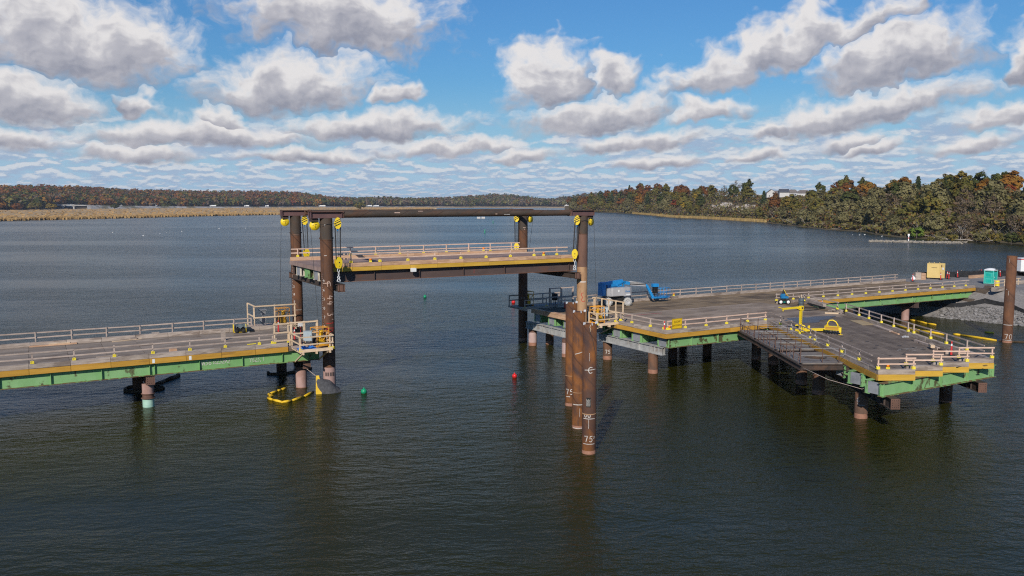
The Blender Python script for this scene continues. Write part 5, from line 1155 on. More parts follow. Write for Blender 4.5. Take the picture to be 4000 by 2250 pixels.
for lab, u, v, z, le in (('red and white post beside the yellow SLOW sign', 48.62, 57.0, DT, 0), ('single delineator standing in the shaded part of the right deck end', 50.6, 76.0, DT, 0),
        ('delineator behind the stepped railing at the finger pier front', 60.4, 37.6, DT, 0), ('red delineator behind the fence at the end of the left trestle', 18.9, 74.7, DT, 0), ('red delineator under the white notice at the near left platform', 19.0, 69.8, DT, 0),
        ('delineator at the far end of the long deck railing', 112.7, 76.7, 3.87, 0), ('delineator in front of the open yellow container door', 118.4, 76.0, 3.87, 0), ('leaning delineator right of the yellow container, left one of a pair', 121.6, 77.1, 3.87, .16),
        ('upright delineator of the pair right of the yellow container', 120.9, 76.3, 3.87, 0), ('leaning delineator alone against the black fabric fence', 124.3, 77.0, 3.87, -.14), ('delineator at the black fence left of the toilet', 129.7, 76.5, 3.87, -.1), ('delineator seen just right of the toilet roof', 131.6, 74.6, 3.87, -.18)):
    delineator(lab, u, v, z, le)
t = thing('notice_sign', 'small white notice on a red post at the near left platform', 'sign', (18.95, 67.7, DT)); m = MB(); m.cbox((0, 0, 1.62), (.46, .02, .36)); m.build('panel', white, t, local=True); m = MB(); m.beam((0, .03, 0), (0, .03, 1.6), .05, .05); m.build('post', red, t, local=True)

# marks and loose things on the decks
def plank(name, label, cat, a, b, w, h, mat, z=DT, group=None, dz=0.0):
    t = thing(name, label, cat, (a[0], a[1], z), group=group); m = MB(); m.beam((a[0], a[1], z + h / 2 + .006), (b[0], b[1], z + h / 2 + .006 + dz), w, h); m.build('board', mat, t); return t
G_ = 'loose boards on the decks'
plank('loose_board', 'reddish long board lying by the far curb at the left of the left trestle', 'board', (-.5, 76.95), (2.9, 77.0), .2, .10, timber_new, group=G_)
plank('loose_board', 'pale board stacked on the reddish one by the far curb', 'board', (.9, 77.0), (2.4, 77.03), .18, .06, lumber, DT + .107, G_)
plank('loose_board', 'thin pale board by the far curb in the middle of the left trestle', 'board', (5.5, 76.4), (7.8, 76.9), .16, .05, lumber, group=G_)
plank('loose_board', 'short block lying on the thin pale board by the far curb', 'wood block', (6.9, 76.76), (7.4, 76.86), .2, .14, timber_grey, DT + .06, G_)
plank('loose_board', 'pale board leaning along the near curb of the left trestle', 'board', (6.0, 67.45), (8.8, 67.5), .18, .16, lumber, group=G_)
plank('loose_board', 'broken grey board on the far curb top', 'board', (8.7, 77.5), (9.3, 77.5), .22, .06, timber_grey, CT + .01, G_)
plank('wood_block', 'squat timber block on the near side of the left trestle', 'wood block', (8.9, 68.4), (9.4, 68.45), .4, .34, timber_new)
plank('loose_board', 'low bent board near the middle of the left trestle deck', 'board', (3.8, 68.6), (5.3, 68.7), .12, .2, timber_grey, group=G_)
plank('loose_board', 'yellow strip of wood on the near side close to the winch platform', 'board', (15.0, 69.4), (15.7, 69.5), .14, .05, yellow_pale, group=G_)
t = thing('timber_post', 'single stout timber post standing upright on the left trestle deck', 'post', (13.75, 72.8, DT)); m = MB(); m.beam((0, 0, 0), (0, 0, .86), .34, .3); m.build('post', timber_grey, t, local=True)
t = thing('plywood_sheet', 'plywood sheet lying flat on the finger pier deck', 'plywood', (69.5, 52.4, DT), R(0)); m = MB(); m.prism([(.15, 1.5), (1.5, 1.05), (-.1, -1.45), (-1.45, -1.1)], .012, .045); m.build('sheet', plywood, t, local=True)
plank('loose_board', 'bundle of boards lying past the plywood sheet along the right edge', 'board', (68.9, 50.6), (66.9, 47.4), .35, .10, lumber_old, group=G_)
plank('loose_board', 'short reddish board at the end of the bundle on the finger deck', 'board', (66.7, 47.2), (66.0, 46.0), .16, .09, timber_new, DT, G_)
plank('steel_tube', 'long pale tube lying at the right edge of the finger pier', 'tube', (63.9, 43.0), (61.9, 39.6), .22, .18, lumber_old)
plank('steel_tube', 'dark tube lying beside the pale one at the finger pier edge', 'tube', (63.45, 42.3), (61.3, 38.5), .16, .12, beam_brown)
plank('wood_block', 'pale offcut on the end of the tubes at the finger pier edge', 'wood block', (61.9, 40.3), (61.3, 39.7), .3, .22, lumber, DT + .18)
plank('wood_block', 'pair of small offcuts in front of the tubes on the finger deck', 'wood block', (61.2, 38.3), (60.7, 38.0), .42, .25, lumber_old)
t = thing('cloth_bag', 'crumpled white bag at the right edge of the finger pier', 'bag', (64.9, 44.6, DT)); m = MB()
for (x, y, z, r) in ((0, 0, .15, .2), (.28, -.1, .12, .17), (-.2, .15, .1, .15), (.1, .2, .16, .13)): m.lathe([(.01, -r * .8), (r * .9, -r * .5), (r, 0), (r * .7, r * .6), (.01, r * .8)], 9, (x, y, z))
m.build('bag', siding_grey, t, local=True); t.scale = (.8, .8, .7)
t = thing('hose_coil', 'tangle of dark welding leads on the deck near the grey drum', 'hose', (72.9, 62.0, DT)); m = MB()
for k in range(5):
    q0 = k * 1.1; m.tube([(1.6 * cos(q0 + .5 * i) * (1 - .05 * i) + .2 * k, .8 * sin(q0 + .5 * i) + .1 * sin(3 * i), .04 + .01 * k) for i in range(9)], .03, 6)
m.build('lead', rubber, t, local=True)
plank('timber_log', 'short thick brown log on the slanted deck edge near the drum', 'log', (76.2, 64.6), (74.4, 60.9), .36, .30, timber_grey, CT - .0)
plank('wood_stack', 'small stack of pale wood scraps by the slanted deck edge', 'wood stack', (72.0, 58.9), (72.9, 57.9), .5, .14, lumber)
t = thing('scrap_pile', 'pile of grey scrap and rope near the inner end of the right finger railing', 'scrap', (73.0, 58.3, DT)); m = MB()
for k in range(14): a = Vector((random.uniform(-.5, .5), random.uniform(-.4, .5), .1 + random.random() * .25)); m.beam(a, a + Vector((random.uniform(-.4, .4), random.uniform(-.4, .4), random.uniform(-.1, .1))), .08, .06)
m.build('scrap', timber_grey, t, local=True)
wp = MB(); pts = []
for k in range(36):
    q = 2 * pi * k / 36; r = 1 + .22 * sin(3 * q + 1) + .12 * sin(7 * q); pts.append((67.0 + 3.6 * r * cos(q) * .9 + .9 * sin(q), 56.6 + 1.5 * r * sin(q)))
wp.prism(pts, DT + .010, DT + .016); wp.build('wet_patch', wet_deck, kind='structure')
rl = MB(); rl.quad((52.6, 67.75, DT + .012), (57.4, 67.66, DT + .012), (57.4, 67.76, DT + .012), (52.6, 67.85, DT + .012)); rl.build('painted_line', pink_mark, kind='structure')
ch = MB()
for k in range(26):
    a = (random.uniform(54, 60.5), random.uniform(58.6, 60.8)); an = random.uniform(-.6, .9); l = random.uniform(.3, 1.1); w = .02
    ch.quad((a[0], a[1], DT + .011), (a[0] + l * cos(an), a[1] + l * sin(an), DT + .011), (a[0] + l * cos(an), a[1] + l * sin(an) + w * 2, DT + .011), (a[0], a[1] + w * 2, DT + .011))
for k in range(18):
    a = (random.uniform(58.6, 61.2), random.uniform(40.2, 41.3)); l = random.uniform(.2, .6); ch.quad((a[0], a[1], DT + .011), (a[0] + l, a[1] + .05, DT + .011), (a[0] + l, a[1] + .09, DT + .011), (a[0], a[1] + .05, DT + .011))
for k in range(14):
    a = (random.uniform(65.5, 68.2), random.uniform(57.6, 58.5)); l = random.uniform(.2, .6); ch.quad((a[0], a[1], DT + .018), (a[0] + l, a[1] + .05, DT + .018), (a[0] + l, a[1] + .09, DT + .018), (a[0], a[1] + .05, DT + .018))
ch.build('chalk_scuff', chalk, kind='structure')
dsl = MB()
for k in range(26):
    s = random.uniform(2, 17); n = random.uniform(1.5, 9.5); p = FP(s, n); dsl.cbox((p[0], p[1], DT + .008), (.42, .10, .012), R(8) * random.uniform(-1, 1))
dsl.build('lifting_slot', black, FD, kind='stuff')
# generator under a tarp on the left trestle
t = thing('generator', 'black and yellow generator half covered with a grey cloth on the left trestle', 'generator', (15.9, 76.9 - .5, DT), R(-8))
m = MB(); m.cbox((0, 0, .36), (.92, .6, .5)); m.build('engine', black, t, local=True)
m = MB()
for x in (-.56, .5):
    m.tube([(x, -.36, .05), (x, -.36, .74), (x, .36, .74), (x, .36, .05)], .035, 6)
for y in (-.36, .36): m.tube([(-.56, y, .08), (.5, y, .08)], .02, 6)
m.build('frame', yellow, t, local=True)
m = MB(); pts = [(-.35 + .9 * i / 7, -.42 + .8 * j / 5, .62 + .10 * sin(i * 1.7 + j * 1.3) + (.10 if 0 < j < 5 else -.12)) for i in range(8) for j in range(6)]
m.add(pts, [(i * 6 + j, (i + 1) * 6 + j, (i + 1) * 6 + j + 1, i * 6 + j + 1) for i in range(7) for j in range(5)], True); m.build('cover_cloth', M('cloth_grey', (.075, .10, .11), (.14, .17, .18), 3, 5, .8), t, local=True)
for x in (-.3, .3): m = MB(); disc(m, (x, -.36, .17), .17, .1, 16); m.build('wheel', rubber, t, local=True)
t = thing('rubber_mat', 'black mat with pale edges on the left trestle beside the generator', 'mat', (16.6, 76.35, DT)); m = MB(); m.cbox((0, 0, .03), (1.1, .5, .035), -.1); m.build('mat', rubber, t, local=True); m = MB(); m.cbox((-.2, -.27, .03), (.5, .03, .04), -.1); m.build('edge_strip', white, t, local=True)

# ------------------------------------------------------------------ floating booms, curtain, buoys
def boom(label, pts, r, mat, z=.06, cat='boom', seg=True, group='floating booms', gap=0.07):
    t = thing('floating_boom', label, cat, (pts[0][0], pts[0][1], 0), group=group); n = len(pts)
    for a, b in zip(pts[:-1], pts[1:]):
        a = Vector((a[0], a[1], z)); b = Vector((b[0], b[1], z)); d = (b - a); L = d.length; d.normalize(); k = max(2, int(L / 2.2)); m = MB(); sd_ = Vector((-d.y, d.x, 0))
        P_ = [a + d * (gap * .5 + (L - gap) * i / k) + sd_ * random.uniform(-.06, .06) * (0 < i < k) for i in range(k + 1)]
        m.tube(P_, [r * .75] + [r * random.uniform(.9, 1.06) for _ in range(k - 1)] + [r * .75], 10); m.build('float_segment', mat, t)
    m = MB(); m.tube([(p[0], p[1], z - .02) for p in pts], r * .6, 6); m.build('joining_fabric', mat, t)
    return t
boom('yellow floating boom looped in the water left of the near left tower', [(17.9, 68.75), (17.35, 68.3), (16.95, 68.0), (16.2, 67.35), (16.0, 66.9), (16.15, 66.3), (15.65, 65.8), (15.85, 65.1), (16.3, 63.95), (17.1, 64.05), (18.3, 64.95), (19.5, 66.35)], .11, boom_yellow)
boom('short yellow boom hanging off the pink brown pile under the approach span', [(99.95, 68.1), (99.9, 67.3), (98.9, 65.0), (98.8, 63.7)], .13, boom_yellow)
boom('yellow floating boom along the right side of the finger pier', [(93.8, 65.8), (92.7, 61.8), (92.5, 58.6)], .15, boom_yellow)
boom('long yellow boom section reaching the lone right pile', [(93.5, 58.1), (93.7, 57.3), (93.4, 52.95)], .15, boom_yellow)
boom('dark wet boom section between the yellow pieces at the right pile', [(93.3, 52.6), (94.2, 51.5), (96.0, 49.6)], .13, boom_brown)
boom('small separate yellow float near the lone right pile', [(98.3, 57.2), (98.5, 56.2)], .15, boom_yellow)
boom('dark boom floating in a ring around the seafoam pile', [(7.1, 75.9) , (6.2, 75.2), (6.1, 74.0), (6.9, 73.4), (8.3, 73.3), (9.0, 73.7), (8.9, 74.6), (8.3, 75.0)], .17, boom_brown)
boom('dark boom drifting off to the right behind the seafoam pile', [(8.3, 75.0), (9.5, 76.8), (10.8, 78.4), (10.9, 78.9)], .2, boom_brown)
boom('dark boom in shade around the far pile of the left trestle', [(18.2, 76.2), (18.0, 75.2), (19.2, 74.7), (20.9, 75.3), (22.2, 76.0)], .15, boom_brown)
t = thing('turbidity_curtain', 'dark grey fabric curtain bagged around the foot of the near left tower', 'curtain', (20.3, 65.6, 0))
m = MB(); nu, nv = 18, 12; pts = []
for i in range(nu):
    for j in range(nv):
        a = i / (nu - 1); b = j / (nv - 1)
        x = 19.55 + 1.95 * a; top = 1.02 * (1 - a) ** .85 + .22 * sin(pi * a) + .26 + .06 * sin(13 * a); y0 = 65.15 - .25 * sin(pi * a) + .35 * (1 - a); y1 = 66.0
        pts.append((x + .05 * sin(9 * a + 5 * b), y0 + (y1 - y0) * b ** 1.6, -.12 + (top + .12) * sin(b * pi / 2) + .04 * sin(11 * a + 7 * b)))
m.add(pts, [(i * nv + j, (i + 1) * nv + j, (i + 1) * nv + j + 1, i * nv + j + 1) for i in range(nu - 1) for j in range(nv - 1)], True); m.build('fabric', curtain_m, t)
m = MB(); vs = []
for i in range(10):
    b = i / 9; x = 19.5 + .0 * b; wdt = .16 + .10 * (1 - abs(2 * b - .3)); z = -.05 + 1.5 * b; vs += [(19.50 - wdt * .35 + .12 * b, 65.42 + .45 * b, z), (19.62 + wdt * (1 + 1.2 * b * b), 65.30 + .50 * b, z)]
m.add(vs, [(2 * i, 2 * i + 1, 2 * i + 3, 2 * i + 2) for i in range(9)], True); m.build('yellow_hem', boom_yellow, t)
m = MB(); m.tube([(19.55, 65.9, 1.45), (19.30, 67.3, 1.75), (19.2, 68.25, 1.9)], .022, 6); m.build('tie_rope', lumber_old, t)
def buoy(label, u, v, r, mat, grp='round marker buoys'):
    t = thing('marker_buoy', label, 'buoy', (u, v, 0), group=grp); m = MB(); m.lathe([(.001, -r * .5)] + [(r * cos(q), r * .55 + r * sin(q)) for q in [-.9 + 2.4 * k / 9 for k in range(10)]] + [(.001, r * 1.55)], 20); m.build('float', mat, t, local=True)
    m = MB(); m.lathe([(.06, 0), (.06, .08), (.001, .09)], 10, (0, 0, r * 1.53)); m.build('lug', mat, t, local=True); return t
buoy('green round buoy in the open water right of the near left tower', 22.95, 63.93, .25, buoy_green)
buoy('red round buoy in the open water left of the foreground piles', 36.69, 63.10, .22, buoy_red)
buoy('small green buoy far out beneath the raised span', 55.44, 124.5, .26, buoy_green)
buoy('red buoy just left of the far right tower', 64.1, 110.6, .30, buoy_red)
for (lab, u, v, h) in (('thin green spar buoy far out between the towers, nearer one', 424 * sin(R(28.14)), 424 * cos(R(28.14)), 2.1), ('thin green spar buoy far out between the towers, farther one', 621 * sin(R(28.7)), 621 * cos(R(28.7)), 2.2)):
    t = thing('spar_buoy', lab, 'buoy', (u, v, 0), group='green spar buoys'); m = MB(); m.lathe([(.32, -.5), (.30, .2), (.16, h * .9), (.001, h)], 12); m.build('spar', buoy_green, t, local=True)
for i, (lab, b) in enumerate((('white floating platform far out under the long pipe, left one', 27.72), ('white floating platform far out under the long pipe, right one', 28.03))):
    t = thing('float_platform', lab, 'float', (796 * sin(R(b)), 796 * cos(R(b)), 0), R(-28), group='white floating platforms'); m = MB(); m.cbox((0, 0, .8), (3.3, 3, 1.5)); m.build('hull', siding, t, local=True); m = MB(); m.cbox((0, 0, 1.62), (3.5, 3.2, .12)); m.build('deck', white, t, local=True)
BIRD = ['white bird on the far water, %s' % q for q in ('leftmost of the row left of the towers', 'second from left of the row left of the towers', 'nearest one of the row left of the towers', 'fourth from left of the row left of the towers', 'fifth from left of the row left of the towers', 'sixth of the row left of the towers', 'seventh of the row left of the towers', 'rightmost of the row left of the towers', 'leftmost of the small flock by the stone bar', 'second in the small flock by the stone bar', 'third in the small flock by the stone bar', 'nearest to the stone bar')]
for i, (b, d) in enumerate(((3.05, 500), (4.44, 477), (6.17, 424), (7.14, 445), (7.52, 455), (8.43, 475), (10.68, 518), (12.33, 523), (52.2, 430), (52.6, 428), (52.9, 432), (53.9, 415))):
    t = thing('waterbird', BIRD[i], 'bird', (d * sin(R(b)), d * cos(R(b)), 0), R(40 * i), group='white birds resting on the far water'); m = MB(); m.lathe([(.01, -.35), (.13, -.2), (.17, 0), (.10, .25), (.01, .4)], 8, (0, 0, .1), 'Y'); m.build('body', white, t, local=True); m = MB(); m.tube([(0, -.25, .15), (0, -.32, .34), (0, -.42, .36)], .05, 6); m.build('head', white, t, local=True)
# ------------------------------------------------------------------ gravel bank at the end of the approach
def us_(v): return 105.4 + (70 - v) * .19
def bank_z(u, v):
    a = (u - us_(v)) / 7.0 * 3.84; b = (80.0 - (u - 118) * .30 + 5.5 - v) / 5.0 * 3.84
    z = min(3.84, a, b)
    return max(-1.5, z)
us = np.arange(98, 215, 1.0); vs2 = np.arange(20, 96, 1.0); V = []
for u in us:
    for v in vs2:
        z = bank_z(u, v); V.append((u, v, z + (.10 * sin(u * 1.7 + v * .9) * sin(v * 1.3) if z < 3.7 else 0.02 * sin(u * .9) * sin(v * .7))))
nv_ = len(vs2); Q = [(i * nv_ + j, (i + 1) * nv_ + j, (i + 1) * nv_ + j + 1, i * nv_ + j + 1) for i in range(len(us) - 1) for j in range(nv_ - 1)]
bank = numpy_mesh('gravel_bank', V, Q, gravel, smooth=True); bank['kind'] = 'structure'
protos = []
for k in range(5):
    m = MB(); r = [.8 + .4 * random.random() for _ in range(14)]; rings = [(-.5, .55), (-.1, 1.0), (.3, .85), (.55, .4)]; pts = [(.9 * q * r[(i + j) % 14] * cos(2 * pi * j / 6 + i * .3), q * r[(i * 2 + j) % 14] * .75 * sin(2 * pi * j / 6 + i * .3), z * .8) for i, (z, q) in enumerate(rings) for j in range(6)]
    m.add(pts, [(i * 6 + j, i * 6 + (j + 1) % 6, (i + 1) * 6 + (j + 1) % 6, (i + 1) * 6 + j) for i in range(3) for j in range(6)] + [tuple(range(18, 24))]); o = m.build('stone', stone_m, bank, local=True); protos.append(o)
cnt = 0
while cnt < 280:
    v = random.uniform(46, 68.3); u = us_(v) + random.uniform(-.3, 2.3); z = bank_z(u, v); o = protos[cnt % 5] if cnt < 5 else inst(protos[cnt % 5], bank, (0, 0, 0))
    o.location = (u, v, z + .08); s = random.uniform(.16, .36); o.scale = (s, s, s); o.rotation_euler = (random.uniform(-.4, .4), random.uniform(-.4, .4), random.uniform(0, 6)); cnt += 1
m = MB()
for k in range(2600):
    v = random.uniform(40, 69); u = us_(v) + random.uniform(-.4, 3.0); z = bank_z(u, v); s = random.uniform(.05, .14); m.add([(u - s, v - s, z), (u + s, v - s * .6, z), (u + s * .7, v + s, z + .02), (u - s * .8, v + s * .8, z), (u, v, z + s * 1.3)], [(0, 1, 4), (1, 2, 4), (2, 3, 4), (3, 0, 4)])
m.build('small_stones', stone_m, bank, kind='stuff')
def silt_fence(label, path, h):
    t = thing('silt_fence', label, 'silt fence', (path[0][0], path[0][1], bank_z(*path[0])), group='black silt fences on the bank'); P = []
    for a, b in zip(path[:-1], path[1:]):
        n = max(1, int(hypot(b[0] - a[0], b[1] - a[1]) / .8)); P += [(a[0] + (b[0] - a[0]) * i / n, a[1] + (b[1] - a[1]) * i / n) for i in range(n)]
    P.append(path[-1]); m = MB(); V = []
    for i, p in enumerate(P): z = bank_z(*p); V += [(p[0], p[1], z - .1), (p[0] + .06 * sin(i), p[1], z + h * .5), (p[0], p[1], z + h - .12 * abs(sin(i * pi / 4)))]
    m.add(V, [(3 * i + j, 3 * i + 3 + j, 3 * i + 4 + j, 3 * i + 1 + j) for i in range(len(P) - 1) for j in (0, 1)], True); m.build('fabric', silt, t)
    for i in range(0, len(P), 4): z = bank_z(*P[i]); m = MB(); m.beam((P[i][0] + .05, P[i][1] + .05, z - .1), (P[i][0] + .05, P[i][1] + .05, z + h + .12), .05, .05); m.build('stake', lumber_old, t)
silt_fence('black silt fence winding across the stony slope below the deck end', [(107.4, 70.5), (108.2, 67), (110.2, 64.3), (110.3, 61.5), (109.6, 58), (110.2, 50)], .7)
silt_fence('black silt fence along the far side of the gravel top behind the toilet', [(118.5, 79.9), (121.5, 79.0), (125.9, 77.4), (133.0, 75.4), (146, 71.5)], 1.0)
def block(label, u0, u1, v0, v1, z0, z1, mat, nm='timber_block', cat='timber block', grp='timbers at the deck abutment', n=1):
    t = thing(nm, label, cat, (u0, v0, z0), group=grp)
    for k in range(n): m = MB(); m.box(u0, u1, v0, v1, z0 + (z1 - z0) * k / n + .004, z0 + (z1 - z0) * (k + 1) / n); m.build('timber', mat, t)
dk = M('timber_dark', (.075, .058, .045), (.13, .10, .08), 2, 6, .92)
block('dark timber bearing block under the end of the approach fascia', 111.85, 113.3, 65.3, 67.6, 2.55, 3.80, dk, n=3)
block('lower dark timber bearer under the end of the green girder', 109.9, 111.4, 65.9, 68.6, 1.85, 2.45, dk, n=2)
block('weathered timber behind the bearing block at the deck end', 113.4, 114.2, 64.9, 66.4, 2.9, 4.1, dk)
block('pale sill timber under the railing next to the toilet', 111.3, 115.2, 63.7, 64.2, 3.60, 4.18, timber_grey)
block('long low timber at the far side left of the toilet', 124.8, 129.2, 75.2, 75.6, 3.84, 4.3, timber_new)
block('long low timber along the right edge of the gravel top', 121.5, 128.5, 66.5, 66.95, 3.84, 4.35, timber_grey)
guardrail('pale short railing on the bank beside the toilet and yellow barrel', [(111.6, 63.95), (113.9, 63.95), (117.2, 63.95)], 4.18, lumber, .95, .5, brackets=False, ext=(.3, .4))
t = thing('portable_toilet', 'teal portable toilet with white rounded roof on the gravel bank', 'toilet', (118.6, 68.6, 3.85), R(8))
m = MB(); m.box(-.62, .62, -.60, .60, .1, 1.98); bd_ = m.build('cabin', teal, t, local=True)
m = MB()
for x, y in ((-.62, -.6), (.62, -.6), (-.62, .6), (.62, .6)): m.cbox((x, y, 1.04), (.09, .09, 1.9))
for z in (.14, 1.95): m.cbox((0, -.61, z), (1.2, .05, .08)); m.cbox((-.63, 0, z), (.05, 1.16, .08))
m.build('corner_trim', teal_light, t, local=True, kind='stuff')
m = MB(); m.cbox((.0, -.615, 1.0), (.92, .03, 1.66)); d_ = m.build('door', teal, t, local=True); m = MB(); m.cbox((-.36, -.64, 1.05), (.06, .03, .14)); m.build('handle', white, d_, local=True)
for z in (.5, 1.35): m = MB(); m.cbox((-.635, 0, z), (.03, .9, .62)); m.build('side_panel', teal_light, t, local=True); m = MB(); m.cbox((-.645, 0, z), (.03, .78, .5)); m.build('side_panel', teal, t, local=True)
m = MB(); m.cbox((-.64, 0, 1.80), (.03, .95, .08)); m.cbox((0, -.64, 1.84), (.9, .03, .08)); m.build('vent', black, t, local=True)
m = MB(); pts = []
for i in range(7):
    for j in range(7):
        x = -.68 + 1.36 * i / 6; y = -.66 + 1.32 * j / 6; pts.append((x, y, 2.0 + .30 * (1 - (x / .70) ** 2) ** .6 * (1 - .5 * (y / .68) ** 2)))
m.add(pts, [(i * 7 + j, (i + 1) * 7 + j, (i + 1) * 7 + j + 1, i * 7 + j + 1) for i in range(6) for j in range(6)], True); m.box(-.69, .69, -.67, .67, 1.98, 2.03); m.build('roof', white, t, local=True)
m = MB(); m.box(-.66, .66, -.64, .64, 0, .1); m.build('skid', dark_steel, t, local=True)
t = thing('steel_container', 'tall yellow steel tool container with one door standing open', 'container', (119.9, 78.1, 3.85), R(-62))
m = MB(); m.box(-.85, .85, -.75, .75, .18, 2.3); m.build('body', box_yellow, t, local=True)
m = MB(); m.box(-.88, .88, -.78, -.74, .16, .26); m.box(-.88, .88, -.78, .78, 2.302, 2.36); m.box(-.9, -.8, -.79, -.76, .2, 2.3); m.box(.8, .9, -.79, -.76, .2, 2.3); m.build('frame', box_yellow, t, local=True)
m = MB(); m.prism([(.86, -.76), (1.55, -1.05), (1.57, -1.01), (.88, -.72)], .2, 2.45); dd = m.build('door', box_yellow, t, local=True)
m = MB(); m.cbox((1.1, -.90, 2.0), (.12, .03, .3), R(-23)); m.cbox((1.0, -.86, .9), (.05, .03, .25), R(-23)); m.build('latch', rust_red, dd, local=True); m = MB(); m.cbox((1.3, -.985, 1.62), (.22, .012, .34), R(-23)); m.build('notice', white, dd, local=True)
m = MB(); m.box(-.3, .45, -.768, -.764, 1.70, 1.75); m.build('stencil_text', dark_steel, t, local=True)
for x in (-.6, .6): m = MB(); m.box(x - .12, x + .12, -.7, .7, 0, .18); m.build('skid', dark_steel, t, local=True)
for x, y in ((-.7, .2), (.0, .2), (.7, .2)): m = MB(); m.tube([(x, y, 2.36), (x, y, 2.5)], .04, 8); m.build('lifting_eye', box_yellow, t, local=True)
t = thing('plastic_barrel', 'yellow barrel behind the short railing by the toilet', 'barrel', (115.6, 65.9, 3.85)); m = MB(); m.lathe([(.001, 0), (.27, 0), (.29, .04), (.29, .28), (.275, .30), (.29, .32), (.29, .56), (.275, .58), (.29, .60), (.28, .86), (.001, .88)], 24); m.build('barrel', yellow, t, local=True); m = MB(); m.lathe([(.294, .60), (.294, .66)], 24); m.build('pale_band', lumber, t, local=True)
t = thing('crate', 'wooden crate at the far end of the long deck railing', 'crate', (116.3, 78.1, 3.85), R(-30)); m = MB(); m.box(-.75, .1, -.4, .4, 0, 1.1); m.build('box', timber_grey, t, local=True); m = MB(); m.box(.12, .8, -.42, .42, 0, 1.0); m.build('lid', timber_new, t, local=True)
t = thing('white_sack', 'white sack slumped between crate and railing end', 'sack', (114.6, 77.9, 3.85)); m = MB(); m.lathe([(.01, 0), (.3, .05), (.34, .25), (.2, .5), (.05, .62)], 12); m.build('sack', white, t, local=True)
t = thing('trailer', 'white box trailer with red stripe cut off by the right edge', 'trailer', (138.6, 73.6, 3.85), R(-24))
m = MB(); m.box(-2.8, 3.0, -1.1, 1.1, .75, 2.75); m.build('box', white, t, local=True); m = MB(); m.box(-2.83, 3.03, -1.13, 1.13, 2.6, 2.72); m.build('stripe', red, t, local=True); m = MB(); m.box(-2.84, 3.04, -1.14, 1.14, 2.752, 2.80); m.build('roof', white, t, local=True)
m = MB(); m.box(-2.2, -.6, -1.125, -1.102, 1.2, 2.2); m.build('side_panel', siding_grey, t, local=True); m = MB(); m.box(-2.8, 3, -1.0, 1.0, .55, .745); m.build('chassis', black, t, local=True)
for x in (-1.7, -.9, 2.0): m = MB(); m.lathe([(.2, -.12), (.4, -.12), (.4, .12), (.2, .12)], 20, (x, -.95, .4), 'Y'); wv_ = m.build('wheel', rubber, t, local=True); m = MB(); disc(m, (x, -.95, .4), .2, .2, 14); m.build('rim', steel_bright, wv_, local=True)

# ------------------------------------------------------------------ far land
def pol_(b, d): return (d * sin(R(b)), d * cos(R(b)))
def interp(tab, b, k):
    xs = [r[0] for r in tab]; return float(np.interp(b, xs, [r[k] for r in tab]))
def polar_grid(name, b0, b1, nb, nd, dfun, zfun, mat, smooth=True):
    V = []
    for i in range(nb):
        b = b0 + (b1 - b0) * i / (nb - 1)
        for j in range(nd): d = dfun(b, j / (nd - 1)); p = pol_(b, d); V.append((p[0], p[1], zfun(b, j / (nd - 1), d)))
    Q = [(i * nd + j, i * nd + j + 1, (i + 1) * nd + j + 1, (i + 1) * nd + j) for i in range(nb - 1) for j in range(nd - 1)]
    o = numpy_mesh(name, V, Q, mat, smooth=smooth); o['kind'] = 'structure'; return o
MF = [(-9, 700), (-5.16, 759), (-1.48, 818), (2.51, 870), (6.22, 927), (9.84, 1005), (12.99, 1065), (14.61, 1101), (17.92, 1241), (21.31, 1516), (23.72, 1768), (24.76, 1896)]
MBK = [(-9, 2140), (-5.1, 2139), (9.86, 2167), (14.62, 2327), (19.61, 2431), (23.72, 2240), (24.9, 1940)]
mfr = lambda b: interp(MF, b, 1) + 6 * sin(b * 9) + 4 * sin(b * 31)
polar_grid('marsh', -9, 24.85, 260, 12, lambda b, t: mfr(b) + (interp(MBK, b, 1) - mfr(b)) * t ** 1.5, lambda b, t, d: -.3 if t == 0 else 1.75 + .25 * sin(b * 40 + d * .05), marsh_m)
polar_grid('far_marsh', 21.5, 35.2, 120, 5, lambda b, t: 2330 + 60 * sin(b * 3) + 25 * sin(b * 17) + 340 * t, lambda b, t, d: -.3 if t == 0 else 1.5, marsh_m)
def blades(name, n, bfun, dfun, h, w, mat, z0=0.0):
    b = bfun(n); d = dfun(b, n); x = d * np.sin(np.radians(b)); y = d * np.cos(np.radians(b)); a = np.radians(b) + RNG.normal(0, .5, n); hh = h * RNG.uniform(.65, 1.15, n); ww = w * RNG.uniform(.6, 1.4, n); lx = RNG.normal(0, .25, n)
    cx, sy = np.cos(a), -np.sin(a); V = np.zeros((n, 4, 3)); V[:, 0] = np.stack([x - ww * cx, y - ww * sy, np.full(n, z0 - .2)], 1); V[:, 1] = np.stack([x + ww * cx, y + ww * sy, np.full(n, z0 - .2)], 1)
    V[:, 2] = np.stack([x + ww * .7 * cx + lx, y + ww * .7 * sy, z0 + hh], 1); V[:, 3] = np.stack([x - ww * .7 * cx + lx, y - ww * .7 * sy, z0 + hh * .93], 1)
    o = numpy_mesh(name, V.reshape(-1, 3), np.arange(4 * n).reshape(n, 4), mat); o['kind'] = 'stuff'; return o
vm = np.vectorize(mfr)
blades('marsh_reeds', 15000, lambda n: RNG.uniform(-8, 24.5, n), lambda b, n: vm(b) + RNG.exponential(11, n) - 3, 2.3, .7, reed_m)
blades('marsh_grass', 5000, lambda n: RNG.uniform(-8, 24.5, n), lambda b, n: vm(b) + (np.interp(b, [r[0] for r in MBK], [r[1] for r in MBK]) - vm(b)) * RNG.uniform(0, 1, n) ** 1.4 * .98, 2.35, 1.6, reed_m, .2)

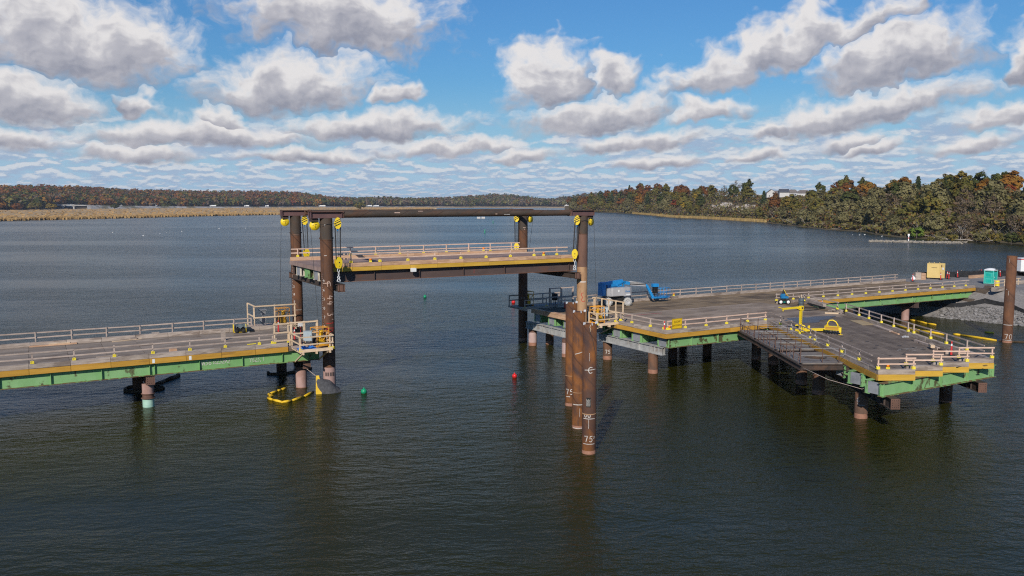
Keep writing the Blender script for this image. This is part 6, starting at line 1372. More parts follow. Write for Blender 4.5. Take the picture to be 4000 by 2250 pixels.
# right bank terrain
SH = [(34.0, 1440), (35.59, 1347), (37.2, 1230), (38.35, 1119), (40.74, 864), (44.25, 750), (46.7, 681), (48.4, 596), (50.59, 512), (52.88, 480), (53.56, 444), (54.94, 412), (57.55, 392), (59.99, 381), (61.55, 364), (65.25, 330), (70, 300)]
RD_ = [(34.0, 1560, 9), (35.32, 1500, 14), (36.99, 1400, 22), (38.05, 1330, 24.5), (40.73, 1150, 25.5), (43.04, 1000, 23), (45.01, 900, 22), (46.2, 840, 20.5), (47.12, 800, 20), (48.8, 790, 20), (49.77, 740, 18), (51.02, 690, 18), (53.31, 600, 18.5), (54.05, 570, 18.5), (55.99, 520, 18.5), (57.55, 490, 17.5), (59.06, 470, 16.5), (60.35, 450, 16), (61.5, 435, 14), (65.0, 410, 13), (70, 380, 12)]
def rgz(b, d):
    ds, dr, zr = interp(SH, b, 1), interp(RD_, b, 1), interp(RD_, b, 2); t = (d - ds) / (dr - ds)
    if t <= 0: return max(-.6, .3 + t * 8)
    tt = min(t, 1); z = .35 + (zr - .35) * (tt * tt * (3 - 2 * tt) * .6 + tt * .4)
    return z - max(0, t - 1) * 6
polar_grid('hillside', 33.6, 69, 150, 30, lambda b, t: interp(SH, b, 1) - 14 + (interp(RD_, b, 1) + 300 - interp(SH, b, 1)) * t, lambda b, t, d: rgz(b, d) + .4 * sin(b * 30) * sin(d * .1) * (t > .08), ground_m)
LHB = [(-9, 1700, 2300, 24), (-6.2, 1750, 2300, 28), (-1.37, 1750, 2400, 35), (.58, 1800, 2400, 37), (2.6, 2000, 2500, 37.5), (5.41, 2120, 2600, 31), (9.89, 2220, 2700, 29), (13.03, 2350, 2800, 31), (15.46, 2430, 2900, 28), (16.94, 2480, 3000, 22), (17.94, 2520, 3000, 12), (19.2, 2560, 3000, 9.5)]
CHB = [(16.8, 2650, 3000, 9), (19, 2660, 3000, 11), (21.32, 2700, 3000, 14), (23.04, 2720, 3000, 10), (24.77, 2820, 3200, 12), (26.33, 2820, 3300, 16), (27.55, 2850, 3400, 23), (28.6, 2900, 3400, 30), (29.65, 2900, 3400, 27), (30.87, 2900, 3400, 20), (32.1, 2900, 3400, 10), (33.5, 2900, 3400, 3), (35.5, 2900, 3400, 2)]
RHB = [(31.0, 3200, 4000, 0), (32.27, 3200, 4000, 4), (33.15, 3200, 4000, 15), (34.36, 3200, 4000, 30), (35.23, 3200, 4000, 35), (37.82, 3200, 4000, 45), (41, 3200, 4000, 45)]
def hgz(tab, b, d):
    db, dr, zr = interp(tab, b, 1), interp(tab, b, 2), interp(tab, b, 3); t = (d - db) / (dr - db)
    return -1 + 8 * t if t < 0 else (1.2 + (zr - 1.2) * (min(t, 1) ** .9)) - max(0, t - 1) * 8
for nm, tab in (('far_hill', LHB), ('middle_hill', CHB), ('distant_hill', RHB)):
    polar_grid(nm, tab[0][0], tab[-1][0], 70, 12, lambda b, t, tab=tab: interp(tab, b, 1) - 60 + (interp(tab, b, 2) + 600 - interp(tab, b, 1)) * t, lambda b, t, d, tab=tab: hgz(tab, b, d), far_ground)

# ------------------------------------------------------------------ foliage
def foliage(name, c1, c2, c3=None, rnd=.14, island=.17):
    m = bpy.data.materials.new(name); m.use_nodes = True; t = NT(m.node_tree); m.node_tree.nodes.clear()
    oi = t.n('ShaderNodeObjectInfo'); g = t.n('ShaderNodeNewGeometry'); tc = t.n('ShaderNodeTexCoord').outputs['Object']
    co = t.v('ADD', tc, t.v('MULTIPLY', oi.outputs['Random'], (37., 91., 53.)))
    f = t.ss(t.noise(co, .38, 3), .36, .64); col = t.mix(f, c4(c1), c4(c2))
    if c3: col = t.mix(t.m('MULTIPLY', t.ss(t.noise(t.v('ADD', co, (7., 3., 9.)), .22, 3), .50, .62), .8), col, c4(c3))
    val = t.m('MULTIPLY', t.m('ADD', 1 - rnd, t.m('MULTIPLY', oi.outputs['Random'], 2 * rnd)), t.m('ADD', 1 - island, t.m('MULTIPLY', g.outputs['Random Per Island'], 2 * island)))
    hs = t.n('ShaderNodeHueSaturation'); t.put(hs.inputs['Value'], val); t.put(hs.inputs['Color'], col)
    hs.inputs['Value'].default_value = 1.0; df = t.n('ShaderNodeBsdfDiffuse'); t.put(df.inputs['Color'], hs.outputs[0]); tr = t.n('ShaderNodeBsdfTranslucent'); t.put(tr.inputs['Color'], hs.outputs[0])
    mx = t.n('ShaderNodeMixShader'); mx.inputs[0].default_value = .42; m.node_tree.links.new(df.outputs[0], mx.inputs[1]); m.node_tree.links.new(tr.outputs[0], mx.inputs[2])
    o = t.n('ShaderNodeOutputMaterial'); m.node_tree.links.new(mx.outputs[0], o.inputs[0]); return m
FOL = {'olive green': foliage('leaf_olive', (0.169, 0.161, 0.044), (0.224, 0.194, 0.056), (0.258, 0.174, 0.044)), 'grey green': foliage('leaf_willow', (0.224, 0.206, 0.094), (0.293, 0.258, 0.122), (0.190, 0.161, 0.078)),
       'rust brown': foliage('leaf_rust', (0.224, 0.096, 0.035), (0.299, 0.127, 0.044), (0.176, 0.109, 0.044)), 'orange': foliage('leaf_orange', (0.312, 0.148, 0.033), (0.380, 0.187, 0.038), (0.232, 0.168, 0.044)),
       'golden yellow': foliage('leaf_yellow', (0.367, 0.258, 0.038), (0.434, 0.303, 0.050), (0.232, 0.199, 0.044)), 'dark green': foliage('leaf_dark', (0.074, 0.095, 0.031), (0.115, 0.127, 0.042), (0.150, 0.136, 0.044)),
       'deep green pine': foliage('leaf_pine', (0.054, 0.078, 0.038), (0.082, 0.103, 0.049)), 'bare brown': foliage('twig_brown', (0.197, 0.145, 0.097), (0.244, 0.187, 0.127), (0.176, 0.116, 0.067)), 'crimson': foliage('leaf_crimson', (0.258, 0.058, 0.033), (0.319, 0.091, 0.040), (0.204, 0.103, 0.038)),
       'bright green': foliage('leaf_bright', (0.143, 0.213, 0.038), (0.184, 0.252, 0.050))}
def leaf_quads(C, size, up=.45, out=None):
    """one quad at each centre, turned outwards from its clump with some scatter"""
    n = len(C); nrm = RNG.normal(0, .38, (n, 3)) + out * 1.2 if out is not None else RNG.normal(0, 1, (n, 3)); nrm[:, 2] = (nrm[:, 2] if out is not None else np.abs(nrm[:, 2])) + up; nrm /= np.linalg.norm(nrm, axis=1)[:, None]
    a = np.cross(nrm, RNG.normal(0, 1, (n, 3))); a /= np.linalg.norm(a, axis=1)[:, None]; b = np.cross(nrm, a); s = (size * RNG.uniform(.6, 1.4, n))[:, None]
    V = np.stack([C - a * s - b * s * .6, C + a * s - b * s * .6, C + a * s * .7 + b * s * .6, C - a * s * .7 + b * s * .6], 1); return V.reshape(-1, 3)
def crown_points(kind):
    P, O_ = [], []
    if kind == 'pine':
        for k in range(13):
            z = 3.0 + 9.6 * k / 12; r = 3.4 * (1 - k / 13.5) ** .8
            for q in range(7): a = q * 2 * pi / 7 + k * .7 + RNG.uniform(-.3, .3); L = r * RNG.uniform(.7, 1.1); t = RNG.uniform(.15, 1, 16); P.append(np.stack([np.cos(a) * L * t, np.sin(a) * L * t, z - .5 * t + RNG.normal(0, .16, 16)], 1) + RNG.normal(0, .16, (16, 3)))
        P = np.concatenate(P); o_ = P * np.array([1, 1, 0]); return P, .34, o_ / (np.linalg.norm(o_, axis=1)[:, None] + .3)
    H, rx, nc, per, rc = {'round': (6.6, 4.3, 52, 34, 1.15), 'tall': (7.4, 3.3, 48, 34, 1.1), 'wide': (5.6, 5.4, 60, 34, 1.2), 'willow': (5.8, 4.9, 60, 34, 1.25), 'sparse': (6.6, 4.0, 46, 17, 1.2), 'bush': (2.4, 3.4, 26, 34, 1.0)}[kind]
    rz = {'round': 4.4, 'tall': 5.2, 'wide': 3.9, 'willow': 4.4, 'sparse': 4.9, 'bush': 2.2}[kind]
    lob = RNG.uniform(.72, 1.18, 9)
    for k in range(nc):
        u = RNG.normal(0, 1, 3); u /= np.linalg.norm(u); u[2] = u[2] * .9 + .12; f = RNG.uniform(.45, 1.0) ** .55; q = lob[int((atan2(u[1], u[0]) + pi) / (2 * pi) * 8.99)]
        c = np.array([u[0] * rx * q * f, u[1] * rx * q * f, H + u[2] * rz * f * (.8 + .25 * q)]); p = RNG.normal(0, 1, (per, 3)); p /= np.linalg.norm(p, axis=1)[:, None] + 1e-6; p *= (RNG.uniform(.3, 1, per) ** .6)[:, None] * rc * np.array([1, 1, .72 if kind != 'willow' else 1.1])
        P.append(c + p); O_.append(p / rc * .7 + (c - np.array([0, 0, H * .85])) / np.array([rx, rx, rz]) * .6)
    P = np.concatenate(P); P[:, 2] = np.maximum(P[:, 2], .5); return P, {'sparse': .24, 'bush': .36}.get(kind, .46), np.concatenate(O_)
def trunk_mesh(kind, pale):
    m = MB()
    if kind == 'pine': m.tube([(0, 0, -.6), (.05, 0, 5), (0, .05, 12.3)], [.24, .17, .04], 7)
    else:
        hgt = 6.0; m.tube([(0, 0, -.8), (.1, .05, 2.2), (.0, .2, 4.2), (.15, .1, hgt)], [.30, .22, .17, .09], 7)
        for k in range(7): a = k * 2.4 + .5; z = 2.0 + .45 * k; m.tube([(.05, .1, z), (cos(a) * 1.3, sin(a) * 1.3, z + 1.6), (cos(a) * 2.7, sin(a) * 2.7, z + 3.3)], [.13, .085, .03], 5)
    return m
KINDS_ = ['round', 'tall', 'wide', 'willow', 'sparse', 'pine', 'bush']; CRN, TRK = {}, {}
for kd in KINDS_:
    CRN[kd] = []
    for v_ in range(1 if kd in ('pine', 'bush') else 3):
        P, s, q_ = crown_points(kd); V = leaf_quads(P, s, .25, q_); o = numpy_mesh('crown', V, np.arange(len(V)).reshape(-1, 4), FOL['olive green']); COL.objects.unlink(o); CRN[kd].append(o)
    o = trunk_mesh(kd, False).build('trunk', bark); COL.objects.unlink(o); TRK[kd] = o
TREES = []
def tree(kind, colour, b, d, s, zone, label=None, sx=1.0, pale=False, grp='trees on the wooded right bank', z=None, cat='tree'):
    p = pol_(b, d); zz = rgz(b, d) if z is None else z
    t = thing('pine_tree' if kind == 'pine' else ('shrub' if kind == 'bush' else 'leafy_tree'), label, cat, (p[0], p[1], zz - .1), random.uniform(0, 6.28), grp); t.scale = (s * sx, s * sx, s)
    c = random.choice(CRN[kind]).copy(); COL.objects.link(c); c.parent = t; c.material_slots[0].link = 'OBJECT'; c.material_slots[0].material = FOL[colour]
    k = TRK[kind].copy(); COL.objects.link(k); k.parent = t; k.material_slots[0].link = 'OBJECT'; k.material_slots[0].material = bark_pale if pale else bark
    TREES.append([t, colour, kind, zone, b, label]); return t
PAL = {('far', 'shore'): ['grey green'] * 4 + ['bare brown'] * 2 + ['olive green', 'olive green', 'rust brown'], ('far', 'slope'): ['orange', 'rust brown', 'rust brown', 'dark green', 'dark green', 'olive green', 'olive green', 'grey green'], ('far', 'ridge'): ['rust brown'] * 4 + ['dark green', 'dark green', 'olive green', 'bare brown'],
       ('mid', 'shore'): ['grey green', 'grey green', 'olive green', 'bare brown', 'bare brown'], ('mid', 'slope'): ['olive green', 'olive green', 'dark green', 'olive green', 'rust brown', 'grey green', 'dark green', 'golden yellow', 'crimson'], ('mid', 'ridge'): ['rust brown', 'dark green', 'dark green', 'olive green', 'bare brown', 'rust brown'],
       ('near', 'shore'): ['grey green'] * 5 + ['olive green', 'bare brown', 'bare brown'], ('near', 'slope'): ['grey green', 'grey green', 'grey green', 'olive green', 'olive green', 'dark green', 'bare brown', 'grey green', 'olive green'], ('near', 'ridge'): ['olive green', 'rust brown', 'dark green', 'dark green', 'olive green', 'orange', 'bare brown', 'olive green', 'dark green']}
def plant(b0, b1, region, wid, rows, smin, smax):
    b = b0
    while b < b1:
        ds, dr = interp(SH, b, 1), interp(RD_, b, 1); step = math.degrees(wid / ((ds + dr) / 2))
        for r in range(rows):
            t = (r + .5 + random.uniform(-.35, .35)) / rows; t = .03 + t * .97; bb = b + random.uniform(-.5, .5) * step + (step / 2 if r % 2 else 0); d = interp(SH, bb, 1) + (interp(RD_, bb, 1) - interp(SH, bb, 1)) * t
            zone = 'shore' if t < .27 else ('slope' if t < .74 else 'ridge'); col_ = random.choice(PAL[(region, zone)])
            kd = {'grey green': 'willow', 'bare brown': 'sparse', 'dark green': random.choice(['round', 'pine', 'tall'])}.get(col_, random.choice(['round', 'tall', 'wide', 'round'])); col2 = 'deep green pine' if kd == 'pine' else col_
            s = random.uniform(smin, smax) * (.70 if zone == 'shore' else 1)
            if 46.2 < bb < 49.7 and t > .50: continue                     # open ground round the houses
            if 43.3 < bb < 46.6 and .22 < t < .60: continue                 # rock face
            if 38.3 < bb < 46.8 and t < .10: continue                     # reed bed
            tree(kd, col2, bb, d, s, (region, zone), pale=col_ in ('bare brown', 'grey green') and random.random() < .6)
        b += step
plant(34.1, 41.0, 'far', 14.0, 5, 1.30, 1.70); plant(41.0, 49.3, 'mid', 12.5, 5, 1.05, 1.42); plant(49.3, 66.5, 'near', 11.2, 6, 1.02, 1.36)
# a few that stand out
for (kd, c_, b, d, s, lab) in (('pine', 'deep green pine', 55.8, 500, 1.05, 'tall dark pine rising above the skyline of the near right woods'), ('round', 'dark green', 57.6, 480, 1.05, 'dark round crown standing clear on the skyline right of the tall pine'), ('tall', 'dark green', 59.15, 465, 1.1, 'dark green skyline tree left of the crimson one'),
        ('wide', 'crimson', 60.2, 440, 1.08, 'broad crimson tree on the skyline near the right edge'), ('bush', 'bright green', 55.85, 402, 1.0, 'bright green bush at the waterline behind the stone bar'), ('tall', 'golden yellow', 42.4, 930, 1.1, 'clear yellow tree on the slope above the reed bed'),
        ('wide', 'golden yellow', 41.7, 905, .95, 'pale yellow spreading tree just above the reed bed'), ('sparse', 'bare brown', 59.9, 408, 1.15, 'leafless tree with white limbs in the shaded right corner'), ('tall', 'orange', 59.35, 445, 1.0, 'orange tree below the skyline left of the crimson one'),
        ('sparse', 'bare brown', 58.25, 389, .9, 'pale forked bare trunk by the water near the right edge'), ('tall', 'dark green', 50.2, 700, 1.1, 'dark ragged pine top just right of the houses')):
    tree(kd, c_, b, d, s, ('x', 'x'), lab, pale='pale' in lab or 'white' in lab, cat='bush' if kd == 'bush' else 'tree', grp='trees on the wooded right bank')
for b, d, sc_, c_ in ((56.6, 366, .42, 'olive green'), (57.2, 368, .5, 'grey green'), (57.9, 370, .62, 'olive green'), (58.6, 372, .7, 'bare brown'), (59.3, 368, .75, 'grey green'), (60.1, 364, .8, 'olive green'), (60.9, 358, .85, 'dark green'), (61.8, 350, .9, 'olive green')):
    tree('bush', c_, b, d, sc_, ('x', 'x'), '%s bush at the waterline right of the marker post, %s from left' % (c_, 'first second third fourth fifth sixth seventh eighth'.split()[[56.6, 57.2, 57.9, 58.6, 59.3, 60.1, 60.9, 61.8].index(b)]), cat='bush', z=.3)
ORD = 'first second third fourth fifth sixth seventh eighth ninth tenth eleventh twelfth thirteenth fourteenth fifteenth sixteenth seventeenth eighteenth nineteenth twentieth'.split()
TW_ = ['', '', 'twenty', 'thirty', 'forty', 'fifty']
def ordinal(n): return ORD[n - 1] if n <= 20 else ('thirtieth' if n == 30 else 'fortieth' if n == 40 else 'fiftieth' if n == 50 else TW_[n // 10] + '-' + ORD[n % 10 - 1])
from collections import defaultdict
grp_ = defaultdict(list)
for r in TREES:
    if r[5] is None: grp_[(r[1], r[3], r[2] == 'sparse')].append(r)
REG = {'far': 'far point', 'mid': 'house hill', 'near': 'near woods'}; ZN = {'shore': 'waterside on', 'slope': 'mid slope on', 'ridge': 'skyline of'}
for (c_, (rg, zn), _), L in grp_.items():
    L.sort(key=lambda r: r[4]); nmx = len(L)
    for i, r in enumerate(L):
        adj = {'sparse': 'leafless', 'willow': 'feathery', 'pine': 'pointed', 'tall': 'upright', 'wide': 'spreading', 'round': 'rounded'}[r[2]]; where = '%s from left of its kind' % ordinal(i + 1) if nmx > 1 else 'only one of its kind there'
        r[0]['label'] = '%s %s tree %s %s, %s' % (adj, c_.replace(' pine', ''), ZN[zn], REG[rg], where)
# undergrowth carpet on the right bank
n = 46000; b = RNG.uniform(33.9, 67, n); t_ = RNG.uniform(0, 1, n) ** 1.25
SHx, SHy = [r[0] for r in SH], [r[1] for r in SH]; RDx, RDy = [r[0] for r in RD_], [r[1] for r in RD_]
d = np.interp(b, SHx, SHy) + 1.5 + (np.interp(b, RDx, RDy) - np.interp(b, SHx, SHy)) * t_; z = np.array([rgz(x, y) for x, y in zip(b, d)]) + RNG.uniform(.2, 1.0, n) * np.where(t_ > .12, 6.5, 2.2) * np.where((b > 46.2) & (b < 49.3) & (t_ > .5), .3, 1); keep = ~(((b > 38.3) & (b < 46.8) & (t_ < .07)) | ((b > 43.4) & (b < 46.4) & (t_ > .30) & (t_ < .6) & (RNG.random(n) < .85)))
C = np.stack([d * np.sin(np.radians(b)), d * np.cos(np.radians(b)), z], 1)[keep]; V = leaf_quads(C, .85); mi = RNG.choice(4, len(C), p=[.42, .22, .28, .08]); o = numpy_mesh('undergrowth', V, np.arange(len(V)).reshape(-1, 4), [FOL['olive green'], FOL['bare brown'], FOL['grey green'], FOL['rust brown']], mi); o['kind'] = 'stuff'
shf = lambda b: np.interp(b, SHx, SHy)
blades('reed_bed', 9000, lambda n: RNG.uniform(38.2, 46.9, n), lambda b, n: shf(b) + RNG.uniform(-3, 1, n) + RNG.uniform(0, 1, n) ** 1.2 * (26 - 18 * np.clip((b - 44.5) / 2.4, 0, 1)), 2.0, .6, reed_green, .1)
# distant woods that read as one mass
def far_wood(name, tab, n, crown, pal, nq=26, depth=1.08, gap=()):
    b = RNG.uniform(tab[0][0], tab[-1][0], n); t = RNG.uniform(0, depth, n) ** 1.1; db = np.interp(b, [r[0] for r in tab], [r[1] for r in tab]); dr = np.interp(b, [r[0] for r in tab], [r[2] for r in tab]); d = db + (dr - db) * t
    for (g0, g1, tt) in gap: k = ~((b > g0) & (b < g1) & (t < tt)); b, t, d = b[k], t[k], d[k]
    n = len(b); z = np.array([hgz(tab, x, y) for x, y in zip(b, d)]); sz = crown * RNG.uniform(.7, 1.3, n); x, y = d * np.sin(np.radians(b)), d * np.cos(np.radians(b))
    u = RNG.normal(0, 1, (n, nq, 3)); u /= np.linalg.norm(u, axis=2)[:, :, None]; u *= RNG.uniform(.5, 1, (n, nq, 1)); C = np.stack([x, y, z + sz * .95], 1)[:, None, :] + u * (sz[:, None, None] * np.array([.62, .62, .66])); C = C.reshape(-1, 3); C[:, 2] = np.maximum(C[:, 2], np.repeat(z, nq) + .5)
    V = leaf_quads(C, crown * .235, .15, (u / np.linalg.norm(u, axis=2)[:, :, None]).reshape(-1, 3)); cl = RNG.random(n); hi = np.clip(t + .25 * np.sin(b * 2.1) + .2 * np.sin(b * 5.3 + t * 4), 0, 1); lo_, hi_ = pal; pick = np.where(RNG.random(n) < hi, RNG.choice(len(hi_), n), -1); names = sorted(set(lo_ + hi_)); pl = np.array([names.index(lo_[i]) for i in RNG.choice(len(lo_), n)]); ph_ = np.array([names.index(hi_[i]) for i in RNG.choice(len(hi_), n)])
    mi = np.repeat(np.where(pick >= 0, ph_, pl), nq); o = numpy_mesh(name, V, np.arange(len(V)).reshape(-1, 4), [FOL[k] for k in names], mi); o['kind'] = 'stuff'; return o
far_wood('distant_wood', LHB, 5200, 12.5, (['dark green', 'dark green', 'olive green', 'rust brown', 'orange', 'bare brown'], ['rust brown', 'rust brown', 'crimson', 'orange', 'dark green', 'bare brown']), gap=((.9, 3.3, .10),))
far_wood('middle_wood', CHB, 2600, 12.5, (['bare brown', 'bare brown', 'grey green', 'olive green', 'dark green'], ['dark green', 'olive green', 'dark green', 'bare brown', 'rust brown']))
far_wood('faint_wood', RHB, 900, 14, (['dark green', 'olive green', 'bare brown'], ['dark green', 'rust brown', 'olive green']))
for (b, d, s, c_, lab) in ((4.6, 1930, 1.15, 'dark green', 'dark shrub clump on the marsh edge in front of the highway bank, left one'), (7.7, 2150, 1.1, 'dark green', 'low wide shrub clump on the far marsh in front of the highway bank'), (19.74, 1620, 1.45, 'olive green', 'rounded olive shrub standing alone on the marsh behind the long pipe'), (.35, 1760, 1.5, 'olive green', 'broad olive tree at the left edge where marsh meets wood'),
        (1.2, 1780, 1.25, 'golden yellow', 'yellowish round tree beside the broad olive one at the far left'), (4.35, 1500, .32, 'bare brown', 'tiny brown bush alone in the middle of the left marsh'), (-.6, 1750, 1.3, 'rust brown', 'rust brown tree at the foot of the far left wood'), (27.2, 2400, 1.0, 'dark green', 'dark tuft on the far marsh shore below the middle hill')):
    tree('wide' if s > .5 else 'bush', c_, b, d, s, ('m', 'm'), lab, sx=1.35, grp='lone shrubs and trees on the marsh', z=1.0)

# ------------------------------------------------------------------ highway on the far side of the marsh
HW = [(.6, 1950, 10.7), (1.06, 1950, 10.6), (2.97, 1950, 9.6), (3.3, 1955, 9.3), (7.43, 2110, 6.2), (10.4, 2200, 4.6), (14.62, 2300, 3.7), (18, 2420, 3.2), (23.0, 2600, 2.6), (26, 2700, 2.2)]
V, Q = [], []; bs = np.linspace(3.1, 26, 120)
for b in bs:
    dd_, zt = interp(HW, b, 1), interp(HW, b, 2)
    for (o_, z) in ((-16, .6), (-1, zt), (22, zt), (40, .6)): p = pol_(b, dd_ + o_); V.append((p[0], p[1], z + (.5 * sin(b * 60) if z < 1 else 0)))
numpy_mesh('highway_bank', V, [(4 * i + j, 4 * i + j + 1, 4 * i + 5 + j, 4 * i + 4 + j) for i in range(len(bs) - 1) for j in range(3)], M('bank_rock', (.26, .24, .215), (.46, .435, .40), .12, 7, .95, stain=(.13, .115, .06), stain_amt=.85, sscale=.03, sthr=(.48, .56), rnd=0))['kind'] = 'structure'
t = thing('highway_bridge', 'pale concrete highway bridge on two piers at the far left of the marsh', 'bridge', (*pol_(2, 1950), 0)); V = []
for b in np.linspace(.4, 3.3, 12): p, q = pol_(b, interp(HW, b, 1)), pol_(b, interp(HW, b, 1) + 22); z = interp(HW, b, 2); V += [(p[0], p[1], z - 1.5), (p[0], p[1], z + .5), (q[0], q[1], z + .5), (q[0], q[1], z - 1.5)]
m = MB(); m.add(V, [(4 * i + j, 4 * i + (j + 1) % 4, 4 * i + 4 + (j + 1) % 4, 4 * i + 4 + j) for i in range(11) for j in range(4)]); m.build('deck', concrete, t)
for b in (1.81, 2.38):
    p = pol_(b, 1953); m = MB(); m.cbox((p[0], p[1], 4.2), (2.6, 2.4, 8.6), R(-b)); m.cbox((p[0], p[1], 7.6), (6.5, 2.6, 1.6), R(-b)); m.build('pier', concrete, t)
t = thing('rock_cut', 'pale layered rock cut behind the left end of the highway bridge', 'rock', (*pol_(1.7, 1990), 8)); m = MB()
for k in range(9): p = pol_(.95 + .17 * k, 1996 + 3 * (k % 3)); m.cbox((p[0], p[1], 9.5 + 1.2 * sin(k * .5)), (7.5, 8, 8 - .35 * k), R(-2 + 12 * (k % 2)))
m.build('rock', concrete, t)
t = thing('sign_gantry', 'thin sign gantry over the highway at the far left', 'gantry', (*pol_(6.77, 2095), 6)); p = pol_(6.62, 2095); q = pol_(6.95, 2095); m = MB()
m.beam((*p, 5), (*p, 12), .5, .5); m.beam((*q, 5), (*q, 12), .5, .5); m.beam((*p, 11.8), (*q, 11.8), .7, .7); m.build('frame', galv, t)
for i, (b, d, L, w) in enumerate(((10.36, 2205, 15, 0), (12.43, 2252, 12, 1), (13.7, 2280, 9, 1), (17.23, 2360, 18, 0), (19.9, 2480, 13, 0), (20.34, 2485, 16, 0), (20.78, 2490, 17, 0), (7.0, 2085, 5, 0), (5.0, 2015, 5, 0))):
    p = pol_(b, d + 6); t = thing('truck', ['white truck on the far highway, farthest left of the trucks', 'white truck second from left on the far highway', 'small white truck third from left on the far highway', 'long white truck just right of the near left tower head', 'white truck right of the lone olive shrub, first of three', 'white truck right of the lone olive shrub, middle of three', 'white truck right of the lone olive shrub, last of three', 'white car near the gantry on the far highway', 'white car close to the highway bridge'][i], 'truck' if L > 6 else 'car', (p[0], p[1], interp(HW, b, 2)), R(-b), 'vehicles on the far highway')
    if L > 6:
        m = MB(); m.cbox((1.5, 0, 2.5), (L - 3.2, 2.6, 2.9)); m.build('trailer_box', white, t, local=True); m = MB(); m.cbox((-L / 2 + 1.1, 0, 1.9), (2.2, 2.5, 2.6)); m.build('cab', white, t, local=True)
    else: m = MB(); m.cbox((0, 0, .7), (4.6, 1.8, .8)); m.cbox((.1, 0, 1.3), (2.6, 1.6, .6)); m.build('body', white, t, local=True)
    m = MB()
    for x in (-L / 2 + 1, L / 2 - 1.2, L / 2 - 2.4): m.lathe([(.1, -1.2), (.5, -1.2), (.5, 1.2), (.1, 1.2)], 10, (x, 0, .5), 'Y')
    m.build('wheels', rubber, t, local=True)

# ------------------------------------------------------------------ houses, mast, rock face on the right hill
def house(label, b, d, w, dep, h, rh, rz, wm, rm, z, gable=True, wins=()):
    p = pol_(b, d); t = thing('house', label, 'house', (p[0], p[1], z), R(rz), 'houses on the hilltop')
    m = MB(); m.box(-w / 2, w / 2, -dep / 2, dep / 2, 0, h)
    if gable: m.add([(-w / 2, -dep / 2, h), (w / 2, -dep / 2, h), (0, -dep / 2, h + rh), (-w / 2, dep / 2, h), (w / 2, dep / 2, h), (0, dep / 2, h + rh)], [(0, 1, 2), (5, 4, 3)])
    m.build('wall', wm, t, local=True); e = .35; m = MB()
    if gable:
        for s in (-1, 1): m.add([(0, -dep / 2 - e, h + rh + .12), (s * (w / 2 + e), -dep / 2 - e, h - .25), (s * (w / 2 + e), dep / 2 + e, h - .25), (0, dep / 2 + e, h + rh + .12), (0, -dep / 2 - e, h + rh - .1), (s * (w / 2 + e), -dep / 2 - e, h - .45), (s * (w / 2 + e), dep / 2 + e, h - .45), (0, dep / 2 + e, h + rh - .1)], [(0, 1, 2, 3), (7, 6, 5, 4), (0, 4, 5, 1), (1, 5, 6, 2), (2, 6, 7, 3)])
    else:
        q = [(-w / 2 - e, -dep / 2 - e, h), (w / 2 + e, -dep / 2 - e, h), (w / 2 + e, dep / 2 + e, h), (-w / 2 - e, dep / 2 + e, h), (-w * .22, 0, h + rh), (w * .22, 0, h + rh)]; m.add(q, [(0, 1, 5, 4), (1, 2, 5), (2, 3, 4, 5), (3, 0, 4), (3, 2, 1, 0)])
    m.build('roof', rm, t, local=True)
    for (x, z_, ww, hh) in wins:
        m = MB(); m.box(x - ww / 2 - .08, x + ww / 2 + .08, -dep / 2 - .06, -dep / 2 - .01, z_ - hh / 2 - .08, z_ + hh / 2 + .08); f_ = m.build('window', white, t, local=True); m = MB(); m.box(x - ww / 2, x + ww / 2, -dep / 2 - .08, -dep / 2 - .062, z_ - hh / 2, z_ + hh / 2); m.build('pane', glass_dark, f_, local=True)
house('white gabled house on the hilltop, leftmost of the houses', 47.15, 780, 8.2, 9, 4.2, 3.0, -40, siding, roof_brown, 19.6, True, ((-1.9, 1.4, .8, 1.5), (1.4, 1.4, .8, 1.5)))
house('low brown roofed house behind the white gabled one', 47.52, 815, 15, 8, 4.0, 2.6, -42, siding_grey, roof_brown, 19.6, False, ((2, 1.8, 1.2, 1.4),))
house('white house with dark blue grey roof in the middle of the hilltop houses', 47.95, 775, 9.5, 8, 4.6, 2.6, 48, siding, roof_dark, 19.8, True, ((-2.4, 1.6, 1.2, 1.5), (0, 1.6, 1.2, 1.5), (2.4, 1.6, 1.2, 1.5)))
house('grey hip roofed house right of the dark roofed white one', 48.5, 785, 9.0, 8, 4.4, 2.9, -46, siding_grey, roof_brown, 19.5, False, ((-2.2, 2, 1.3, 1.6), (2.0, 2.6, 1.3, 1.2)))
house('long brown roofed house, rightmost on the hilltop', 49.15, 815, 15, 8, 4.4, 3.0, -46, siding, roof_brown, 19.2, False, ((-3, 2, 1.2, 1.4), (3, 2, 1.2, 1.4)))
for (b, d, w, lab) in ((34.05, 2480, 22, 'tiny pale building with white gable at the far shore below the hill'), (33.72, 2500, 12, 'tiny low white building left of the pale one at the far shore')):
    house(lab, b, d, w, 10, 4.5, 3.0, -30, siding, concrete, 1.6, True, ((0, 2.4, 1.6, 1.4),))
t = thing('radio_mast', 'thin radio mast on the skyline above the far wooded point', 'mast', (*pol_(41.2, 1200), 24)); m = MB(); p = pol_(41.2, 1200); m.tube([(*p, 20), (*p, 46)], [.35, .12], 6); m.build('mast', galv, t)
t = thing('rock_outcrop', 'bare tan rock face on the slope below the white gabled house', 'rock', (*pol_(45, 830), 8)); m = MB()
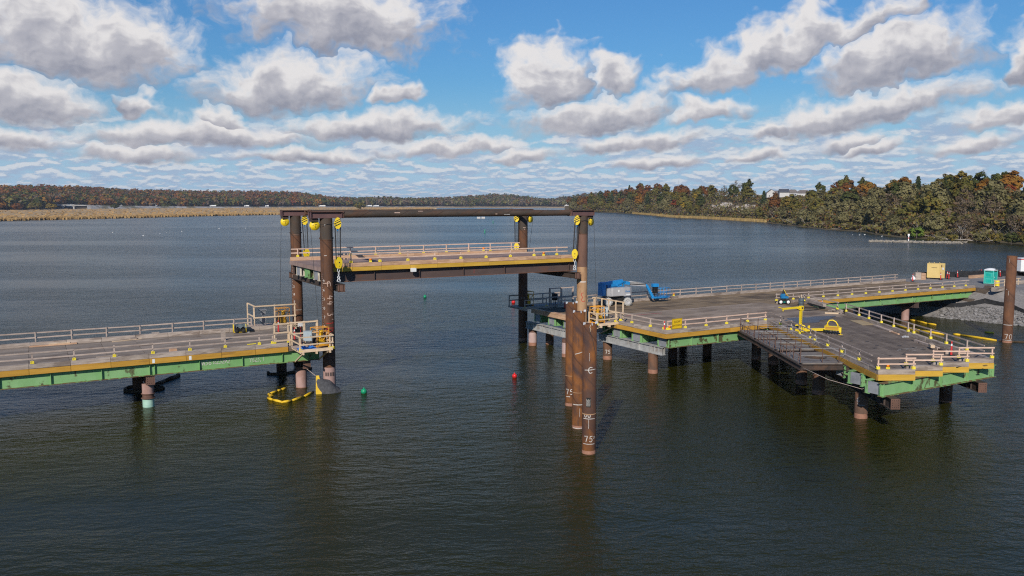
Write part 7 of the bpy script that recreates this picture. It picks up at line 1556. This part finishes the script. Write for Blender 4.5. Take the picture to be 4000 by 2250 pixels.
for k in range(22):
    b = 43.3 + 3.0 * random.random(); d = interp(SH, b, 1) + (interp(RD_, b, 1) - interp(SH, b, 1)) * random.uniform(.36, .56); p = pol_(b, d); s = random.uniform(2.2, 5.0); r = [random.uniform(.7, 1.2) for _ in range(14)]
    pts = [(p[0] + s * q * r[(i + j) % 14] * cos(2 * pi * j / 7), p[1] + s * q * r[(2 * i + j) % 14] * sin(2 * pi * j / 7), rgz(b, d) + z * s * .55) for i, (z, q) in enumerate(((-.6, 1.1), (.3, 1.0), (.9, .55))) for j in range(7)]; m.add(pts, [(i * 7 + j, i * 7 + (j + 1) % 7, (i + 1) * 7 + (j + 1) % 7, (i + 1) * 7 + j) for i in range(2) for j in range(7)] + [tuple(range(14, 21))])
m.build('rock', rock_m, t)
# stone bar, its marker and the driftwood
polar_grid('stone_bar', 52.9, 59.0, 60, 7, lambda b, t: 351 + 22 * t + 1.5 * sin(b * 11) + (58 - b) * (.8 if b < 58 else 0) * .6, lambda b, t, d: -.25 + .62 * sin(pi * min(1, max(0, t))) * min(1, (b - 52.9) * .9) * min(1, (59.0 - b) * .6) + .08 * sin(b * 70 + d), shore_m)
m = MB()
for k in range(420):
    b = random.uniform(53.2, 58.6); d = 352 + random.random() ** 1.5 * 15; p = pol_(b, d); s = random.uniform(.15, .5); z = .25 + .2 * random.random(); m.cbox((p[0], p[1], z), (s * 1.6, s, s * .7), random.uniform(0, 3))
m.build('bar_stones', shore_m, kind='stuff')
t = thing('marker_post', 'white headed marker post on the stone bar', 'marker', (*pol_(55.42, 362), .3)); m = MB(); m.lathe([(.18, 0), (.18, 2.2), (.001, 2.2)], 12); m.build('post', white, t, local=True); m = MB(); m.lathe([(.19, 1.0), (.19, 1.5)], 12); m.build('red_band', red, t, local=True); m = MB(); m.cbox((0, 0, 2.5), (.7, .3, .7), R(-55)); m.build('head', white, t, local=True)
dl = ['leaning dead trunk', 'bleached fallen trunk', 'forked driftwood log', 'tangled grey root plate', 'long bare fallen tree', 'bent dead branch']
for i, (b, d, L, up, pl_) in enumerate(((48.2, 600, 9, .5, 'at the water left of the near woods'), (48.7, 584, 11, .35, 'at the water below the houses'), (49.5, 550, 9, .6, 'leaning over the water on the near shore'), (51.6, 497, 14, .05, 'along the waterline left of the stone bar'), (52.6, 483, 10, .1, 'on the shore just left of the stone bar'), (57.3, 378, 7, .25, 'at the right end of the stone bar'), (57.9, 376, 9, .15, 'in the dark corner right of the stone bar'), (58.5, 374, 6, .7, 'standing stump right of the stone bar'), (59.3, 370, 10, .08, 'along the water near the right edge'), (60.3, 366, 8, .12, 'at the far right edge of the shore'))):
    p = pol_(b, d); a = R(random.uniform(-40, 40)); t = thing('driftwood', '%s %s' % (dl[i % 6], pl_), 'driftwood', (p[0], p[1], .3), a, 'dead trunks along the right shore'); m = MB(); m.tube([(0, 0, 0), (-L * .5, .4, L * up * .5 + .3), (-L, -.3, L * up + .2)], [.28, .2, .06], 6)
    for k in range(5): q = (k + 1) / 6; m.tube([(-L * q, .3, L * up * q + .2), (-L * q - .8, random.uniform(-2, 2), L * up * q + random.uniform(.5, 2.2))], [.1, .03], 5)
    m.build('trunk', wood_grey, t, local=True)
for o in list(CRN['bush']): pass

# ------------------------------------------------------------------ thin autumn haze over the water
hz = MB(); hz.box(-3500, 5200, -900, 5600, -7.0, 66.0)
hm = bpy.data.materials.new('haze_air'); hm.use_nodes = True; hm.node_tree.nodes.clear()
pv = hm.node_tree.nodes.new('ShaderNodeVolumePrincipled'); pv.inputs['Color'].default_value = (0.82, 0.88, 1.0, 1); pv.inputs['Density'].default_value = 0.00007; pv.inputs['Anisotropy'].default_value = 0.2
mo = hm.node_tree.nodes.new('ShaderNodeOutputMaterial'); hm.node_tree.links.new(pv.outputs[0], mo.inputs['Volume'])
hz.build('haze', hm, kind='stuff')
